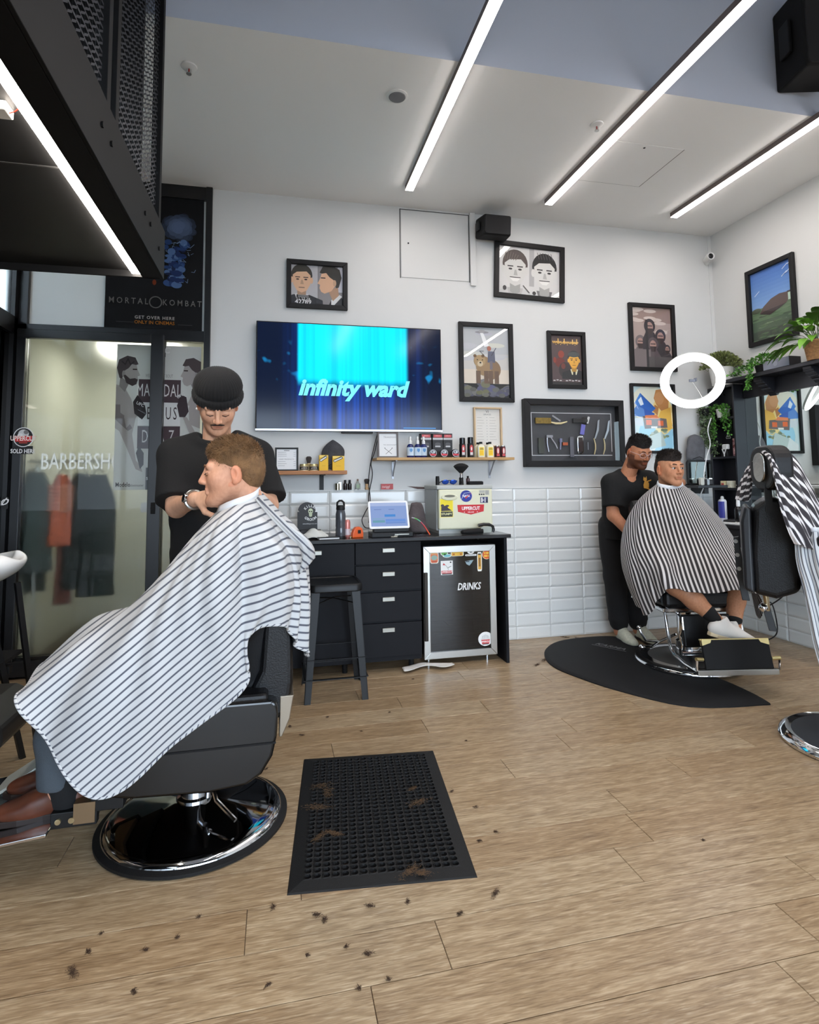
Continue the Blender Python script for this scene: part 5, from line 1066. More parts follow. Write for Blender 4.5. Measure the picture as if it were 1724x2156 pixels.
def np_mesh(name, P, F, tone=None):
    me = bpy.data.meshes.new(name); me.vertices.add(len(P)); me.vertices.foreach_set('co', np.ascontiguousarray(P, np.float32).ravel())
    k = F.shape[1]; me.loops.add(F.size); me.loops.foreach_set('vertex_index', F.ravel().astype(np.int32))
    me.polygons.add(len(F)); me.polygons.foreach_set('loop_start', np.arange(0, F.size, k, dtype=np.int32))
    me.polygons.foreach_set('use_smooth', np.ones(len(F), bool)); me.update(calc_edges=True); me.validate()
    if tone is not None:
        a = me.color_attributes.new('tone', 'FLOAT_COLOR', 'POINT'); a.data.foreach_set('color', np.concatenate([tone, np.ones((len(P), 1))], 1).astype(np.float32).ravel())
    return me
def np_obj(name, P, F, m, parent=None, tone=None):
    me = np_mesh(name, P, F, tone); me.materials.append(m); o = bpy.data.objects.new(name, me); COL.objects.link(o)
    if parent is not None: o.parent = parent
    return o
_rs = np.random.RandomState(11); _WD = _rs.randn(12, 3); _WP = _rs.rand(12)*6.28
def wav(P, f, n=6, st=(1, 1, 1)):
    P = P*np.array(st); d = _WD[:n]/np.linalg.norm(_WD[:n], axis=1)[:, None]
    return np.sin(P @ (d.T*f)+_WP[:n]).mean(1)
def skin_mat(name, rgb):
    m = mat(name, rgb, .5, spec=.35); nt = m.node_tree; b = nt.nodes['Principled BSDF']
    a = nd(nt, 'ShaderNodeAttribute', attribute_name='tone'); x = nd(nt, 'ShaderNodeMix', data_type='RGBA', blend_type='MULTIPLY'); x.inputs[0].default_value = 1
    n = nd(nt, 'ShaderNodeTexNoise'); n.inputs['Scale'].default_value = 60; r = nd(nt, 'ShaderNodeValToRGB'); c = lin(rgb)
    r.color_ramp.elements[0].position = .3; r.color_ramp.elements[1].position = .7
    r.color_ramp.elements[0].color = (c[0]*.93, c[1]*.88, c[2]*.86, 1); r.color_ramp.elements[1].color = (min(1, c[0]*1.05), c[1]*1.05, c[2]*1.05, 1)
    nt.links.new(n.outputs['Fac'], r.inputs[0]); nt.links.new(r.outputs[0], x.inputs[6]); nt.links.new(a.outputs['Color'], x.inputs[7]); nt.links.new(x.outputs[2], b.inputs['Base Color'])
    b.inputs['Subsurface Weight'].default_value = .0
    return m
# ------------------------------------------------------------------ head with face, looking to -y of its own frame
def head_sdf(loc, rot, neck_to, sc=1., jaw=1., eyes=True, nose=1., neck_r=.056):
    s = Sdf().frame(loc, rot); q = sc
    E = lambda c, r, **k: s.ell([v*q for v in c], [v*q for v in r] if hasattr(r, '__len__') else r*q, **k)
    K = lambda a, b, ra, rb=None, **k: s.cap([v*q for v in a], [v*q for v in b], ra*q, None if rb is None else rb*q, **k)
    E((0, .012, .036), (.073, .094, .086)); E((0, -.028, -.028), (.059*jaw, .062, .08), k=.035)
    for x in (-1, 1):
        K((x*.05*jaw, .0, -.052), (x*.022*jaw, -.064, -.096), .019, .016, k=.045)
        E((x*.036, -.057, -.022), (.023, .02, .022), k=.04)
    E((0, -.079, -.101), (.022, .019, .019), k=.02); E((0, -.083, -.05), (.024, .013, .018), k=.015)
    K((-.042, -.078, .024), (.042, -.078, .024), .012, k=.014)
    for x in (-1, 1): E((x*.031, -.101, .003), (.019, .016, .012), k=.014, op='s')
    K((0, -.088, .02), (0, -.111*nose, -.025), .0072, .0092, k=.014); E((0, -.1105*nose, -.029), (.0098, .0098, .0088), k=.008)
    for x in (-1, 1): E((x*.0125, -.1, -.033), (.0075, .0105, .0072), k=.006)
    K((-.02, -.0905, -.0585), (.02, -.0905, -.0585), .006, k=.008); K((-.017, -.0895, -.0695), (.017, -.0895, -.0695), .0068, k=.008)
    K((-.022, -.099, -.0642), (.022, -.099, -.0642), .0016, k=.004, op='s')
    for x in (-1, 1):
        if eyes: K((x*.046, -.082, .0105), (x*.017, -.088, .0105), .0052, k=.006); K((x*.044, -.082, -.008), (x*.018, -.086, -.008), .0045, k=.006)
        else: E((x*.031, -.0815, .001), (.0165, .0125, .0115), k=.007)
        E((x*.0785, .014, -.008), (.0095, .02, .032), rot=(.15, 0, x*.35), k=.006); E((x*.09, .006, -.004), (.0085, .010, .018), rot=(.15, 0, x*.35), k=.004, op='s'); E((x*.08, .008, -.034), (.007, .009, .011), k=.006)
    L = np.linalg.inv(s.M); nb = (L[:3, :3] @ np.array(neck_to)+L[:3, 3])
    s.cap((0, .03*q, -.05*q), tuple(nb), neck_r*q, neck_r*1.08*q, k=.03)
    return s
def head_local(P, loc, rot, sc=1.):
    Rm = np.array(Euler(rot).to_matrix()); return ((P-np.array(loc)) @ Rm)/sc
def head_tone(L, lips=(.86, .62, .6), beard=0., beard_c=(.35, .28, .25), blush=1.):
    t = np.ones((len(L), 3)); x, y, z = L[:, 0], L[:, 1], L[:, 2]
    def g(cx, cy, cz, r): return np.exp(-((np.abs(x)-cx)**2+(y-cy)**2+(z-cz)**2)/(r*r))
    def mixin(w, c):
        nonlocal t
        w = np.clip(w, 0, 1)[:, None]; t = t*(1-w)+np.array(c)*w
    mixin(.5*blush*g(.045, -.07, -.03, .03), (1.02, .84, .78)); mixin(.6*blush*np.exp(-(x**2+(y+.12)**2+(z+.03)**2)/.018**2), (1.02, .8, .72)); mixin(.75*(np.abs(x) > .072)*(np.abs(z+.005) < .045)*(np.abs(y-.012) < .03), (1.02, .76, .68))
    if beard:
        w = ((z < -.036)*(y < .02)*(np.abs(x) < .075)).astype(float)*np.clip((-.036-z)/.012, 0, 1)*np.clip((.03-y)/.02, 0, 1); w *= (z > -.128)
        w = np.maximum(w, ((np.abs(x) > .055)*(z < .0)*(y < .012)*(y > -.05)).astype(float)*.9*np.clip((.0-z)/.02, 0, 1)*(z > -.12)); mixin(beard*w, beard_c)
        mixin(beard*np.exp(-((np.abs(x)-.012)**2/.016**2+(z+.046)**2/.006**2))*(y < -.07), beard_c)
    lp = np.exp(-((x/.021)**4+((z+.064)/.0105)**4))*(y < -.078); mixin(.85*lp, lips); mixin(.9*np.exp(-((x/.02)**4+((z+.0642)/.0022)**2))*(y < -.075), tuple(v*.55 for v in lips))
    mixin(.4*g(.031, -.085, .0, .014), (.8, .68, .66))
    return t
def face_parts(body, loc, rot, sc=1., brow=(60, 44, 34), iris=(52, 40, 32), eyes=True, look=(0, 0)):
    M = Matrix.Translation(loc) @ Euler(rot).to_matrix().to_4x4() @ Matrix.Scale(sc, 4)
    for x in (-1, 1):
        q = Mb(); q.T = M; q.tube([(x*.05, -.083, .024), (x*.035, -.0935, .030), (x*.014, -.0965, .025)], [.0016, .0036, .0032], 8, flat=.8); obj('eyebrow', q, mat('brow_%d' % sum(brow), brow, .9), body, smooth=True)
        if eyes:
            q = Mb(); q.T = M; q.ell((x*.031, -.0775, .001), (.0135, .0125, .0125), 14, 10); q.mi = 1; q.ell((x*.031+look[0], -.0875+abs(look[0])*.25, .001+look[1]), (.0078, .0045, .0078), 12, 8); q.mi = 2; q.ell((x*.031+look[0], -.0905+abs(look[0])*.25, .001+look[1]), (.0028, .002, .0028), 8, 6)
            obj('eye', q, [mat('eye_white', (196, 188, 182), .5), mat('iris_%d' % sum(iris), iris, .4), BLACKM], body, smooth=True)
        else:
            q = Mb(); q.T = M; q.tube([(x*.046, -.0845, -.006), (x*.032, -.0925, -.0085), (x*.018, -.0905, -.006)], .0016, 6); obj('eyelash', q, mat('brow_%d' % sum(brow), brow, .9), body)
def hair_mat(name, rgb, var=.35):
    return mat(name, rgb, .55, spec=.4, var=var, vscale=26, bump=.6, bscale=240)
def strands(P, F, n, L, w, flow, lift, seed=1, zmin=None, jit=.5):
    """short tapered locks standing on a hair surface"""
    rs = np.random.RandomState(seed); a, b, c = P[F[:, 0]], P[F[:, 1]], P[F[:, 2]]; N = np.cross(b-a, c-a); A = np.linalg.norm(N, axis=1); N = N/np.maximum(A, 1e-12)[:, None]
    ctr = P[F].mean(1)
    if zmin is not None: A = A*zmin(ctr)
    i = rs.choice(len(F), n, p=A/A.sum()); o = ctr[i]+rs.randn(n, 3)*.0015; nn = N[i]
    fl = flow(o)+rs.randn(n, 3)*jit*.4; d = nn*lift+fl; d /= np.linalg.norm(d, axis=1)[:, None]; ln = L(o)*(0.6+.8*rs.rand(n))
    sd = np.cross(d, nn+rs.randn(n, 3)*.2); sd /= np.maximum(np.linalg.norm(sd, axis=1), 1e-9)[:, None]
    m = o+d*ln[:, None]*.55+nn*(lift*.1*ln)[:, None]; e = o+d*ln[:, None]-nn*(.12*ln)[:, None]
    V = np.stack([o-sd*w, o+sd*w, m+sd*w*.75, m-sd*w*.75, e], 1).reshape(-1, 3); k = np.arange(n)*5
    Q = np.stack([k, k+1, k+2, k+3], 1); T = np.stack([k+3, k+2, k+4, k+4], 1)
    return V, Q, T[:, :3]
def hair_obj(name, P, F, m, body, st=None):
    if st is None: return np_obj(name, P, F, m, body)
    V, Q, T = st; o = len(P); vs = np.concatenate([P, V]); me = bpy.data.meshes.new(name)
    me.from_pydata(vs.tolist(), [], F.tolist()+(Q+o).tolist()+(T+o).tolist()); me.polygons.foreach_set('use_smooth', [True]*len(me.polygons)); me.materials.append(m)
    ob = bpy.data.objects.new(name, me); COL.objects.link(ob); ob.parent = body; return ob
def hand_sdf(s, wrist, d, palm_n, side=1, curl=.5, sc=1., spread=.12):
    """hand at wrist pointing along d, back of hand along palm_n; side=+1: thumb on the d x n side"""
    d = np.array(d, float); d /= np.linalg.norm(d); n = np.array(palm_n, float); n -= d*(n @ d); n /= np.linalg.norm(n); t = np.cross(d, n)*side; w = np.array(wrist, float); M0 = s.M; s.M = np.eye(4)
    pc = w+d*.05*sc
    for u in (-.03, -.01, .01, .03): s.cap(w+d*.012*sc+t*u*.7*sc, w+d*.085*sc+t*u*sc, .0125*sc, .0115*sc, k=.012)
    for i, (u, L) in enumerate(((.031, .07), (.0105, .08), (-.0105, .075), (-.031, .06))):
        p0 = w+d*.088*sc+t*u*sc; a0 = curl*.5; dd = d*math.cos(a0)-n*math.sin(a0)+t*u/.03*spread; dd /= np.linalg.norm(dd)
        p1 = p0+dd*L*.45*sc; a1 = curl*1.3; d2 = d*math.cos(a1)-n*math.sin(a1)+t*u/.03*spread; d2 /= np.linalg.norm(d2); p2 = p1+d2*L*.3*sc; a2 = curl*1.9; d3 = d*math.cos(a2)-n*math.sin(a2)+t*u/.03*spread; d3 /= np.linalg.norm(d3); p3 = p2+d3*L*.25*sc
        s.chain([p0, p1, p2, p3], [.0095*sc, .009*sc, .0082*sc, .007*sc], k=.004)
    b0 = w+d*.025*sc+t*.03*sc; b1 = b0+(d*.6+t*.75-n*.3)*.035*sc; b2 = b1+(d*.85+t*.35-n*.45)*.03*sc; b3 = b2+(d*.9-n*.45)*.024*sc
    s.chain([b0, b1, b2, b3], [.013*sc, .0115*sc, .0098*sc, .008*sc], k=.008); s.M = M0
# ================================================================== people
TEE = mat('black_cotton', (17, 17, 18), .9, bump=.15, bscale=220)
TROU = mat('black_trousers', (20, 20, 22), .85, bump=.15, bscale=200)
def cloth_obj(name, s, h, m, body, amp=.005, f=26, st=(1, 1, .5), amp2=.0):
    P_, F_ = s.mesh(h, lambda p: amp*wav(p, f, 6, st)+amp2*wav(p, f*2.3, 8, (1, 1, .4))); return np_obj(name, P_, F_, m, body)
def cut(s, c, d, L=.1, r=.16):
    """flat hem: take away what lies beyond c along d"""
    d = np.array(d, float); d /= np.linalg.norm(d); a = np.cross(d, (0, 0, 1) if abs(d[2]) < .9 else (1, 0, 0)); a /= np.linalg.norm(a); b = np.cross(a, d); Rm = np.stack([a, b, d], 1)
    s.box(np.array(c)+d*L, (r, r, L), .004, rot=Rm, k=.004, op='s')
# ---------------------------------------------------- near customer in profile, facing the window side
hl, hr = (-.163, 2.37, 1.311), (.04, 0, -PI/2+.04); K1 = 1.06
SK1 = skin_mat('skin_fair', (222, 168, 138))
s = head_sdf(hl, hr, (-.055, 2.37, 1.06), K1, eyes=False, nose=.985); P_, F_ = s.mesh(.0032)
tone = head_tone(head_local(P_, hl, hr, K1), beard=.18, beard_c=(.8, .62, .5))
s2 = Sdf(); s2.chain([(-.06, 2.37, 1.09), (-.04, 2.37, 1.0), (-.07, 2.37, .8), (-.15, 2.37, .6)], [.09, .12, .125, .12], k=.05)
for y_ in (2.23, 2.51): s2.cap((-.055, 2.37, 1.06), (-.06, y_, 1.02), .055, .06, k=.06); s2.chain([(-.06, y_, 1.01), (-.11, y_, .77), (-.38, y_+.03*(1 if y_ < 2.37 else -1), .7)], [.055, .045, .032])
hand_sdf(s2, (-.4, 2.23, .7), (-1, .1, -.05), (0, 0, 1), 1, .25); hand_sdf(s2, (-.4, 2.51, .7), (-1, -.1, -.05), (0, 0, 1), -1, .25)
for y_ in (2.28, 2.46): s2.chain([(-.17, 2.37+(y_-2.37)*.6, .58), (-.66, y_, .6), (-.70, y_, .24)], [.07, .06, .045], k=.03)
B, FB = s2.mesh(.009); V_, FF = join_sdf([(P_, F_), (B, FB)]); tone = np.concatenate([tone, np.ones((len(B), 3))])
p1 = np_obj('person', V_, FF, SK1, tone=tone); tag(p1, 'seated man with short sandy hair in profile, under the near striped cape', 'person')
face_parts(p1, hl, hr, K1, brow=(140, 100, 70), eyes=False)
for x in (-1, 1):
    q = Mb(); q.T = Matrix.Translation(hl) @ Euler(hr).to_matrix().to_4x4() @ Matrix.Scale(K1, 4); q.tube([(x*.048, -.083, .002), (x*.04, -.0905, -.0005), (x*.03, -.0945, -.003), (x*.019, -.0925, -.003)], [.001, .0022, .0024, .001], 6); obj('eyelash', q, mat('brow_dark', (84, 58, 44), .9), p1)
s = Sdf().frame(hl, hr)
q = K1
s.ell((0, .014*q, .04*q), (.0752*q, .0955*q, .0868*q), k=.02); s.ell((0, .0*q, .08*q), (.062*q, .076*q, .042*q), k=.03); s.ell((0, .06*q, .0*q), (.068*q, .054*q, .075*q), k=.03)
s.ell((0, -.137*q, -.018*q), (.1*q, .086*q, .1*q), k=.006, op='s'); s.ell((0, -.06*q, -.095*q), (.12*q, .095*q, .083*q), k=.01, op='s'); s.box((0, .1*q, -.16*q), (.14*q, .2*q, .085*q), .01, k=.02, op='s')
for x in (-1, 1): s.ell((x*.085*q, .016*q, -.012*q), (.026*q, .024*q, .034*q), k=.006, op='s')
Hh, HF = s.mesh(.0034, lambda p: .0022*wav(p, 170, 8, (1, 1, .5))+.0022*wav(p, 75, 6))
Rm = np.array(Euler(hr).to_matrix())
top = lambda p: np.clip((head_local(p, hl, hr, K1)[:, 2]-.03)/.06, 0.02, 1)
flow = lambda p: np.tile(Rm @ np.array([0.1, -.4, .1]), (len(p), 1))*(np.clip((head_local(p, hl, hr, K1)[:, 2]-.05)/.04, 0, 1)[:, None])+np.array([0, 0, -.9])*(1-np.clip((head_local(p, hl, hr, K1)[:, 2]-.05)/.04, 0, 1)[:, None])
st = strands(Hh, HF, 9000, lambda p: .004+.011*top(p), .0010, flow, .5, zmin=lambda c: .35+top(c))
hair_obj('hair', Hh, HF, hair_mat('sandy_hair', (134, 100, 66)), p1, st)
s = Sdf()
for y_ in (2.28, 2.46): s.chain([(-.17, 2.37+(y_-2.37)*.7, .58), (-.67, y_, .60), (-.715, y_, .42), (-.71, y_, .22)], [.085, .075, .066, .06], k=.03)
for y_ in (2.28, 2.46): cut(s, (-.71, y_, .262), (0, 0, -1), .1, .1)
s.chain([(-.16, 2.33, .58), (-.16, 2.41, .58)], [.105, .105])
cloth_obj('trousers', s, .008, mat('slate_trousers', (74, 82, 90), .85, bump=.3, bscale=300), p1, .003, 40)
s = Sdf(); s.chain([(-.06, 2.37, 1.05), (-.04, 2.37, 1.0), (-.06, 2.37, .8), (-.13, 2.37, .6)], [.1, .137, .147, .15], k=.05)
for y_ in (2.23, 2.51): s.cap((-.055, 2.37, 1.05), (-.06, y_, 1.02), .062, .066, k=.05); s.chain([(-.06, y_, 1.01), (-.11, y_, .77), (-.36, y_+(.03 if y_ < 2.4 else -.03), .7)], [.064, .058, .04])
cloth_obj('shirt', s, .012, TROU, p1, .003)
SHOE = mat('brown_leather', (92, 50, 34), .3, spec=.6, var=.25, vscale=20)
def shoe(parent, heel, ang, m, pitch=0., L=.285, sole=None, lace=None, name='shoe', toe=.034, high=.0):
    """laced shoe; heel = back of sole on the ground, pointing along ang"""
    Mx = Matrix.Translation(heel) @ Euler((0, pitch, ang)).to_matrix().to_4x4(); s = Sdf(); s.M = np.array(Mx)
    s.ell((.045, 0, .05), (.05, .036, .045), k=.03); s.ell((.13, 0, .045), (.085, .04, .042), k=.04); s.ell((.215, 0, .032), (.075, .042, toe), k=.04); s.cap((.05, 0, .06), (.065, 0, .105+high), .036, .038, k=.02); s.cap((.09, 0, .08), (.16, 0, .06), .03, .026, k=.03)
    s.box((.14, 0, -.02), (.3, .1, .022), .002, k=.004, op='s'); s.cap((.05, 0, .115+high), (.056, 0, .18+high), .03, .034, k=.006, op='s')
    P_, F_ = s.mesh(.0045); o = np_obj(name, P_, F_, m, parent)
    qb = Mb(); qb.T = Mx; ol = [(x*L/.285, y_) for x, y_ in ((0, .0), (.01, .026), (.05, .036), (.12, .034), (.19, .044), (.25, .038), (.285, .012), (.288, 0), (.285, -.012), (.25, -.038), (.19, -.044), (.12, -.034), (.05, -.036), (.01, -.026))]
    qb.prism(ol, 0, .022); obj('sole', qb, sole or mat('dark_sole', (36, 24, 20), .6), o, bevel=.004)
    for k in range(5):
        ql = Mb(); ql.T = Mx; x = .105+k*.018; zt = .107-k*.0085; ql.tube([(x, -.024, zt-.01), (x+.004, 0, zt+.004), (x, .024, zt-.01)], .0028, 6); obj('lace', ql, lace or mat('dark_lace', (40, 24, 20), .8), o)
    return o
shoe(p1, (-.615, 2.28, .168), PI, SHOE, pitch=.04, L=.3)
shoe(p1, (-.64, 2.46, .168), PI, SHOE, pitch=.04, L=.3)
s = Sdf()
for y_ in (2.28, 2.46): s.cap((-.68, y_, .22), (-.705, y_, .34), .052, .053)
cloth_obj('sock', s, .006, mat('black_sock', (22, 22, 24), .95), p1, .001)
# ---------------------------------------------------- near barber in a black beanie
hl, hr = (-.262, 2.79, 1.636), (.70, .0, .10); K2 = 1.04
SK2 = skin_mat('skin_light', (224, 176, 146))
s = head_sdf(hl, hr, (-.275, 2.905, 1.42), K2, eyes=False, nose=1.0, neck_r=.058); P_, F_ = s.mesh(.0034)
tone = head_tone(head_local(P_, hl, hr, K2), beard=.32, beard_c=(.52, .42, .36))
s2 = Sdf()
eL, eR = (-.43, 2.80, 1.165), (-.035, 2.80, 1.165); wL, wR = (-.325, 2.585, 1.205), (-.075, 2.55, 1.21)
s2.chain([(-.47, 2.89, 1.40), eL, wL], [.05, .045, .03], k=.02); s2.chain([(-.075, 2.87, 1.40), eR, wR], [.05, .045, .03], k=.02)
hand_sdf(s2, (-.315, 2.57, 1.206), (.62, -.42, .05), (-.55, -.7, .35), 1, .7, 1.0); hand_sdf(s2, (-.08, 2.54, 1.212), (-.25, -.8, .12), (.8, -.2, .4), -1, .6)
s2.chain([(-.27, 2.9, 1.3), (-.27, 2.9, .95)], [.11, .12]); s2.cap((-.45, 2.89, 1.38), (-.09, 2.89, 1.38), .05)
for x in (-.36, -.18): s2.chain([(x, 2.92, .92), (x, 2.94, .5), (x, 2.96, .06)], [.085, .055, .04])
B, FB = s2.mesh(.0055); V_, FF = join_sdf([(P_, F_), (B, FB)]); tone = np.concatenate([tone, np.ones((len(B), 3))])
p2 = np_obj('person', V_, FF, SK2, tone=tone); tag(p2, 'barber in black beanie and loose black t-shirt leaning over the near customer', 'person')
face_parts(p2, hl, hr, K2, brow=(46, 34, 28), eyes=False)
q = Mb(); q.T = Matrix.Translation(hl) @ Euler(hr).to_matrix().to_4x4() @ Matrix.Scale(K2, 4); q.tube([(-.028, -.091, -.055), (-.016, -.1005, -.049), (0, -.1035, -.047), (.016, -.1005, -.049), (.028, -.091, -.055)], [.002, .0042, .0036, .0042, .002], 8); obj('moustache', q, mat('brow_108', (58, 42, 34), .9), p2, smooth=True)
q = Mb(); q.T = Matrix.Translation(hl) @ Euler(hr).to_matrix().to_4x4() @ Matrix.Scale(K2, 4); q.ell((-.086, .006, -.036), .006, 10, 8); obj('earring', q, mat('pearl', (240, 238, 232), .2), p2, smooth=True)
# beanie: knitted ribs as real ridges
M_ = Matrix.Translation(hl) @ Euler((hr[0]-.1, hr[1], hr[2])).to_matrix().to_4x4() @ Matrix.Scale(K2, 4) @ Matrix.Translation((0, .004, .008)); q = Mb(); q.T = M_; rings = []
NB = 132
def rib(j, a=.003): return a*math.cos(j*2*PI/3)
prof = [(.088, .03, 0), (.097, .05, 1), (.104, .066, 1), (.105, .082, 1), (.1, .1, 1), (.09, .117, 1), (.075, .131, 1), (.055, .143, .9), (.033, .15, .7), (.014, .153, .4), (.002, .153, 0)]
for r, z, a in prof: rings.append([Vector(((r+rib(j)*a)*.97*math.cos(2*PI*j/NB), .014+(r+rib(j)*a)*1.1*math.sin(2*PI*j/NB), z-.008)) for j in range(NB)])
bn = obj('beanie', q.loft(rings), mat('black_knit', (20, 20, 21), .95, sheen=.06), p2, smooth=True, angle=180)
q = Mb(); q.T = M_; rings = []
for r, z in ((.0905, .012), (.098, .008), (.105, .013), (.1105, .032), (.1105, .044), (.106, .052), (.098, .052)): rings.append([Vector(((r+rib(j, .0028))*.97*math.cos(2*PI*j/NB), .014+(r+rib(j, .0028))*1.1*math.sin(2*PI*j/NB), z-.008)) for j in range(NB)])
obj('cuff', q.loft(rings, cap=False), mat('black_knit', (24, 24, 25), .95, sheen=.3), bn, smooth=True, angle=180)
s = Sdf()
for sh, el, sg in (((-.455, 2.885, 1.40), eL, -1), ((-.085, 2.875, 1.40), eR, 1)):
    sh, el = np.array(sh), np.array(el)+np.array((sg*.008, .01, .0)); hem = sh+(el-sh)*.93; s.chain([sh, hem+(el-sh)*.12], [.074, .086], k=.02); cut(s, hem+np.array((0, 0, .012)), el-sh+np.array((0, -.06, 0)), .1, .13)
s.cap((-.46, 2.89, 1.40), (-.35, 2.895, 1.45), .07, .066, k=.03); s.cap((-.08, 2.885, 1.40), (-.19, 2.895, 1.45), .07, .066, k=.03)
s.chain([(-.36, 2.9, 1.36), (-.18, 2.9, 1.36)], [.12, .12], k=.05); s.chain([(-.34, 2.9, 1.3), (-.34, 2.92, .84)], [.13, .135], k=.05); s.chain([(-.2, 2.9, 1.3), (-.2, 2.92, .84)], [.13, .135], k=.05); s.ell((-.27, 2.87, 1.46), (.1, .09, .05), k=.04)
cut(s, (-.27, 2.9, .84), (0, 0, -1), .15, .4); s.cap((-.274, 2.875, 1.505), (-.26, 2.8, 1.57), .074, .09, k=.03, op='s')
cloth_obj('t_shirt', s, .007, TEE, p2, .007, 22, (1, 1, .6), .002)
s = Sdf()
for x in (-.36, -.18): s.chain([(x, 2.92, .95), (x, 2.94, .5), (x, 2.96, .1)], [.115, .09, .085], k=.03)
cloth_obj('trousers', s, .01, TROU, p2, .006, 24)
for x in (-.36, -.18): shoe(p2, (x, 3.06, .0), -PI/2, BLACKM)
q = Mb(); wv = np.array(wL)*.985+np.array(eL)*.015; dL = (np.array(wL)-np.array(eL)); dL /= np.linalg.norm(dL)
wc = Vector(np.array(wL)-dL*.015); ax = Vector(dL); side = ax.cross(Vector((0, 0, 1))).normalized(); upv = side.cross(ax)
ring = [wc+side*.037*math.cos(a_)+upv*.037*math.sin(a_) for a_ in np.linspace(0, 2*PI, 26, endpoint=False)]; q.tube(ring, .0075, 8, closed=True, flat=1.); wt = obj('watch', q, STEEL, p2, smooth=True)
nv = (-side*1.0+upv*.35+ax*.0); nv = Vector((-.35, -.9, .25)); nv = (nv-ax*nv.dot(ax)).normalized(); q = Mb(); q.cyl(wc+nv*.034, wc+nv*.047, .019, n=20); obj('watch_case', q, CHROME, wt, smooth=True, bevel=.002)
# ---------------------------------------------------- far customer facing the room
hl, hr = (2.762, 3.70, 1.338), (.0, .0, .02); K4 = 1.03
SK4 = skin_mat('skin_tan', (206, 148, 112))
s = head_sdf(hl, hr, (2.78, 3.75, 1.1), K4, eyes=True); P_, F_ = s.mesh(.0036); tone = head_tone(head_local(P_, hl, hr, K4), beard=.12, beard_c=(.7, .55, .46))
s2 = Sdf(); s2.chain([(2.78, 3.76, 1.12), (2.79, 3.78, 1.0), (2.8, 3.78, .8), (2.8, 3.75, .62)], [.09, .13, .14, .15], k=.05)
for sx in (-1, 1):
    s2.cap((2.78, 3.76, 1.08), (2.78+sx*.19, 3.76, 1.03), .06, .07, k=.05); s2.chain([(2.78+sx*.19, 3.76, 1.02), (2.78+sx*.2, 3.7, .78), (2.74+sx*.12, 3.5, .74)], [.055, .045, .032]); hand_sdf(s2, (2.74+sx*.12, 3.49, .74), (-.15, -1, -.05), (0, 0, 1), -sx, .3)
kL, kR = (2.47, 3.30, .60), (2.94, 3.33, .585); aL, aR = (2.645, 3.17, .40), (2.86, 3.27, .32)
s2.chain([(2.7, 3.72, .62), kL, (2.55, 3.235, .51), aL], [.09, .066, .056, .038], k=.03); s2.chain([(2.9, 3.72, .62), kR, (2.905, 3.3, .48), aR], [.09, .066, .058, .04], k=.03)
B, FB = s2.mesh(.0065); V_, FF = join_sdf([(P_, F_), (B, FB)]); tb = np.ones((len(B), 3)); nz = wav(B, 420, 10); lg = (B[:, 2] < .62)[:, None]; tb = np.where(lg, tb*(.86+.12*nz[:, None]), tb)
p4 = np_obj('person', V_, FF, SK4, tone=np.concatenate([tone, tb])); tag(p4, 'seated man with dark cropped hair and bare crossed legs, under the black striped cape', 'person')
face_parts(p4, hl, hr, K4, brow=(34, 26, 22), iris=(40, 30, 24), look=(.004, 0))
def dark_hair(body, hl, hr, K, name, m, quiff, fade=.7):
    s = Sdf().frame(hl, hr); q = K
    s.ell((0, .0135*q, .039*q), (.0738*q, .0945*q, .0862*q), k=.02); s.ell((0, -.006*q, .082*q), (.064*q, .078*q, (.034+quiff)*q), k=.02); s.ell((0, .06*q, .0), (.067*q, .052*q, .07*q), k=.03)
    s.ell((0, -.137*q, -.026*q), (.1*q, .083*q, .1*q), k=.006, op='s'); s.ell((0, -.06*q, -.095*q), (.12*q, .095*q, .083*q), k=.01, op='s'); s.box((0, .1*q, -.155*q), (.14*q, .2*q, .085*q), .01, k=.02, op='s')
    for x in (-1, 1): s.ell((x*.085*q, .016*q, -.012*q), (.026*q, .024*q, .034*q), k=.006, op='s')
    Hh, HF = s.mesh(.004, lambda p: .002*wav(p, 150, 8)+.003*wav(p, 60, 6)); Rm = np.array(Euler(hr).to_matrix()); tp = lambda p: np.clip((head_local(p, hl, hr, K)[:, 2]-.05)/.05, 0.01, 1)
    st = strands(Hh, HF, 3500, lambda p: .003+.015*tp(p), .0012, lambda p: np.tile(Rm @ np.array([.15, -.3, .2]), (len(p), 1))*tp(p)[:, None]+np.array([0, 0, -.8])*(1-tp(p))[:, None], .7, zmin=lambda c: .2+tp(c)); return hair_obj(name, Hh, HF, m, body, st)
DH = hair_mat('dark_brown_hair', (44, 35, 31)); dark_hair(p4, hl, hr, K4, 'hair', DH, .008)
s = Sdf(); s.chain([(2.61, 3.19, .44), (2.634, 3.165, .405)], [.046, .036]); cloth_obj('sock', s, .006, mat('black_sock', (22, 22, 24), .95), p4, .001)
s = Sdf(); s.chain([(2.868, 3.275, .36), (2.862, 3.272, .335)], [.047, .04]); cloth_obj('sock', s, .006, mat('black_sock', (22, 22, 24), .95), p4, .001)
WSH = mat('white_canvas', (226, 222, 216), .75); WSO = mat('cream_sole', (226, 206, 170), .6)
shoe(p4, (2.575, 3.17, .315), -.35, WSH, pitch=.25, sole=WSO, lace=WHITE, L=.28, name='shoe'); shoe(p4, (2.84, 3.33, .24), -1.75, WSH, pitch=.1, sole=WSO, lace=WHITE, L=.28)
# shorts over the thighs
s = Sdf(); s.chain([(2.7, 3.74, .62), (2.53, 3.42, .62)], [.115, .1], k=.03); s.chain([(2.9, 3.74, .62), (2.93, 3.45, .61)], [.115, .1], k=.03); s.cap((2.7, 3.75, .62), (2.9, 3.75, .62), .12); cloth_obj('shorts', s, .011, TROU, p4, .004, 26)
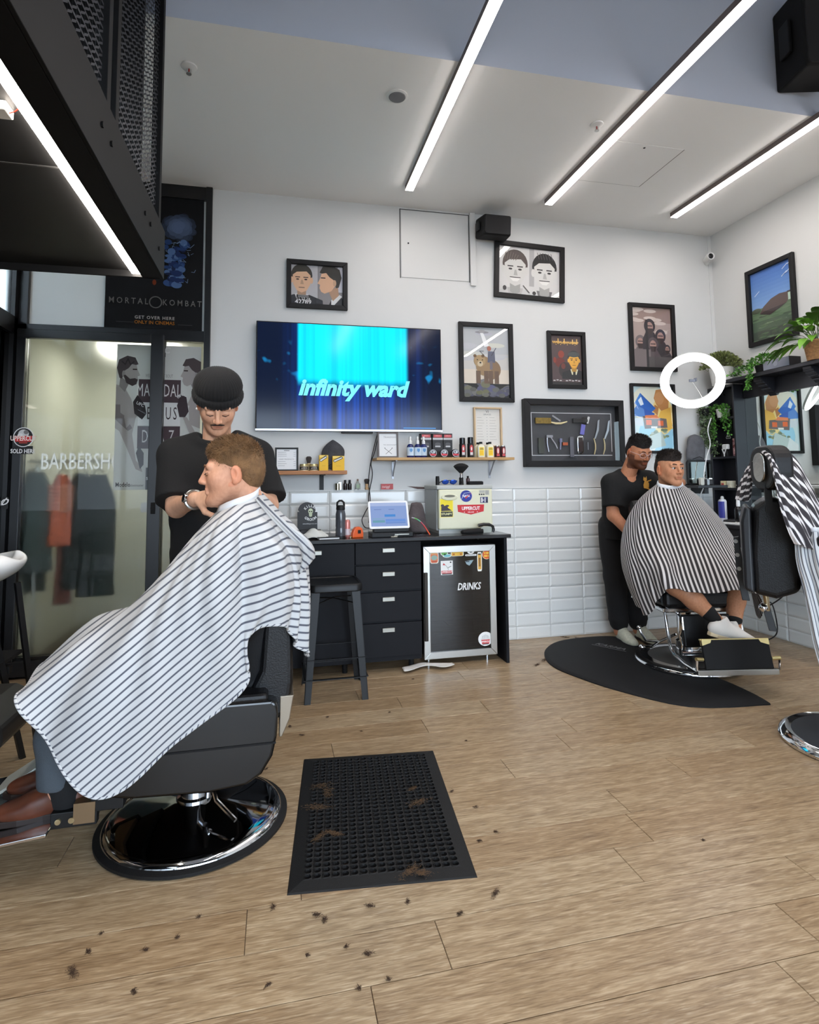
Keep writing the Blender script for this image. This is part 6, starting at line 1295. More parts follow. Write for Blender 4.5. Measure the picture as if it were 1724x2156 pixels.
# ---------------------------------------------------- far barber with glasses and beard
hl, hr = (2.745, 4.035, 1.475), (.34, .0, .08); K3 = 1.0
SK3 = skin_mat('skin_olive', (196, 134, 100))
s = head_sdf(hl, hr, (2.69, 4.13, 1.27), K3, eyes=False); P_, F_ = s.mesh(.0036); tone = head_tone(head_local(P_, hl, hr, K3), beard=.92, beard_c=(.16, .12, .11))
s2 = Sdf(); sL, sR = (2.555, 4.13, 1.235), (2.865, 4.1, 1.255)
eL3, wL3 = (2.535, 4.08, .99), (2.60, 3.93, .84); eR3, wR3 = (2.99, 4.06, 1.13), (3.03, 3.93, 1.235)
s2.chain([sL, eL3, wL3], [.052, .047, .034]); s2.chain([sR, eR3, wR3], [.052, .045, .034]); hand_sdf(s2, wL3, (.4, -.6, -.5), (-.6, -.5, .3), 1, .5); hand_sdf(s2, wR3, (-.75, -.5, .1), (.3, -.6, .6), -1, .5)
s2.chain([(2.70, 4.15, 1.2), (2.69, 4.2, .9)], [.11, .12]); s2.cap(sL, sR, .06)
for x in (2.60, 2.77): s2.chain([(x, 4.22, .88), (x+.02, 4.23, .5), (x+.045, 4.24, .07)], [.085, .055, .04])
B, FB = s2.mesh(.0065); V_, FF = join_sdf([(P_, F_), (B, FB)]); tb = np.ones((len(B), 3)); m_ = (B[:, 0] > 2.93); tb[m_] = (.62+.22*wav(B[m_], 90, 8))[:, None]*np.array([.9, .95, 1.0])
p3 = np_obj('person', V_, FF, SK3, tone=np.concatenate([tone, tb])); tag(p3, 'bearded barber with glasses and black printed t-shirt, behind the far customer', 'person')
face_parts(p3, hl, hr, K3, brow=(30, 22, 20), eyes=False); dark_hair(p3, hl, hr, K3, 'hair', hair_mat('black_hair', (36, 31, 30)), .014)
Mg = Matrix.Translation(hl) @ Euler(hr).to_matrix().to_4x4()
GM = mat('clear_pink_frame', (214, 190, 186), .2); q = Mb(); q.T = Mg
q.tube([(-.009, -.108, .004), (0, -.112, .006), (.009, -.108, .004)], .0018, 6); gls = obj('glasses', q, GM, p3)
for x in (-1, 1):
    q = Mb(); q.T = Mg; q.tube([(x*.033+.024*math.cos(a_), -.1-.006*math.cos(a_)*x*-1, .0+.019*math.sin(a_)) for a_ in np.linspace(0, 2*PI, 20, endpoint=False)], .0018, 6, closed=True); obj('rim', q, GM, gls, smooth=True)
    q = Mb(); q.T = Mg; q.tube([(x*.057, -.094, .004), (x*.076, -.04, .006), (x*.082, .02, .006)], .0016, 6); obj('temple', q, GM, gls)
s = Sdf()
for sh, el, sg in ((sL, eL3, -1), (sR, eR3, 1)):
    sh, el = np.array(sh), np.array(el); hem = sh+(el-sh)*.74; s.chain([sh, hem+(el-sh)*.2], [.075, .082], k=.02); cut(s, hem, el-sh, .1, .12)
s.cap(sL, (2.66, 4.14, 1.29), .07, .062, k=.03); s.cap(sR, (2.74, 4.13, 1.3), .07, .062, k=.03); s.chain([(2.64, 4.15, 1.18), (2.78, 4.14, 1.19)], [.115, .115], k=.04); s.chain([(2.63, 4.15, 1.15), (2.63, 4.2, .8)], [.12, .115], k=.04); s.chain([(2.76, 4.15, 1.15), (2.76, 4.2, .8)], [.12, .115], k=.04); cut(s, (2.7, 4.18, .8), (0, 0, -1), .15, .4); s.cap((2.7, 4.09, 1.335), (2.73, 4.05, 1.4), .066, .08, k=.01, op='s')
tee3 = cloth_obj('t_shirt', s, .008, TEE, p3, .005, 26, (1, 1, .6))
em = at(1360, 1018, Y=4.018); q = Mb(); G = lambda pts: q.prism(pts, 0, .003, Matrix.Translation(em) @ Matrix.Rotation(-.12, 4, 'Z') @ Matrix(((1, 0, 0, 0), (0, 0, -1, 0), (0, 1, 0, 0), (0, 0, 0, 1))))
G([(-.02, -.035), (.005, -.04), (.02, -.03), (.022, 0), (.012, .02), (-.012, .018), (-.022, -.01)]); G(circ(-.008, .032, .015, .014, 12)); G([(-.022, .04), (-.012, .038), (-.016, .054)]); G([(-.002, .042), (.006, .038), (.004, .056)]); G([(.012, .012), (.04, .022), (.042, .03), (.012, .022)]); G([(.01, -.03), (.034, -.046), (.03, -.052), (.002, -.04)])
obj('gold_print', q, mat('gold_print', (206, 150, 60), .5), tee3)
s = Sdf()
for x in (2.60, 2.77): s.chain([(x, 4.22, .9), (x+.02, 4.23, .5), (x+.045, 4.24, .14)], [.1, .085, .07], k=.03); s.cap((x+.045, 4.24, .16), (x+.045, 4.24, .14), .075, .06)
cloth_obj('trousers', s, .01, TROU, p3, .008, 34)
GSH = mat('cream_trainer', (206, 206, 186), .7, var=.12, vscale=60)
for x in (2.645, 2.815): shoe(p3, (x+.02, 4.29, .0), -PI/2-.1, GSH, sole=mat('navy_sole', (34, 34, 44), .6) if x < 2.7 else None, lace=mat('grey_lace', (170, 172, 160), .8), L=.29)
# ================================================================== barber chairs
GLOSS = mat('gloss_black_panel', (15, 16, 17), .14, spec=.5)
RUB = mat('black_rubber', (22, 22, 23), .6, spec=.35, bump=.2, bscale=300)
XZ = lambda y0: Matrix(((1, 0, 0, 0), (0, 0, 1, y0), (0, 1, 0, 0), (0, 0, 0, 1)))
# ---------------------------------------------------- near chair, faces -x
CX, CY = -.29, 2.45
t = thing('barber_chair', 'near black barber chair on a round chrome base under the white striped cape', 'chair', (CX, CY, 0)); YM = -.08   # seat centre line y offset
L = lambda x, z: (x-CX, z)
obj('base_ring', Mb().lathe([(0, 0), (.335, 0), (.342, .004), (.342, .014), (.325, .02), (0, .02)], n=64), RUB, t, smooth=True)
obj('base_dome', Mb().lathe([(.318, .018), (.318, .024), (.305, .036), (.27, .043), (.2, .056), (.12, .072), (.075, .082), (.06, .084), (0, .084)], n=72), mat('black_chrome', (150, 152, 156), .05, 1.), t, smooth=True, angle=60)
obj('base_trim', Mb().lathe([(.300, .0375), (.312, .033), (.318, .026), (.321, .018), (.31, .018)], n=72), CHROME, t, smooth=True)
obj('column', Mb().lathe([(.064, .08), (.064, .095), (.052, .1), (.052, .27), (0, .27)], n=32), CHROME, t, smooth=True)
obj('pump_lever', Mb().tube([(.05, -.06, .2), (.07, -.1, .17), (.09, -.14, .13), (.16, -.2, .085)], .008, 8), CHROME, t, smooth=True)
obj('lever_hub', Mb().cyl((.03, -.04, .2), (.07, -.09, .185), .02).cyl((.055, -.1, .13), (.06, -.11, .23), .012), CHROME, t, smooth=True)
obj('under_frame', Mb().bx(-.2, .2, YM-.14, YM+.3, .235, .27), BLACK, t, bevel=.01)
prof = [L(-.60, .33), L(-.56, .262), L(-.45, .245), L(-.213, .234), L(-.09, .245), L(-.04, .275), L(-.005, .33), L(.010, .395), L(.014, .47), L(.010, .505), L(-.006, .518), L(-.25, .52), L(-.52, .52), L(-.58, .5), L(-.61, .44)]
for k, (ya, yb) in enumerate(((-.30, -.225), (.195, .27))):
    sp_ = obj('side_panel', Mb().prism(prof, ya, yb, XZ(0)), GLOSS, t, bevel=.014, seg=3)
    if k == 0: obj('panel_seam', Mb().bx(-.30, .297, -.3025, -.299, .374, .380), BLACKM, sp_)
obj('arm_pad', Mb().bx(-.27, .27, -.305, -.22, .51, .545), LEATHER, t, bevel=.016, seg=3); obj('arm_pad', Mb().bx(-.27, .27, .19, .275, .51, .545), LEATHER, t, bevel=.016, seg=3)
obj('seat_cushion', Mb().bx(-.30, .24, -.222, .192, .33, .47), LEATHER, t, bevel=.03, seg=3)
bp = [L(-.1, .46), L(-.06, .45), L(.0, .42), L(.05, .45), L(.066, .55), L(.064, .7), L(.05, .85), L(.03, .93), L(-.02, .95), L(-.05, .9), L(-.04, .75), L(-.05, .6), L(-.09, .52)]
obj('backrest', Mb().prism(bp, -.24, .21, XZ(0)), LEATHER, t, bevel=.02, seg=3)
pad = [L(-.14, .47), L(-.07, .46), L(-.06, .58), L(-.075, .7), L(-.1, .69), L(-.12, .6)]
obj('lumbar_pad', Mb().prism(pad, -.215, .185, XZ(0)), LEATHER, t, bevel=.02, seg=3)
obj('back_trim', Mb().prism([L(.018, .37), L(.028, .37), L(.055, .43), L(.068, .51), L(.02, .51)], -.243, .213, XZ(0)), mat('satin_trim', (150, 140, 126), .35, .8), t, bevel=.003)
fr_ = obj('footrest_arm', Mb().bx(-.42, -.28, -.235, -.205, .15, .2).bx(-.42, -.28, .175, .205, .15, .2).bx(-.30, -.2, -.235, .205, .19, .24), BLACK, t, bevel=.003)
obj('footrest_box', Mb().bx(-.35, -.285, -.24, .21, .16, .225), mat('brushed_bronze', (140, 118, 92), .4, .7), fr_)
for xx in (-.355, -.395): obj('bolt', Mb().cyl((xx, -.236, .175), (xx, -.243, .175), .009, n=14), mat('brass_bolt', (190, 176, 140), .3, .9), fr_)
obj('footplate', Mb().prism([L(-.70, .162), L(-.74, .158), L(-1.06, .125), L(-1.06, .135), L(-.74, .168), L(-.70, .172)], -.3, .22, XZ(0)), CHROME, t, bevel=.002)
obj('footplate_tread', Mb().prism([L(-.76, .285), L(-.77, .29), L(-1.0, .15), L(-.99, .145)], .02, .2, XZ(0)), mat('grey_tread', (176, 180, 174), .6, bump=.5, bscale=200), t)
# ---------------------------------------------------- far chair with hydraulic base
mt = [at(x, y, Z=0) for x, y in ((1147, 1385), (1150, 1367), (1175, 1352), (1230, 1344), (1290, 1342), (1325, 1352), (1360, 1371), (1420, 1400), (1480, 1425), (1530, 1438), (1614, 1478), (1600, 1486), (1450, 1489), (1300, 1455), (1210, 1425), (1165, 1405))]
bc = Vector((2.765, 3.60, 0))
q = Mb(); P2 = [(p.x, p.y) for p in mt]
c0 = Vector((sum(p[0] for p in P2)/len(P2), sum(p[1] for p in P2)/len(P2), 0))
def crs(pts, n):
    o = []; k = len(pts)
    for i in range(k):
        a, b, c, d = [Vector((*pts[(i+j-1) % k], 0)) for j in range(4)]
        for s_ in range(n): u = s_/n; o.append(.5*((2*b)+(-a+c)*u+(2*a-5*b+4*c-d)*u*u+(-a+3*b-3*c+d)*u**3))
    return o
ol = crs(P2, 4); mo = thing('anti_fatigue_mat', 'black half-moon rubber mat under the far barber chair', 'mat', c0)
obj('mat_body', Mb().loft([[p-c0+Vector((0, 0, 0)) for p in ol], [p-c0+Vector((0, 0, .006)) for p in ol], [(p-c0)*.975+Vector((0, 0, .014)) for p in ol], [(p-c0)*.94+Vector((0, 0, .016)) for p in ol]]), mat('black_foam', (24, 24, 26), .7, spec=.3, bump=.12, bscale=200), mo, smooth=True, angle=50)
kc = at(1285, 1361, Z=.0165); q = Mb(); q.text('KARMA', .07, Matrix.Translation(kc-c0) @ Matrix.Rotation(-1.02, 4, 'Z'), bold=.01, shear=.2, ext=.0004); obj('lettering', q, mat('grey_print_mat', (120, 120, 122), .7), mo)
q = Mb(); q.box((kc-c0)+Vector((-.035, -.03, 0)), (.27, .006, .0006), (0, 0, -1.02)); obj('underline', q, mat('grey_print_mat', (120, 120, 122), .7), mo)
FD = Vector((-.2, -.98, 0)).normalized(); FA = math.atan2(FD.y, FD.x)
t = thing('barber_chair', 'far chrome hydraulic barber chair with black footrest, seen from the front', 'chair', bc, rz=FA)   # local +x = facing
Zb = .017
obj('base_plate', Mb().lathe([(0, Zb), (.335, Zb), (.345, Zb+.01), (.338, Zb+.03), (.31, Zb+.036), (.295, Zb+.03), (.1, Zb+.05), (.06, Zb+.065), (0, Zb+.065)], n=64), mat('black_enamel', (22, 22, 24), .35), t, smooth=True, angle=50)
obj('base_ring', Mb().lathe([(.312, Zb+.034), (.336, Zb+.03), (.347, Zb+.014), (.347, Zb+.004), (.335, Zb)], n=64), CHROME, t, smooth=True)
obj('column', Mb().lathe([(.075, Zb+.06), (.075, .16), (.06, .17), (.06, .40), (0, .40)], n=32), CHROME, t, smooth=True)
obj('seat_frame', Mb().bx(-.26, .25, -.27, .27, .4, .43), CHROME, t, bevel=.006)
obj('seat_cushion', Mb().bx(-.25, .28, -.27, .27, .43, .54), LEATHER, t, bevel=.03, seg=3)
obj('backrest', Mb().prism([(-.25, .5), (-.13, .5), (-.18, .8), (-.22, 1.05), (-.27, 1.12), (-.33, 1.08), (-.3, .8)], -.25, .25, XZ(0)), LEATHER, t, bevel=.03, seg=3)
for sy in (-1, 1): obj('armrest', Mb().bx(-.2, .14, sy*.24, sy*.3, .62, .66), LEATHER, t, bevel=.015, seg=3); obj('arm_post', Mb().tube([(.16, sy*.3, .42), (.1, sy*.27, .62)], .013, 10).tube([(-.16, sy*.3, .42), (-.16, sy*.27, .62)], .013, 10), CHROME, t)
# footrest linkage
for sy in (-1, 1):
    obj('footrest_side_bar', Mb().tube([(.2, sy*.24, .42), (.24, sy*.245, .3), (.26, sy*.24, .2), (.3, sy*.235, .155), (.42, sy*.225, .13), (.6, sy*.215, .125)], .011, 10), CHROME, t, smooth=True)
    obj('scroll_bracket', Mb().tube([(.22, sy*.17, .4), (.3, sy*.17, .38), (.31, sy*.17, .31), (.27, sy*.17, .26), (.3, sy*.17, .21), (.28, sy*.17, .15)], .014, 10, flat=.6), CHROME, t, smooth=True)
obj('leg_pad', Mb().box((.305, 0, .3), (.03, .36, .2), (0, -.18, 0)), LEATHER, t, bevel=.012, seg=3)
obj('cross_bar', Mb().bx(.58, .61, -.24, .24, .118, .15), STEEL, t, bevel=.003)
obj('cross_bar', Mb().cyl((.44, -.25, .2), (.44, .25, .2), .011), CHROME, t)
fpM = Matrix.Translation((.595, 0, .235)) @ Euler((0, -.28, 0)).to_matrix().to_4x4()
q = Mb(); q.T = fpM; q.box((0, 0, 0), (.022, .40, .165)); fp = obj('footplate', q, BLACKM, t, bevel=.006)
q = Mb(); q.T = fpM; q.box((-.004, 0, .084), (.022, .41, .008)); obj('top_edge', q, mat('pale_gold_trim', (206, 186, 130), .3, .8), fp, bevel=.002)
for sy in (-1, 1):
    q = Mb(); q.T = fpM; q.prism([(sy*.2, .085), (sy*.14, .085), (sy*.15, .065), (sy*.2, .05)], -.013, .013, Matrix(((0, 0, 1, 0), (1, 0, 0, 0), (0, 1, 0, 0), (0, 0, 0, 1)))); obj('corner_cap', q, mat('pale_gold_trim', (206, 186, 130), .3, .8), fp)
    q = Mb(); q.tube([(.60, sy*.205, .21), (.61, sy*.25, .215)], .011, 8); obj('pivot', q, mat('pale_gold_trim', (206, 186, 130), .3, .8), t)
    q = Mb(); q.tube([(.61, sy*.245, .21), (.605, sy*.245, .15), (.6, sy*.22, .135)], .007, 8); obj('stay', q, CHROME, t)
obj('pump_lever', Mb().tube([(.0, -.08, .2), (.06, -.22, .17), (.1, -.33, .19), (.105, -.36, .24), (.1, -.37, .27)], .009, 8).tube([(.06, -.22, .17), (.12, -.3, .15), (.13, -.36, .155)], .007, 8), CHROME, t, smooth=True)
obj('lever_knob', Mb().ell((.1, -.37, .275), .014, 12, 8).ell((.13, -.37, .155), .018, 12, 8), CHROME, t, smooth=True)
# ---------------------------------------------------- chair at the right, seen from behind, facing the mirror (+x)
C3 = Vector((2.70, 2.33, 0)); t = thing('barber_chair', 'black barber chair at the right edge, seen from behind with a dark striped cape', 'chair', C3, rz=-.72); XZ3 = Matrix.Translation((-.11, 0, 0)) @ XZ(0)
obj('base_plate', Mb().lathe([(0, 0), (.325, 0), (.33, .01), (.3, .034), (.1, .05), (.07, .06), (0, .06)], n=56), mat('charcoal_rubber', (44, 48, 54), .6), t, smooth=True, angle=50)
obj('base_ring', Mb().lathe([(.285, .036), (.3, .044), (.322, .036), (.333, .018), (.33, .004), (.318, .0)], n=56), CHROME, t, smooth=True)
obj('column', Mb().lathe([(.08, .055), (.08, .2), (.06, .21), (.06, .44), (0, .44)], n=28), CHROME, t, smooth=True)
obj('pump_lever', Mb().tube([(-.05, .05, .25), (-.02, .14, .2), (-.06, .17, .155), (-.09, .17, .14)], .011, 10), CHROME, t, smooth=True); obj('lever_knob', Mb().ell((-.095, .17, .135), .019, 14, 10), CHROME, t, smooth=True)
obj('skirt', Mb().lathe([(.0, .5), (.14, .5), (.155, .56), (.15, .565), (.0, .565)], (0, .07, 0), n=32), BLACKM, t, smooth=True); obj('skirt_ring', Mb().lathe([(.15, .56), (.158, .568), (.15, .578), (.11, .58)], (0, .07, 0), n=32), CHROME, t, smooth=True); obj('skirt_bell', Mb().lathe([(0, .58), (.06, .58), (.045, .63), (.05, .68), (.035, .72), (0, .72)], (0.03, .07, 0), n=24), mat('grey_rubber', (60, 60, 62), .6), t, smooth=True)
obj('seat_cushion', Mb().bx(-.2, .32, -.24, .26, .72, .80), LEATHER, t, bevel=.03, seg=3); obj('seat_trim', Mb().bx(-.18, .32, -.235, .255, .70, .722), CHROME, t, bevel=.003)
Ri3 = Matrix.Rotation(.72, 3, 'Z')
def l3(px, py, Y): return Ri3 @ (at(px, py, Y=Y)-C3)
def backshell(y0, y1, pts, nm, m, bev): return obj(nm, Mb().prism(pts, y0, y1, XZ3), m, t, bevel=bev, seg=4)
backshell(-.16, .2, [(-.30, .70), (-.2, .68), (-.1, .72), (-.08, .9), (-.11, 1.12), (-.16, 1.17), (-.22, 1.17), (-.28, 1.12), (-.30, .9)], 'backrest', LEATHER, .05)
backshell(-.17, .21, [(-.335, .72), (-.29, .70), (-.29, .95), (-.285, 1.12), (-.315, 1.13), (-.335, 1.05)], 'back_shell', mat('black_vinyl_shell', (26, 27, 31), .42), .014)
hc = l3(1611, 983, 2.44); YZ = Matrix(((0, 0, 1, 0), (1, 0, 0, 0), (0, 1, 0, 0), (0, 0, 0, 1)))
q = Mb(); q.T = Matrix.Translation(hc) @ Matrix.Rotation(.42, 4, 'Z'); q.prism(rrect(-.12, -.115, .12, .105, .085, 6), -.02, .075, YZ); obj('headrest', q, LEATHER, t, bevel=.018, seg=3)
q = Mb(); q.T = Matrix.Translation(hc) @ Matrix.Rotation(.42, 4, 'Z'); q.prism(rrect(-.052, -.075, .052, .07, .05, 6), -.034, -.018, YZ); obj('headrest_plate', q, mat('old_chrome', (176, 170, 162), .25, 1., bump=.1, bscale=30), t, bevel=.004)
obj('headrest_post', Mb().bx(hc.x-.01, hc.x+.02, hc.y-.035, hc.y+.035, 1.1, hc.z-.08), BLACK, t)
rb = obj('recline_bracket', Mb().prism([(-.37, .96), (-.345, .965), (-.325, .74), (-.31, .64), (-.345, .64), (-.365, .78)], -.02, .01, XZ3), mat('dark_steel_plate', (70, 72, 74), .4, .9), t, bevel=.003)
for z_ in (.94, .87, .80): obj('bolt', Mb().cyl((-.47+(.94-z_)*.06, -.02, z_), (-.47+(.94-z_)*.06, -.027, z_), .010, n=12), STEEL, rb)
obj('hinge', Mb().tube([(-.44, -.02, .78), (-.38, -.03, .735), (-.31, -.06, .76), (-.22, -.08, .775)], .016, 10, flat=.6), mat('aged_brass_steel', (176, 160, 130), .28, 1.), t, smooth=True)
obj('hinge_strut', Mb().tube([(-.36, -.03, .74), (-.35, -.03, .66), (-.345, -.02, .60)], .014, 10), mat('aged_brass_steel', (176, 160, 130), .28, 1.), t, smooth=True); obj('hinge_knob', Mb().ell((-.365, -.04, .615), .022, 12, 10), CHROME, t, smooth=True)
obj('side_lever', Mb().prism([(-.26, .62), (-.225, .62), (-.2, .5), (-.235, .5)], -.03, -.01, XZ3), mat('dark_steel_plate', (70, 72, 74), .4, .9), t, bevel=.003)
obj('armrest', Mb().bx(-.15, .3, -.3, -.22, .95, 1.0), LEATHER, t, bevel=.015, seg=3); obj('armrest', Mb().bx(-.15, .3, .27, .35, .83, .88), LEATHER, t, bevel=.015, seg=3)
for sy in (-.26, .31): obj('arm_post', Mb().cyl((.1, sy, .7), (.1, sy, .96 if sy < 0 else .84), .014), CHROME, t)
# ---------------------------------------------------- rubber mat with holes
cs = [at(x, y, Z=.012) for x, y in ((604, 1877), (1004, 1837), (896, 1577), (623, 1594))]
a0 = cs[0]; ux_ = ((cs[1]-cs[0])+(cs[2]-cs[3]))/2; wd_ = ux_.length; uy_ = ((cs[3]-cs[0])+(cs[2]-cs[1]))/2; ht_ = uy_.length; rzm = math.atan2(ux_.y, ux_.x)
t = thing('rubber_mat', 'black rubber drainage mat with round holes lying on the floor', 'mat', (a0.x, a0.y, 0), rz=rzm)
mg = .045; rh = .0118; nx_, ny_ = 17, 30; cw, chh = (wd_-2*mg)/nx_, (ht_-2*mg)/ny_
q = Mb(); zt = .011
q.loft([[Vector(p) for p in ((0, 0, 0), (wd_, 0, 0), (wd_, ht_, 0), (0, ht_, 0))], [Vector(p) for p in ((.004, .004, .004), (wd_-.004, .004, .004), (wd_-.004, ht_-.004, .004), (.004, ht_-.004, .004))], [Vector(p) for p in ((mg, mg, zt), (wd_-mg, mg, zt), (wd_-mg, ht_-mg, zt), (mg, ht_-mg, zt))]], cap=False)
obj('border', q, RUB, t)
q = Mb(); nh = 12
for i in range(nx_):
    for j in range(ny_):
        x0, y0 = mg+i*cw, mg+j*chh; cx_, cy_ = x0+cw/2, y0+chh/2; sh = 0
        sq = []
        for k_ in range(nh):
            an = 2*PI*(k_+.5)/nh; c_, s_ = math.cos(an), math.sin(an); m_ = max(abs(c_), abs(s_)); sq.append(Vector((cx_+c_/m_*cw/2, cy_+s_/m_*chh/2, zt)))
        rt = [Vector((cx_+rh*math.cos(2*PI*(k_+.5)/nh), cy_+rh*math.sin(2*PI*(k_+.5)/nh), zt+.0022)) for k_ in range(nh)]
        rb_ = [Vector((cx_+rh*.86*math.cos(2*PI*(k_+.5)/nh), cy_+rh*.86*math.sin(2*PI*(k_+.5)/nh), zt-.0085)) for k_ in range(nh)]
        q.loft([sq, rt, rb_], cap=False)
hm = obj('hole_grid', q, RUB, t); hm['kind'] = 'stuff'
obj('underlay', Mb().bx(.01, wd_-.01, .01, ht_-.01, 0, .0022), BLACKM, t)
# loose hair clippings
def clip_tuft(q, c, r, n, seed):
    rs = random.Random(seed); a0_ = rs.uniform(0, 6.3)
    for _ in range(n):
        u_ = rs.gauss(0, 1); p = Vector((c.x+r*(1.1*u_*math.cos(a0_)+.5*rs.gauss(0, 1)*math.sin(a0_)), c.y+r*(1.1*u_*math.sin(a0_)-.5*rs.gauss(0, 1)*math.cos(a0_)), c.z+abs(rs.gauss(0, .0015))+.0006)); a_ = a0_+rs.gauss(0, .9); L_ = rs.uniform(.004, .012); cu = rs.uniform(-1.6, 1.6)
        p1_ = p+Vector((math.cos(a_), math.sin(a_), .05))*L_*.5; p2_ = p1_+Vector((math.cos(a_+cu), math.sin(a_+cu), -.05))*L_*.5; q.tube([p, p1_, p2_], [.0005, .0005, .0003], 3)
spots = [(152, 2047, .014), (1043, 1881, .014), (773, 2008, .008), (683, 1938, .007), (575, 1911, .006), (567, 2072, .004), (283, 2086, .006), (186, 2005, .006), (373, 1976, .004), (668, 1926, .008), (970, 1924, .006), (780, 1908, .008), (636, 1548, .007), (610, 1530, .008), (950, 1667, .005), (1000, 1700, .006), (1045, 1752, .005), (1010, 1770, .005), (560, 1620, .006), (150, 1602, .005), (760, 1540, .004), (820, 1500, .004), (305, 2000, .004), (645, 2012, .003), (730, 1992, .003), (1190, 1342, .02), (1215, 1344, .02), (1145, 1390, .03), (1130, 1400, .02), (870, 1430, .004), (690, 1510, .005), (980, 1560, .004), (1480, 1770, .003), (215, 1965, .003), (420, 1930, .003), (757, 2080, .004), (820, 2064, .003), (730, 1820, .004), (790, 1835, .004), (858, 1900, .006)]
q = Mb()
for k, (x, y, r) in enumerate(spots): clip_tuft(q, at(x, y, Z=.001), r*.75, int(10+r*6000), k)
o = obj('hair_clippings', q, mat('brown_clippings', (72, 52, 38), .8)); tag(o, 'loose dark hair clippings scattered across the wooden floor', 'hair', kind='stuff')
q = Mb()
for k, (x, y, r) in enumerate(((676, 1655, .02), (690, 1670, .02), (665, 1700, .025), (672, 1762, .016), (700, 1755, .014), (862, 1835, .02), (885, 1838, .014), (880, 1690, .02), (870, 1660, .01))): clip_tuft(q, at(x, y, Z=.014), r, 160, 50+k)
o = obj('hair_clippings', q, mat('sandy_clippings', (96, 72, 48), .8)); tag(o, 'loose sandy hair clippings lying on the black rubber mat', 'hair', kind='stuff')
# ================================================================== cutting capes: cloth shaped by rows of guide points
def cr(p, u, closed):
    n = len(p); i = int(math.floor(u)); f = u-i
    g = (lambda k: p[k % n]) if closed else (lambda k: p[min(max(k, 0), n-1)])
    a, b, c, d = g(i-1), g(i), g(i+1), g(i+2)
    return .5*((2*b)+(-a+c)*f+(2*a-5*b+4*c-d)*f*f+(-a+3*b-3*c+d)*f**3)
def cape_grid(st, nv, nu, closed=True):
    st = [[np.array(p, float) for p in s] for s in st]; k = len(st[0]); n = len(st)
    rows = []
    for i in range(nu+1):
        ring = [cr(s, (k-1)*i/nu*.99999, False) for s in st]
        m = nv if closed else nv+1
        rows.append([cr(ring, (n if closed else (n-1)*.99999)*j/nv, closed) for j in range(m)])
    return np.array(rows)
def normals(G, closed):
    du = np.gradient(G, axis=0); dv = (np.roll(G, -1, 1)-np.roll(G, 1, 1)) if closed else np.gradient(G, axis=1); N = np.cross(dv, du); return N/np.maximum(np.linalg.norm(N, axis=2), 1e-9)[..., None]
def cape_obj(name, G, m, stripe, closed=True, thick=.003, parent=None, label=None, mats=None, hem=None):
    k, n, _ = G.shape; V = G.reshape(-1, 3); F = []
    for i in range(k-1):
        for j in range(n if closed else n-1):
            F.append((i*n+j, i*n+(j+1) % n, (i+1)*n+(j+1) % n, (i+1)*n+j))
    me = np_mesh(name, V, np.array(F)); a = me.attributes.new('stripe', 'FLOAT', 'POINT'); a.data.foreach_set('value', stripe(V).astype(np.float32)); me.materials.append(m)
    o = bpy.data.objects.new(name, me); COL.objects.link(o); sd = o.modifiers.new('thick', 'SOLIDIFY'); sd.thickness = thick; sd.offset = 0
    if parent is not None: o.parent = parent
    if label: tag(o, label, 'cape')
    if hem is not None:
        q = Mb(); q.tube([Vector(p) for p in G[-1]], .0045, 8, closed=closed); ho = obj('hem', q, m, o, smooth=True); at_ = ho.data.attributes.new('stripe', 'FLOAT', 'POINT'); vv = np.array([v.co[:] for v in ho.data.vertices]); ii = np.repeat(np.arange(n), 8); arc = np.concatenate([[0], np.cumsum(np.linalg.norm(np.diff(G[-1], axis=0), axis=1))]); at_.data.foreach_set('value', (arc[ii]+.35*(vv[:, 2]-G[-1][ii][:, 2])*4).astype(np.float32)[:len(vv)])
    return o
A3 = lambda x, y, Y: at(x, y, Y=Y)
WCAPE = stripe_mat('white_grey_stripe', (204, 206, 208), (84, 88, 100), .0215, .26); BCAPE = stripe_mat('black_white_stripe', (212, 208, 208), (40, 36, 38), .0262, .56); DCAPE = stripe_mat('charcoal_white_stripe', (52, 48, 52), (226, 222, 222), .0225, .36)
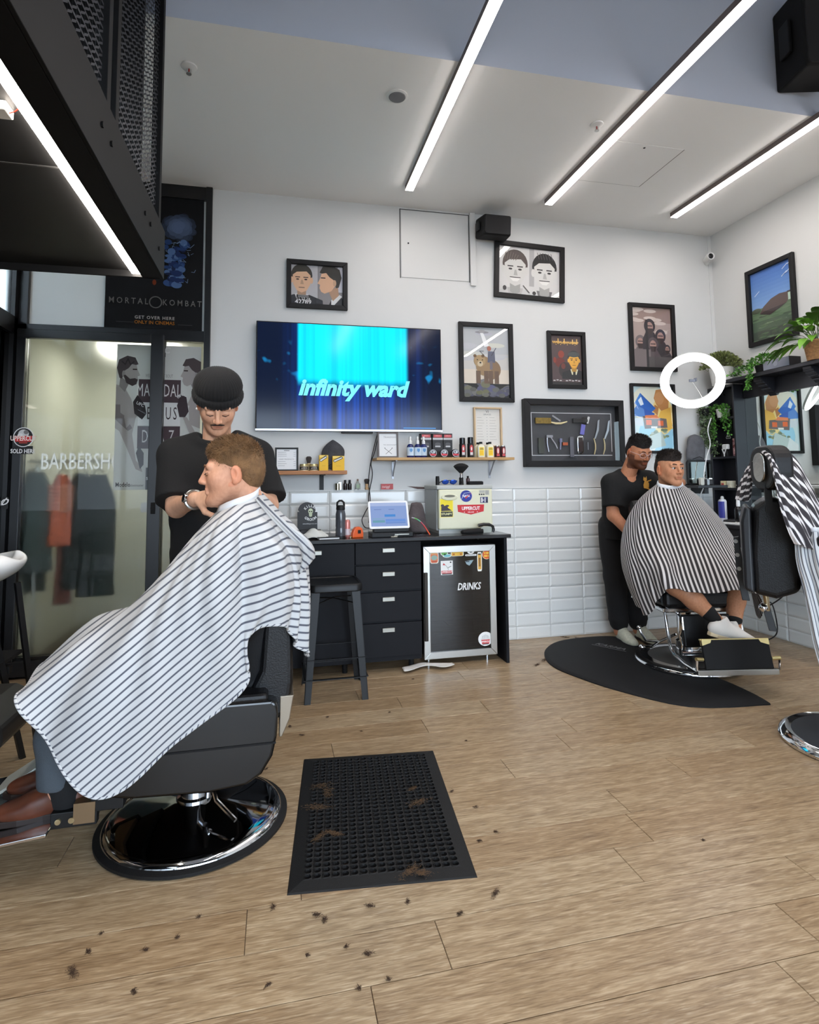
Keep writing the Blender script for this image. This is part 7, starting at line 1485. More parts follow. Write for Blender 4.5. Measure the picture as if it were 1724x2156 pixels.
# near cape
st = [
 [A3(548, 1034, 2.40), A3(585, 1075, 2.42), A3(632, 1128, 2.44), A3(648, 1250, 2.46), A3(645, 1378, 2.48)],
 [A3(541, 1045, 2.32), A3(578, 1092, 2.26), A3(622, 1150, 2.22), A3(640, 1250, 2.22), A3(638, 1372, 2.24)],
 [A3(530, 1052, 2.29), A3(560, 1098, 2.19), A3(598, 1170, 2.14), A3(610, 1250, 2.12), A3(592, 1314, 2.12)],
 [A3(515, 1058, 2.27), A3(528, 1106, 2.14), A3(556, 1190, 2.08), A3(545, 1290, 2.07), A3(515, 1352, 2.08)],
 [A3(500, 1063, 2.26), A3(492, 1114, 2.11), A3(492, 1220, 2.04), A3(498, 1340, 2.05), A3(520, 1440, 2.10)],
 [A3(486, 1068, 2.265), A3(452, 1125, 2.12), A3(420, 1260, 2.04), A3(405, 1420, 2.05), A3(372, 1562, 2.09)],
 [A3(473, 1073, 2.28), A3(426, 1130, 2.16), A3(345, 1290, 2.06), A3(285, 1480, 2.03), A3(212, 1684, 2.06)],
 [A3(462, 1078, 2.31), A3(410, 1137, 2.23), A3(290, 1292, 2.13), A3(185, 1440, 2.06), A3(108, 1582, 2.07)],
 [A3(456, 1080, 2.36), A3(404, 1138, 2.33), A3(268, 1288, 2.28), A3(140, 1368, 2.2), A3(36, 1455, 2.17)],
 [A3(458, 1076, 2.42), A3(408, 1134, 2.45), A3(300, 1262, 2.52), A3(205, 1310, 2.56), A3(120, 1392, 2.6)],
 [A3(478, 1062, 2.47), A3(468, 1105, 2.58), A3(440, 1205, 2.68), A3(400, 1330, 2.72), A3(370, 1440, 2.74)],
 [A3(525, 1044, 2.46), A3(545, 1085, 2.58), A3(575, 1165, 2.68), A3(590, 1260, 2.7), A3(590, 1340, 2.7)]]
G = cape_grid(st, 300, 110); N = normals(G, True); k, n, _ = G.shape
u = np.linspace(0, 1, k)[:, None]; v = (np.arange(n)/n*12)[None, :]
# folds: radiating ripples growing to the hem, a valley between arm and lap, bunching over the chair back
def bump(c, w): d = (v-c+6) % 12-6; return np.exp(-(d/w)**2)
fold = .007*np.sin(v*5.5+3*u)*u**1.2*(bump(2.2, 1.8)+bump(7.5, 1.6))*2+.004*np.sin(v*9+8*u)*np.clip(u*2, 0, 1)*np.clip(1.6-u*1.2, 0, 1)
fold += -.06*bump(3.6, .4)*np.exp(-((u-.5)/.3)**2)+.03*bump(2.6, .6)*np.exp(-((u-.5)/.25)**2)+.018*bump(4.3, .8)*np.exp(-((u-.4)/.3)**2)
fold += .012*np.sin(u*30+v*2.5)*bump(2.4, 1.1)*np.exp(-((u-.3)/.18)**2)*.6-.05*bump(8.45, .4)*np.exp(-((u-.78)/.18)**2)+.03*bump(9.2, .5)*np.exp(-((u-.72)/.14)**2)-.02*bump(7.4, .3)*np.exp(-((u-.85)/.2)**2)+.012*np.sin(u*11-v*3)*bump(8.5, 1.5)*u+.018*bump(1.2, .5)*np.sin(v*14)*u*u
G = G+N*fold[..., None]*np.clip(u*6, 0, 1)[..., None]
th = math.radians(39)
def stripe1(V):
    x = V[:, 0]+.38; xs = np.where(x < .27, x, .27+.4*(x-.27)); xs = np.where(x > .42, .33-.25*(x-.42), xs)
    return V[:, 2]*math.cos(th)-xs*math.sin(th)+.10*np.clip(V[:, 1]-2.25, 0, 1)*.6
c1 = cape_obj('cutting_cape', G, WCAPE, stripe1, label='large white cape with thin grey stripes draped over the near customer', hem=True)
# white neck strip and the fold running down the back
def ring_sheet(top, bot, m, name, parent):
    q = Mb(); q.sheet([[Vector(p) for p in top]+[Vector(top[0])], [Vector((Vector(a)+Vector(b))/2) for a, b in zip(top, bot)]+[Vector((Vector(top[0])+Vector(bot[0]))/2)], [Vector(p) for p in bot]+[Vector(bot[0])]]); o = obj(name, q, m, parent, smooth=True, angle=180); s_ = o.modifiers.new('thick', 'SOLIDIFY'); s_.thickness = .003; return o
rt = [cr([np.array(s[0]) for s in st], 12*j/48, True) for j in range(48)]; cN = np.mean(rt, 0)
ring_sheet([(p-cN)*.93+cN+np.array((0.004, 0, .026)) for p in rt], [(p-cN)*1.03+cN-np.array((0, 0, .004)) for p in rt], mat('white_neck_band', (228, 232, 238), .8), 'neck_band', c1)
tail = [A3(541, 1048, 2.27), A3(575, 1085, 2.19), A3(610, 1118, 2.14), A3(636, 1140, 2.13), A3(648, 1165, 2.15), A3(646, 1192, 2.18)]
G2 = []
for i in range(31):
    c_ = cr([np.array(p) for p in tail], 5*i/30*.9999, False); w_ = .012+.022*(i/30)+.018*math.exp(-((i-30)/6)**2)
    G2.append([c_+np.array((.7, 0, .7))*w_*(j/8-.5)*1.6+np.array((0, -1, 0))*(.012*math.sin(PI*j/8)+.006*math.sin(j*1.6+i*.2)) for j in range(9)])
tl_ = cape_obj('back_fold', np.array(G2), WCAPE, lambda V: (V[:, 0]*.7+V[:, 2]*.71)*1.0, closed=False, parent=c1)
# far cape
st = [
 [A3(1412, 1030, 3.63), A3(1424, 1068, 3.53), A3(1446, 1130, 3.44), A3(1470, 1190, 3.26), A3(1490, 1248, 3.16)],
 [A3(1396, 1027, 3.65), A3(1387, 1068, 3.55), A3(1392, 1135, 3.46), A3(1402, 1196, 3.24), A3(1412, 1240, 3.17)],
 [A3(1388, 1025, 3.67), A3(1363, 1064, 3.60), A3(1350, 1130, 3.52), A3(1362, 1205, 3.36), A3(1385, 1262, 3.26)],
 [A3(1383, 1021, 3.71), A3(1349, 1058, 3.68), A3(1328, 1120, 3.62), A3(1330, 1205, 3.5), A3(1364, 1294, 3.38)],
 [A3(1385, 1018, 3.76), A3(1347, 1054, 3.79), A3(1318, 1112, 3.80), A3(1314, 1180, 3.78), A3(1336, 1255, 3.74)],
 [A3(1405, 1015, 3.80), A3(1405, 1045, 3.92), A3(1400, 1095, 4.0), A3(1400, 1150, 4.0), A3(1400, 1200, 4.0)],
 [A3(1430, 1018, 3.78), A3(1470, 1052, 3.86), A3(1512, 1102, 3.90), A3(1545, 1165, 3.9), A3(1570, 1230, 3.88)],
 [A3(1438, 1021, 3.73), A3(1482, 1056, 3.74), A3(1530, 1112, 3.70), A3(1568, 1180, 3.6), A3(1594, 1302, 3.5)],
 [A3(1436, 1024, 3.69), A3(1474, 1064, 3.62), A3(1524, 1130, 3.52), A3(1566, 1186, 3.38), A3(1606, 1262, 3.3)],
 [A3(1427, 1028, 3.65), A3(1456, 1070, 3.55), A3(1498, 1135, 3.45), A3(1540, 1196, 3.26), A3(1566, 1244, 3.18)]]
G = cape_grid(st, 240, 80); N = normals(G, True); k, n, _ = G.shape; u = np.linspace(0, 1, k)[:, None]; v = (np.arange(n)/n*10)[None, :]
fold = .006*np.sin(v*6+2*u)*u**1.5+.004*np.sin(v*13+5*u)*u**2+.008*np.sin(v*3.1+1+4*u)*u+.012*np.sin(v*9)*u**3*np.exp(-((v-3.3)/.9)**2)-.03*np.exp(-((v-.55)/.5)**2)*np.exp(-((u-.75)/.25)**2)
G = G+N*fold[..., None]*np.clip(u*5, 0, 1)[..., None]; nk = np.array((2.765, 3.70, 1.2))
def stripe2(V):
    d = V-nk; h = d[:, 0]*.98+d[:, 1]*-.2; return h/(1+.55*np.clip(-d[:, 2], 0, 1))+.02*d[:, 2]
dv_ = np.linalg.norm(np.roll(G, -1, 1)-G, axis=2); arc_ = np.concatenate([np.zeros((k, 1)), np.cumsum(dv_, 1)[:, :-1]], 1); tot_ = dv_.sum(1, keepdims=True); arc_ = np.where(arc_ > tot_*.54, arc_-tot_, arc_)/(1+.30*u)+.35*u*0
def stripe2(V): return arc_.reshape(-1)
c2 = cape_obj('cutting_cape', G, BCAPE, stripe2, label='black and white striped cape draped over the far customer', hem=None)
rt = [cr([np.array(s[0]) for s in st], 10*j/40, True) for j in range(40)]; cN = np.mean(rt, 0)
ring_sheet([(p-cN)*.95+cN+np.array((0, 0, .024)) for p in rt], [(p-cN)*1.03+cN-np.array((0, 0, .004)) for p in rt], mat('white_neck_band', (228, 232, 238), .8), 'neck_band', c2)
# dark cape hung over the right chair's headrest
st = [
 [A3(1580, 1000, 2.58), A3(1592, 962, 2.56), A3(1625, 949, 2.5), A3(1668, 960, 2.44), A3(1705, 1020, 2.40), A3(1740, 1090, 2.36)],
 [A3(1584, 985, 2.55), A3(1598, 955, 2.52), A3(1628, 950, 2.45), A3(1672, 980, 2.38), A3(1712, 1060, 2.32), A3(1745, 1150, 2.29)],
 [A3(1590, 968, 2.5), A3(1604, 953, 2.47), A3(1630, 956, 2.40), A3(1672, 1005, 2.33), A3(1708, 1090, 2.27), A3(1735, 1165, 2.25)],
 [A3(1598, 958, 2.46), A3(1608, 953, 2.43), A3(1628, 964, 2.36), A3(1662, 1030, 2.29), A3(1692, 1105, 2.24), A3(1715, 1160, 2.23)],
 [A3(1604, 955, 2.42), A3(1612, 954, 2.39), A3(1625, 974, 2.33), A3(1649, 1048, 2.27), A3(1673, 1115, 2.23), A3(1695, 1150, 2.22)],
 [A3(1608, 955, 2.39), A3(1614, 956, 2.37), A3(1622, 980, 2.32), A3(1638, 1060, 2.27), A3(1658, 1118, 2.24), A3(1673, 1145, 2.23)]]
def smooth_sheet(st, nv, nu, amp, f, ph=0.):
    G = cape_grid(st, nv, nu, False); N = normals(G, False); u = np.linspace(0, 1, G.shape[0])[:, None]; v = np.linspace(0, 1, G.shape[1])[None, :]
    return G+N*((amp*np.sin(v*f+3*u+ph)+amp*.5*np.sin(v*f*2.3-4*u+1))*np.ones_like(u))[..., None], u, v
G, u, v = smooth_sheet(st, 90, 70, .007, 26)
c3 = cape_obj('cutting_cape', G, DCAPE, lambda V: (V[:, 0]*.78+V[:, 1]*.3+V[:, 2]*.36)*.8, closed=False, label='dark charcoal cape with white stripes thrown over the right chair headrest')
st = [[A3(1550, 1052, 2.66), A3(1560, 1020, 2.66), A3(1578, 978, 2.64), A3(1598, 956, 2.58)], [A3(1556, 1053, 2.63), A3(1566, 1015, 2.62), A3(1582, 974, 2.6), A3(1600, 956, 2.55)], [A3(1568, 1056, 2.61), A3(1574, 1018, 2.59), A3(1585, 976, 2.57), A3(1602, 958, 2.52)], [A3(1582, 1052, 2.6), A3(1584, 1015, 2.57), A3(1589, 978, 2.54), A3(1603, 960, 2.5)]]
G, u, v = smooth_sheet(st, 40, 30, .006, 18); cape_obj('cape_corner', G, DCAPE, lambda V: (V[:, 0]*.55-V[:, 2]*.7), closed=False, parent=c3)
# light cape hanging at the right edge
LE = ((1675, 1114), (1673, 1140), (1676, 1182), (1688, 1232), (1700, 1290), (1712, 1355), (1728, 1412), (1748, 1480))
st = [[A3(x+dx*(1+.25*i/7), y+dy, 2.30-dx*.0016-.012*i) for i, (x, y) in enumerate(LE)] for dx, dy in ((0, 0), (14, 1), (34, 2), (60, 2), (95, 4), (140, 6))]
G, u, v = smooth_sheet(st, 70, 60, .006, 22)
def stripe4(V): 
    n_ = len(V); vv = np.tile(np.linspace(0, 1, 71), n_//71); uu = np.repeat(np.linspace(0, 1, n_//71), 71); return vv*.30-uu*.05
c4 = cape_obj('cutting_cape', G, WCAPE, stripe4, closed=False, label='pale cape with grey stripes hanging over an armrest at the right edge')
q = Mb(); q.tube([Vector(p) for p in G[0]], .012, 8); obj('bunched_top', q, mat('white_neck_band', (228, 232, 238), .8), c4, smooth=True)
# ================================================================== mirror station on the right wall
SHB = mat('black_stained_wood', (28, 28, 34), .4, bump=.08, bscale=90, stretch=(1, 8, 8))
MX = R-.012
st_ = thing('station_backboard', 'black wooden backboard with header framing the wall mirror', 'backboard', (R-.0135, 3.6, .9))
obj('header', Mb().bx(-.02, 0, -.9, .56, 1.035, 1.16), SHB, st_, bevel=.002); obj('left_stile', Mb().bx(-.022, 0, .575, .62, 0, 1.16), SHB, st_, bevel=.002); obj('lower_board', Mb().bx(-.018, 0, -.9, .575, 0, .08), SHB, st_)
t = thing('station_mirror', 'large wall mirror behind the right chair reflecting framed pictures', 'mirror', (R-.001, 3.6, .98)); obj('glass', Mb().bx(-.012, -.006, -.9, .575, 0, .955), mat('mirror_silver', (236, 244, 240), .015, 1.), t)
t = thing('display_shelf', 'long black shelf with carved brackets above the mirror, carrying plants', 'shelf', (R-.001, 3.5, 2.06))
obj('board', Mb().bx(-.205, 0, -.8, .66, 0, .03), SHB, t, bevel=.004)
def corbel(yy):
    q = Mb(); pr_ = [(0, 0), (-.17, 0), (-.165, -.02), (-.15, -.022), (-.148, -.036), (-.13, -.04), (-.126, -.055), (-.108, -.06), (-.1, -.078), (-.08, -.085), (-.065, -.11), (-.04, -.115), (-.02, -.14), (0, -.145)]
    q.prism(pr_, -.035, .035, Matrix(((1, 0, 0, 0), (0, 0, 1, yy), (0, 1, 0, 0), (0, 0, 0, 1)))); c = obj('bracket', q, SHB, t, bevel=.002)
    for (a, b) in ((-.157, -.024), (-.138, -.042), (-.117, -.062), (-.09, -.088)): obj('carved_rib', Mb().cyl((a, yy-.036, b), (a, yy+.036, b), .007, n=8), mat('dusty_black', (60, 60, 66), .5), c)
corbel(at(1610, 830, X=R-.1).y-3.5); corbel(at(1716, 795, X=R-.1).y-3.5)
# corner tower
TX = .125; TY0, TY1 = 4.165, 4.465
t = thing('corner_shelf_tower', 'narrow black shelf tower in the corner beside the mirror', 'shelf', (R-.001, (TY0+TY1)/2, .9)); hw = (TY1-TY0)/2
obj('back_panel', Mb().bx(-.014, 0, -hw, hw, 0, 1.16), SHB, t)
for sy in (-1, 1): obj('side_board', Mb().bx(-TX, -.014, sy*hw-(.018 if sy > 0 else 0), sy*hw+(.018 if sy < 0 else 0), 0, 1.16), SHB, t, bevel=.002)
for z_ in (.0, .262, .532, .87, 1.142): obj('shelf_board', Mb().bx(-TX+.002, -.014, -hw+.018, hw-.018, z_, z_+.018), SHB, t, bevel=.001)
t1 = thing('station_desk', 'black wall desk with drawers under the mirror', 'desk', (R-.001, 3.6, .66)); obj('top', Mb().bx(-.42, 0, -.9, .86, .215, .24), SHB, t1, bevel=.002); obj('body', Mb().bx(-.39, 0, -.9, .82, 0, .215), SHB, t1)
for k in range(3): d_ = obj('drawer', Mb().bx(-.41, -.39, -.88+.57*k, -.33+.57*k, .02, .2), SHB, t1, bevel=.003); obj('knob', Mb().ell((-.42, -.6+.57*k, .11), .012, 10, 8), SATIN, d_)
# ring light on its arm
rc = at(1457, 802, Y=4.02); t = thing('ring_light', 'glowing white ring light with phone clamp in front of the corner', 'ring light', rc)
nv = (Vector((0, 0, CAM_H))-rc).normalized(); nv = (nv+Vector((.05, 0, -.42))).normalized(); sd_ = nv.cross(Vector((0, 0, 1))).normalized(); up_ = sd_.cross(nv)
RR = .203; rs_ = (.06, .02)
pts = [(sd_*math.cos(a_)+up_*math.sin(a_)) for a_ in np.linspace(0, 2*PI, 64, endpoint=False)]
def ringloft(prof): q = Mb(); q.loft([[p_*(RR+a_)+nv*b_ for a_, b_ in prof] for p_ in pts], False, True); return q
obj('diffuser', ringloft([(-.033, .008), (-.025, .016), (.025, .016), (.033, .008), (.033, .004), (-.033, .004)]), emit_mat('ring_glow', (250, 246, 255), 9.), t, smooth=True)
obj('housing', ringloft([(-.034, .004), (.034, .004), (.034, -.014), (-.034, -.014)]), WHITE, t)
obj('phone_clamp', Mb().box(-nv*.005, (.05, .02, .022)).box(Vector((.03, 0, .01)), (.01, .03, .03)), mat('grey_plastic', (120, 126, 136), .4), t, bevel=.003)
obj('clamp_stem', Mb().tube([Vector((0, 0, 0)), up_*-.1+sd_*-.05, up_*-.17+sd_*-.08], .003, 6), STEEL, t)
obj('gooseneck', Mb().tube([sd_*-(RR+.02)-nv*.02, sd_*-(RR+.02)-nv*.08+Vector((.02, .03, -.02)), Vector((R-.13-rc.x, 4.28-rc.y, -.06)), Vector((R-.1-rc.x, 4.3-rc.y, -.06))], .008, 8), BLACK, t, smooth=True)
cable('white_cable', 'white cable hanging down beside the trailing plant to the desk', [at(1497, 880, Y=4.3), at(1490, 905, Y=4.3), at(1495, 935, Y=4.3), at(1487, 965, Y=4.3), at(1482, 1000, Y=4.3), at(1483, 1020, Y=4.3), at(1474, 1045, Y=4.3), at(1470, 1080, Y=4.3)], .0045, WHITE)
# plants
def leaf_cloud(name, parent, ctr, n, size, m, seed=1):
    rs = np.random.RandomState(seed); q = Mb()
    for i in range(n):
        p, d = ctr(rs); d = Vector(d).normalized(); a_ = d.cross(Vector(rs.randn(3))).normalized(); s_ = size*(.6+.8*rs.rand()); up2 = a_.cross(d); p = Vector(p)
        q.mi = rs.randint(3); q.add([p, p+d*s_*.5+a_*s_*.36, p+d*s_+up2*s_*.1, p+d*s_*.5-a_*s_*.36], [(0, 1, 2), (0, 2, 3)])
    o = obj(name, q, m, parent, keep=True); o['kind'] = 'stuff'; return o
GR = lambda k, c: [mat('leaf_%s_%d' % (k, i), tuple(int(v*f) for v in c), .5) for i, f in enumerate((.7, 1., 1.25))]
def pot(parent, r0, r1, h, m, sq=False):
    prof_ = [(0, 0), (r0, 0), (r1, h*.96), (r1, h), (r1*.88, h), (r1*.86, h*.86), (0, h*.86)]; return obj('pot', Mb().lathe(prof_, n=24), m, parent, smooth=True, angle=40)
pc = Vector((R-.13, 4.30, 2.09)); pc = at(1520, 815, X=R-.13); pc.z = 2.06
t = thing('potted_bush', 'bushy olive green plant in white pot on the corner tower', 'plant', pc); pot(t, .075, .095, .155, mat('white_ceramic', (226, 226, 222), .35))
leaf_cloud('foliage', t, lambda rs: ((lambda a_, b_, r_: ((r_*math.cos(a_)*math.sin(b_)*1.15, r_*math.sin(a_)*math.sin(b_)*1.15, .17+r_*math.cos(b_)*.85), (math.cos(a_)*math.sin(b_), math.sin(a_)*math.sin(b_), math.cos(b_)+.3)))(rs.rand()*6.28, rs.rand()*1.75, .135*rs.rand()**.35)), 1500, .022, GR('olive', (112, 122, 70)), 2)
pc = at(1608, 790, X=R-.13); pc.z = 2.09
t = thing('trailing_plant', 'bright green trailing plant spilling over the black shelf edge', 'plant', pc); pot(t, .05, .06, .06, BLACKM)
def trail(rs):
    if rs.rand() < .55: a_, b_, r_ = rs.rand()*6.28, rs.rand()*1.5, .1*rs.rand()**.4; return ((r_*math.cos(a_)*math.sin(b_)*.9, r_*math.sin(a_)*math.sin(b_)*1.5, .05+r_*math.cos(b_)), (math.cos(a_), math.sin(a_), .6))
    if rs.rand() < .55: u_ = rs.rand(); return ((-.09-.01*rs.randn(), .02+.05*u_+.012*rs.randn(), .07-.19*u_), (-.6, rs.randn()*.5, -.5))
    u_ = rs.rand(); return ((-.05+.03*rs.randn(), .08+.2*u_, .06*(1-u_)+.012+.01*abs(rs.randn())), (-.3+rs.randn()*.3, .6, .3))
leaf_cloud('foliage', t, trail, 900, .02, GR('bright', (84, 140, 52)), 3)
pc = at(1645, 782, X=R-.14); pc.z = 2.091; t = thing('smart_speaker', 'slim grey box with round logo lying on the black shelf', 'speaker box', pc, rz=.0)
obj('body', Mb().bx(-.045, .06, -.12, .12, 0, .075), mat('black_box', (34, 32, 36), .5), t, bevel=.004); obj('front_panel', Mb().bx(-.049, -.045, -.118, .118, .004, .072), mat('grey_fabric_panel', (134, 138, 150), .7), t, bevel=.002); q = Mb(); q.cyl((-.0495, 0, .038), (-.0505, 0, .038), .02, n=20); obj('logo', q, mat('grey_logo', (150, 154, 166), .5), t)
pc = at(1722, 763, X=R-.16); pc.z = 2.091; t = thing('potted_fern', 'broad leaved green plant in woven basket pot at the right edge', 'plant', pc)
q = Mb()
for i in range(11): z_ = .006+i*.0125; r_ = .058+.018*i/10; q.tube([(r_*math.cos(a_), r_*math.sin(a_), z_) for a_ in np.linspace(0, 2*PI, 22, endpoint=False)], .008, 6, closed=True)
obj('basket', q, mat('woven_straw', (186, 138, 92), .8, var=.25, vscale=60), t, smooth=True); obj('soil', Mb().cyl((0, 0, .01), (0, 0, .125), .055, .066), mat('dark_soil', (40, 30, 24), .95), t)
FG = GR('fern', (88, 132, 40)); rs_ = np.random.RandomState(5)
for k in range(44):
    an = rs_.rand()*6.28; el = .15+rs_.rand()*1.15; Ls = .1+.13*rs_.rand(); d0 = Vector((math.cos(an)*math.cos(el), math.sin(an)*math.cos(el), math.sin(el))); d0.x = -abs(d0.x) if d0.x > .15 else d0.x; b0 = Vector((.02*math.cos(an), .02*math.sin(an), .12)); sp2 = [b0, b0+d0*Ls*.5, b0+d0*Ls+Vector((0, 0, -.25*Ls*math.cos(el)))]; LL = .1+.06*rs_.rand(); W_ = LL*.26
    dd = (sp2[2]-sp2[1]).normalized(); sdv = dd.cross(Vector((0, 0, 1))).normalized(); nz = sdv.cross(dd); q = Mb(); g = []
    for i, wv in enumerate((.15, .8, 1., .85, .45, .02)):
        c_ = sp2[2]+dd*LL*i/5-Vector((0, 0, LL*.55*(i/5)**2)); g.append([c_-sdv*W_*wv+nz*W_*wv*.35, c_, c_+sdv*W_*wv+nz*W_*wv*.35])
    q.sheet(g); lf = obj('leaf', q, FG[k % 3], t, smooth=True, angle=180); obj('stalk', Mb().tube(sp2, .0018, 5), FG[0], lf)
# tower goods
def tw(px, py, dx=.09): return at(px, py, X=R-dx)
pc = tw(1523, 893); pc.z = .9+.87+.019; t = thing('trailing_plant', 'small white pot with long green trailing strings on the corner tower', 'plant', pc); pot(t, .045, .055, .075, mat('white_ceramic', (226, 226, 222), .35))
def strings(rs):
    k = rs.randint(9); base = [(-.05, .07, .33), (-.055, .095, .36), (-.045, .12, .3), (-.05, .055, .26), (-.05, -.075, .2), (-.05, -.06, .13), (-.02, -.09, .24), (-.06, .15, .3), (-.03, .14, .27)][k]; u_ = rs.rand()
    if u_ < .18: s_ = u_/.18; return ((base[0]*s_, base[1]*s_, .085+.02*math.sin(PI*s_)+.006*rs.randn()), rs.randn(3))
    u_ = (u_-.18)/.82; return ((base[0]+.008*rs.randn(), base[1]+.008*rs.randn()+.012*math.sin(u_*9), .085-base[2]*u_), rs.randn(3))
leaf_cloud('foliage', t, strings, 1300, .017, GR('bright', (84, 140, 52)), 9)
pc = at(1482, 868, Y=D-.05); t = thing('hanging_plant', 'dusky green plant hanging down the back wall beside the tower', 'plant', (pc.x, D-.001, pc.z)); obj('hanging_pot', Mb().lathe([(0, -.03), (.035, -.03), (.045, .03), (.04, .03), (0, .02)], (0, -.05, 0), 20), BLACKM, t, smooth=True)
leaf_cloud('foliage', t, lambda rs: (lambda k, u_: ((.012*rs.randn()+(-.05, -.02, .01, .04, .07)[k]+.02*u_, -.06+.012*rs.randn(), .04-u_*(.28, .36, .33, .4, .42)[k]), rs.randn(3)))(rs.randint(5), rs.rand()), 900, .02, GR('dusk', (92, 108, 76)), 12)
pc = tw(1532, 958); pc.z = .9+.532+.019; t = thing('white_trimmer', 'white and black hair trimmer standing on the corner tower', 'trimmer', pc, rz=-PI/2)
obj('head', Mb().prism(rrect(-.028, .06, .028, .105, .01), 0, .03, FR()), WHITE, t, bevel=.004); obj('body', Mb().prism([(-.026, .06), (.026, .06), (.04, .0), (-.04, 0)], 0, .034, FR()), BLACK, t, bevel=.004); obj('white_inlay', Mb().prism([(-.028, .065), (-.018, .065), (0, .03), (.018, .065), (.028, .065), (.006, .018), (.006, 0), (-.006, 0), (-.006, .018)], .034, .036, FR()), WHITE, t)
pc = tw(1549, 958); pc.z = .9+.532+.019; t = thing('photo_card', 'pinkish photo card leaning in the corner tower', 'card', pc, rz=-PI/2); a = Art(-.028, 0, .056, .15, (196, 150, 150)); 
for k in range(16): a.oval(random.random(), random.random(), .2, .07, random.choice([(60, 46, 50), (206, 170, 160), (150, 110, 120), (226, 200, 196), (120, 60, 60)]))
a.build('print', t); obj('backing', Mb().bx(-.028, .028, .0, .003, 0, .15), WHITE, t)
pc = at(1533, 918, X=R-.0155); t = thing('wall_sticker', 'triangular white and green sticker on the tower back panel', 'sticker', pc, rz=-PI/2); a = Art(-.03, -.025, .06, .055); a.poly([(.5, 1), (.98, .25), (.9, .02), (.1, .02), (.02, .25)], (214, 218, 222)); a.poly([(.5, .9), (.88, .26), (.82, .1), (.18, .1), (.12, .26)], (34, 36, 44)); a.rect(.22, .2, .78, .3, (120, 170, 120)); a.rect(.25, .36, .75, .5, (226, 228, 230)); a.build('print', t)
for px, c_, nm in ((1527, (226, 214, 170), 'cream and red tub'), (1540, (232, 228, 206), 'plain cream box')):
    pc = tw(px, 1033); pc.z = .9+.262+.019; t = thing('product_box', nm+' on the middle shelf of the corner tower', 'box', pc, rz=-PI/2); obj('carton', Mb().bx(-.026, .026, -.025, .025, 0, .06), ink(c_), t, bevel=.003); obj('label_panel', Mb().bx(-.014, .014, -.0265, -.025, .012, .04), ink((190, 70, 70) if px == 1527 else (214, 208, 186)), t)
pc = at(1523, 1104, X=R-.2); pc.z = .901
lathe_bottle('spray_can', 'blue and white disinfectant spray can on the black desk', 'spray can', pc, [('can', [(0, 0), (.031, 0), (.033, .005), (.033, .17), (.024, .185), (0, .185)], mat('white_enamel', (226, 228, 236), .3)), ('cap', [(0, .185), (.014, .185), (.014, .2), (.009, .212), (0, .212)], WHITE)])
q = Mb(); q.lathe([(.0336, .03), (.0336, .168)], n=28); q.f = [f for i, f in enumerate(q.f[:28]) if 8 <= i <= 19]; q.m = [0]*len(q.f); obj('blue_band', q, mat('cobalt_print', (62, 66, 160), .4), bpy.data.objects['spray_can'], smooth=True, keep=True)
pc = at(1556, 1102, X=R-.24); pc.z = .901
lathe_bottle('spray_bottle', 'black spray bottle with white trigger on the black desk', 'bottle', pc, [('bottle', [(0, 0), (.028, 0), (.03, .005), (.03, .11), (.02, .13), (.012, .135), (0, .135)], mat('gloss_black', (16, 16, 18), .25)), ('pump', [(0, .135), (.014, .135), (.015, .15), (.012, .2), (.01, .206), (0, .206)], WHITE)])
pc = at(1570, 1078, X=R-.03); t = thing('paper_card', 'small white paper card with blue mark leaning on the mirror', 'card', (pc.x, pc.y, .982), rz=-PI/2); a = Art(-.035, 0, .07, .12, (214, 224, 228)); a.poly([(.1, .95), (.6, .98), (.3, .7)], (40, 60, 150)); a.build('print', t); obj('backing', Mb().bx(-.035, .035, .001, .004, 0, .12), WHITE, t)
for k, (px, py, L_, c_) in enumerate(((1545, 1101, .2, (200, 170, 120)), (1553, 1107, .26, (232, 232, 230)), (1566, 1113, .16, (196, 190, 176)), (1537, 1100, .1, (30, 30, 32)))):
    pc = at(px, py, X=R-.34); t = thing(('wooden_comb', 'towel_stack', 'metal_comb', 'hair_clipper')[k], ('tan comb', 'folded white towel', 'grey metal comb', 'small black clipper')[k]+' lying on the black desk edge', ('comb', 'towel', 'comb', 'clipper')[k], (pc.x, pc.y, .9005), rz=-PI/2+.1*k)
    if k == 1: obj('fold', Mb().bx(-L_/2, L_/2, -.05, .05, 0, .007), ink(c_), t, bevel=.003); obj('fold', Mb().bx(-L_/2+.005, L_/2, -.048, .048, .007, .014), ink(c_), t, bevel=.003)
    elif k == 3: obj('body', Mb().tube([(-.05, 0, .018), (0, 0, .02), (.05, 0, .018)], [.012, .018, .015], 10), ink(c_), t, smooth=True); obj('blade', Mb().bx(.05, .065, -.014, .014, .012, .022), STEEL, t)
    else:
        obj('spine', Mb().bx(-L_/2, L_/2, 0, .012, 0, .004), ink(c_), t); q = Mb()
        for j in range(24): q.bx(-L_/2+.01+j*(L_-.02)/24, -L_/2+.012+j*(L_-.02)/24, -.018, .0, .0005, .003)
        tt = obj('teeth', q, ink(c_), t); tt['kind'] = 'stuff'
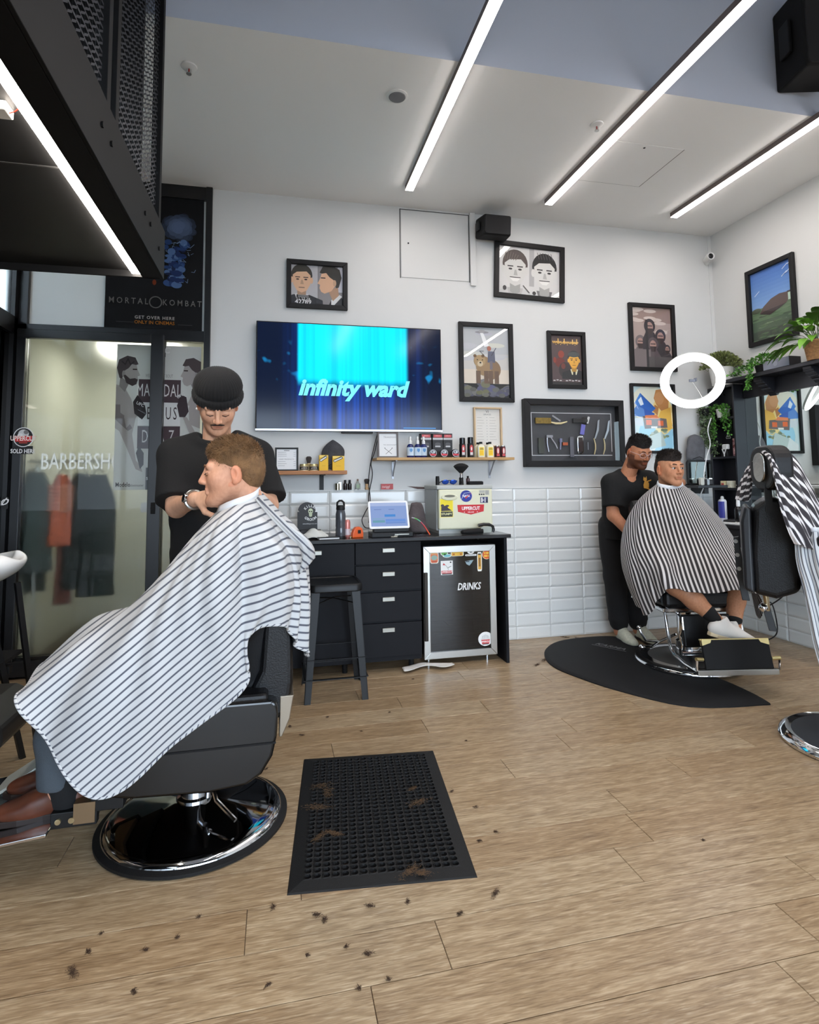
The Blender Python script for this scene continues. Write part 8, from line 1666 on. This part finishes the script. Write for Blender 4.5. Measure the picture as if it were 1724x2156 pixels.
# ledge by the corner: cap on a hook, tilting hand mirror, tools
cap('grey cap hanging on the wall beside the ring light cable', (at(1462, 975, Y=D-.06).x, D-.05, at(1462, 972, Y=D-.06).z), .19, dome=True, m=mat('grey_fabric', (92, 92, 96), .8, bump=.3, bscale=80, var=.2, vscale=18))
a0, a1 = at(1456, 1026, Y=4.3), at(1506, 968, Y=4.3); t = thing('vanity_mirror', 'rounded black framed table mirror leaning against the wall in the corner', 'mirror', ((a0.x+a1.x)/2, 4.36, 1.208)); w, h = a1.x-a0.x, a1.z-1.208
q = Mb(); oo = rrect(-w/2, 0, w/2, h, .03, 5); ii = rrect(-w/2+.016, .016, w/2-.016, h-.016, .022, 5)
for i in range(len(oo)): j = (i+1) % len(oo); q.prism([oo[i], oo[j], ii[j], ii[i]], 0, .02, FR())
obj('frame', q, BLACK, t); obj('glass', Mb().prism(ii, .004, .008, FR()), mat('mirror_silver', (236, 244, 240), .015, 1.), t); obj('stand', Mb().bx(-w/2, w/2, 0, .06, -.0, .01).box((0, .05, h*.4), (.05, .004, h*.8), (-.3, 0, 0)), BLACK, t)
t = thing('corner_ledge', 'small black ledge fixed above the tiles in the corner', 'ledge', ((a0.x+a1.x)/2+.02, D-.002, 1.185)); obj('board', Mb().bx(-w/2-.02, w/2+.02, -.26, 0, 0, .022), SHB, t, bevel=.002); obj('support', Mb().bx(-.02, .02, -.18, 0, -.05, 0), SHB, t)
for k, (px, c_) in enumerate(((1478, (206, 206, 196)), (1492, (190, 200, 206)), (1484, (30, 30, 32)), (1499, (28, 28, 30)))):
    pc = at(px, 1022, Y=4.25); t = thing('hair_clipper', ('pale', 'silver', 'black', 'dark corded')[k]+' hair clipper in the clutter on the corner ledge', 'clipper', (pc.x, 4.27+.02*(k % 2), 1.208), rz=.4*k); q = Mb(); q.prism(rrect(-.018, 0, .018, .05+.012*(k == 0), .01), 0, .03, FR()); obj('body', q, ink(c_), t, bevel=.004); obj('blade', Mb().bx(-.014, .014, -.026, -.006, .05, .058), STEEL, t)
cable('power_lead', 'thin black power cord sagging under the desk to the floor', [at(1640, 1212, X=R-.25), at(1655, 1240, X=R-.25), at(1640, 1262, X=R-.25), at(1600, 1285, X=R-.2), at(1622, 1268, X=R-.2), at(1635, 1310, X=R-.15), at(1632, 1338, X=R-.12), at(1600, 1352, Z=.008), at(1570, 1350, Z=.008)], .005, KC)
# ================================================================== left side: glazing graphics, coats behind it, basin
YG = D-.006
def backlit(rgb):
    n_ = 'film_%d_%d_%d' % tuple(rgb)
    if n_ in MATS: return MATS[n_]
    m = mat(n_, rgb, .6); nt = m.node_tree; b = nt.nodes['Principled BSDF']; tr = nd(nt, 'ShaderNodeBsdfTranslucent'); tr.inputs[0].default_value = (*lin(rgb), 1); mx = nd(nt, 'ShaderNodeMixShader'); mx.inputs[0].default_value = .5
    nt.links.new(b.outputs[0], mx.inputs[1]); nt.links.new(tr.outputs[0], mx.inputs[2]); nt.links.new(mx.outputs[0], nt.nodes['Material Output'].inputs[0]); return m
class FilmArt(Art):
    def use(s, c): super().use(backlit(c))
def gl_art(px0, py0, px1, py1, name, label, cat, fn, bg=None, Y=YG):
    a0, a1 = P(px0, py1, Y), P(px1, py0, Y); t = thing(name, label, cat, ((a0.x+a1.x)/2, Y, a0.z)); w, h = a1.x-a0.x, a1.z-a0.z
    a = (FilmArt if bg is not None else Art)(-w/2, 0, w, h, bg, y=-.001); fn(a); a.build('print', t); 
    return t
def art_fight(a):
    a.rect(0, 0, 1, 1, (216, 218, 216)); PLM = (84, 66, 72)
    a.rect(.26, .60, .76, .76, PLM); a.rect(.26, .44, .76, .6, (236, 236, 236)); a.rect(.26, .28, .76, .435, PLM)
    a.txt('WELTERWEIGHT BOUT', .5, .785, .035, (150, 148, 148), sx=.5)
    a.txt('MASVIDAL', .5, .68, .13, (236, 234, 232), sx=.46, space=1.1); a.txt('VERSUS', .5, .52, .13, (70, 58, 62), sx=.46, space=1.35); a.txt('DIAZ', .5, .36, .13, (230, 228, 228), sx=.46, space=1.9)
    G1, G2, G3 = (182, 176, 174), (140, 132, 132), (88, 78, 80)
    a.poly([(0, .72), (.1, .70), (.18, .62), (.24, .5), (.2, .38), (.25, .2), (.31, .16), (.33, .12), (.25, .14), (.13, .3), (.05, .4), (0, .42)], G1); a.poly([(0, .55), (.12, .5), (.2, .42), (.15, .4), (0, .48)], G2); a.poly([(.1, .5), (.24, .56), (.28, .52), (.13, .42)], G1); a.poly([(0, .7), (.05, .66), (.06, .5), (0, .5)], G2)
    a.poly([(.25, .25), (.28, .3), (.34, .25), (.34, .17), (.3, .14)], (78, 72, 74))
    a.poly([(.2, .6), (.25, .65), (.34, .58), (.36, .52), (.31, .48), (.22, .52)], (54, 46, 50)); a.txt('UFC', .285, .585, .03, (230, 230, 230), bold=.03, ang=-.45)
    face_side(a, .14, .8, .115, G1, (86, 76, 78), top=G1, asp=a.h/a.w*.9, flip=-1, beard=(74, 64, 66), shirt=None); a.stroke([(.06, .88), (.1, .86), (.13, .9), (.16, .86), (.2, .88)], .008, (60, 52, 54))
    face_side(a, .89, .8, .115, G1, (90, 78, 80), top=G1, asp=a.h/a.w*.9, flip=1, shirt=None)
    a.poly([(1, .7), (.9, .66), (.86, .56), (.87, .45), (1, .42)], G1); a.poly([(.72, .58), (.76, .66), (.83, .64), (.86, .54), (.82, .5), (.75, .5)], (66, 52, 58)); a.poly([(.79, .5), (.84, .5), (.94, .4), (.88, .38)], G1); a.txt('UFC', .76, .65, .03, (226, 226, 226), bold=.03, ang=.5)
    a.rect(.41, .92, .57, 1.0, (34, 32, 34)); a.txt('UFC', .52, .965, .06, (236, 236, 236), bold=.03, shear=.2)
    a.rect(.37, .0, .6, .15, (40, 36, 40)); a.txt('NIGHT', .5, .12, .04, (230, 230, 230), bold=.02); a.txt('SATURDAY', .5, .075, .028, (230, 230, 230), bold=.02); a.txt('ON ESPN', .5, .03, .03, (230, 230, 230), bold=.02)
    a.txt('Modelo', .11, .035, .045, (70, 58, 54), bold=.01, sx=.7); a.txt('ticketmaster', .26, .03, .025, (90, 84, 84), shear=.2, sx=.8)
gl_art(238, 731, 424, 1032, 'fight_poster', 'large grey boxing poster of two fighters on the frosted glass', 'poster', art_fight, (198, 200, 200))
def art_kombat(a):
    bl = lambda c: c
    rs = random.Random(4)
    [a.oval(.74+.15*math.sqrt(r_)*math.cos(t_), .77+.09*math.sqrt(r_)*math.sin(t_), .05, .028, tuple(int(c_*(1.05-.65*r_)) for c_ in (112, 132, 172))) for r_, t_ in sorted(((rs.random(), 6.28*rs.random()) for _ in range(70)), reverse=True)]
    for k in range(60):
        u_ = rs.random(); x = .7+.16*(rs.random()-.5)*(1.4-u_*.6); y = .66-.32*u_; a.oval(x, y, .045*rs.random()+.015, .018*rs.random()+.008, rs.choice([(40, 62, 118), (70, 104, 168), (30, 44, 84), (104, 140, 196), (50, 80, 140)]))
    for k in range(20): x = .6+.3*rs.random(); y = .36+.3*rs.random(); a.stroke([(x, y), (x+.04*rs.random(), y+.03*rs.random()-.015), (x+.07*rs.random(), y+.02*rs.random())], .003, (150, 180, 220))
    for k in range(8): a.oval(.45+.05*rs.random(), .7-.05*k, .02, .02, rs.choice([(150, 60, 20), (196, 96, 30), (110, 40, 16)]))
    S = (150, 148, 144)
    a.txt('MORTAL', .24, .205, .062, S, sx=.82, space=1.5, bold=.005); a.txt('KOMBAT', .79, .205, .062, S, sx=.82, space=1.5, bold=.005)
    a.stroke([(.515+.062*math.cos(t_), .205+.062*a.w/a.h*math.sin(t_)) for t_ in np.linspace(0, 2*PI, 24)], .008, S)
    a.txt('GET OVER HERE', .51, .09, .032, (206, 204, 200), bold=.02, space=1.2); a.txt('ONLY IN CINEMAS', .51, .055, .036, (206, 132, 40), bold=.01, sx=.9)
    a.rect(.12, .05, .3, .056, (60, 60, 62)); a.rect(.75, .045, .9, .05, (70, 70, 72))
gl_art(219, 421, 430, 692, 'film_poster', 'dark film poster MORTAL KOMBAT with blue haze, on the upper glass', 'poster', art_kombat, (14, 14, 18))
q = Mb(); c = P(175, 973, YG); q.text('BARBERSHOP', .158, FR(P(181, 973, YG).x, YG, c.z), bold=.006, sx=.6, ext=.0006); o = obj('window_lettering', q, mat('white_vinyl', (250, 250, 246), .6)); tag(o, 'white vinyl lettering BARBERSHOP across the frosted glass', 'lettering')
def art_sold(a):
    a.rect(.02, 0, .98, .3, (22, 20, 22)); a.oval(.5, .63, .5, .37, (232, 232, 232)); a.oval(.5, .63, .46, .34, (24, 22, 24)); a.oval(.5, .76, .26, .16, (206, 206, 206)); a.oval(.34, .7, .13, .08, (226, 226, 226)); a.oval(.62, .82, .12, .08, (120, 118, 118)); a.poly([(.08, .68), (.92, .68), (.88, .46), (.12, .46)], (206, 50, 48)); a.txt('UPPERCUT', .5, .58, .045, (240, 220, 214), bold=.03, sx=.72); a.rect(.3, .4, .7, .44, (180, 60, 50)); a.txt('SOLD HERE', .5, .1, .04, (240, 240, 240), bold=.02, sx=.72)
gl_art(26, 900, 72, 956, 'door_sticker', 'round black and red UPPERCUT SOLD HERE sticker on the door', 'sticker', art_sold, Y=D-.0765)
gl_art(296, 1058, 313, 1079, 'paper_note', 'small plain white square note stuck on the glass', 'note', lambda a: a.rect(0, 0, 1, 1, (236, 238, 240)), (236, 238, 240))
def art_tag(a): a.poly(rrect(0, 0, 1, 1, .1), (18, 18, 20)); a.txt('O', .55, .55, .06, (236, 236, 236), shear=.5, bold=.02); a.stroke([(.3, .2), (.85, .9)], .006, (236, 236, 236))
gl_art(-8, 1046, 18, 1072, 'door_tag', 'black tag with slanted white letter at the left edge', 'tag', art_tag, Y=D-.0765)
# coats in the back office
def coat(label, x, y, w, L_, m, band=None, zt=1.30):
    t = thing('hanging_coat', label, 'coat', (x, y, zt-L_), group='coats hanging in the back office'); g = []
    for i in range(14):
        u_ = i/13; ww = w*(.35+.5*min(1, u_*5)+.15*u_); ring = []
        for j in range(18): an = 2*PI*j/18; ring.append(Vector((ww/2*math.cos(an)*(1+.05*math.sin(4*an+5*u_)), .06*math.sin(an)*(1+.25*math.sin(3*an+2*u_)), L_*(1-u_))))
        g.append(ring)
    o = obj('body', Mb().loft(g), m, t, smooth=True, angle=180)
    if band:
        for k in range(7): z_ = L_*(.5+.055*k); q = Mb(); q.tube([(w*.485*math.cos(an), .062*math.sin(an), z_) for an in np.linspace(0, 2*PI, 18, endpoint=False)], .011, 6, closed=True); obj('knit_band', q, band, t, smooth=True)
    obj('hanger', Mb().tube([(-w*.2, 0, L_-.01), (0, 0, L_+.05), (w*.2, 0, L_-.01)], .006, 6).tube([(0, 0, L_+.05), (.0, 0, L_+.11)], .004, 6), STEEL, t); return t
YK = D+.17
GC = mat('dark_green_wool', (28, 38, 38), .9); GD = mat('grey_green_wool', (70, 82, 80), .9)
xs_ = lambda px: P(px, 1100, YK).x
coat('dark green coat at the end of the rail behind frosted glass', xs_(205), YK, .26, .86, GC, zt=1.34); coat('dark green coat second on the rail behind frosted glass', xs_(165), YK+.04, .24, .82, GC, zt=1.35)
coat('orange striped knit hanging between coats behind frosted glass', xs_(128), YK, .17, .5, mat('orange_knit', (206, 104, 74), .9), mat('pale_orange_knit', (226, 150, 120), .9), zt=1.34); coat('long rust red garment under the orange knit behind frosted glass', xs_(124), YK+.13, .12, .9, mat('rust_wool', (130, 66, 54), .9), zt=1.31)
coat('pale grey green jacket near the door edge behind frosted glass', xs_(72), YK+.02, .24, .7, GD, zt=1.36); coat('dark coat at the far left of the rail behind frosted glass', xs_(40), YK+.12, .3, .86, GC, zt=1.37)
t = thing('clothes_rail', 'steel clothes rail in the back office', 'rail', (0, 0, 0)); obj('bar', Mb().cyl((XL+.02, YK+.05, 1.44), (XG-.02, YK+.05, 1.44), .012), STEEL, t); obj('upright', Mb().cyl((XG-.1, YK+.05, 0), (XG-.1, YK+.05, 1.44), .012), STEEL, t); obj('upright', Mb().cyl((XL+.08, YK+.05, 0), (XL+.08, YK+.05, 1.44), .012), STEEL, t)
# basin chair at the left edge
t = thing('wash_basin', 'white ceramic hair wash basin on black steel legs at the left edge', 'basin', (-1.42, 3.08, 0))
bz = lambda px, py, Y=3.08: P(px, py, Y)
s = Sdf(); M_ = Matrix.Translation((-1.42, 3.08, .875)) @ Euler((0, -.2, 0)).to_matrix().to_4x4(); s.M = np.array(M_); s.ell((0, 0, 0), (.29, .24, .1), k=.02); s.box((0, 0, .1), (.35, .3, .055), .01, k=.012, op='s'); s.ell((0, 0, .045), (.25, .2, .085), k=.012, op='s'); s.ell((.27, 0, .06), (.08, .09, .06), k=.02, op='s')
P_, F_ = s.mesh(.007); P_ = P_-np.array((-1.42, 3.08, 0)); np_obj('bowl', P_, F_, mat('white_porcelain', (236, 236, 234), .15), t)
obj('drain_cap', Mb().cyl((.02, -.02, .83), (.03, -.16, .86), .03), BLACKM, t)
lg = [((.2, -.16, .8), (.275, .1, 0)), ((.2, .16, .8), (.28, .26, 0)), ((-.2, -.16, .76), (-.26, -.2, 0)), ((-.2, .16, .76), (-.26, .2, 0))]
for a_, b_ in lg: q = Mb(); q.tube([a_, b_], .016, 4); obj('leg', q, BLACK, t)
obj('brace', Mb().bx(-.25, .25, -.02, .02, .42, .45), BLACK, t); obj('shelf', Mb().bx(-.24, .24, -.15, .15, .47, .485), BLACKM, t)
a0 = bz(55, 1492, 2.72); t = thing('padded_bench', 'corner of a black padded seat at the left edge in front of basin', 'bench', (-1.32, 2.72, 0))
obj('seat', Mb().prism([(-.3, .44), (.24, .425), (.335, .375), (.34, .31), (.3, .27), (.1, .22), (-.3, .2)], -.2, .2, XZ(0)), mat('dark_vinyl', (38, 36, 34), .45), t, bevel=.02, seg=3)
for a_, b_ in (((.14, -.15), 0), ((.14, .15), 0), ((-.25, -.15), 0), ((-.25, .15), 0)): obj('leg', Mb().bx(a_[0]-.014, a_[0]+.014, a_[1]-.014, a_[1]+.014, 0, .26), BLACK, t)
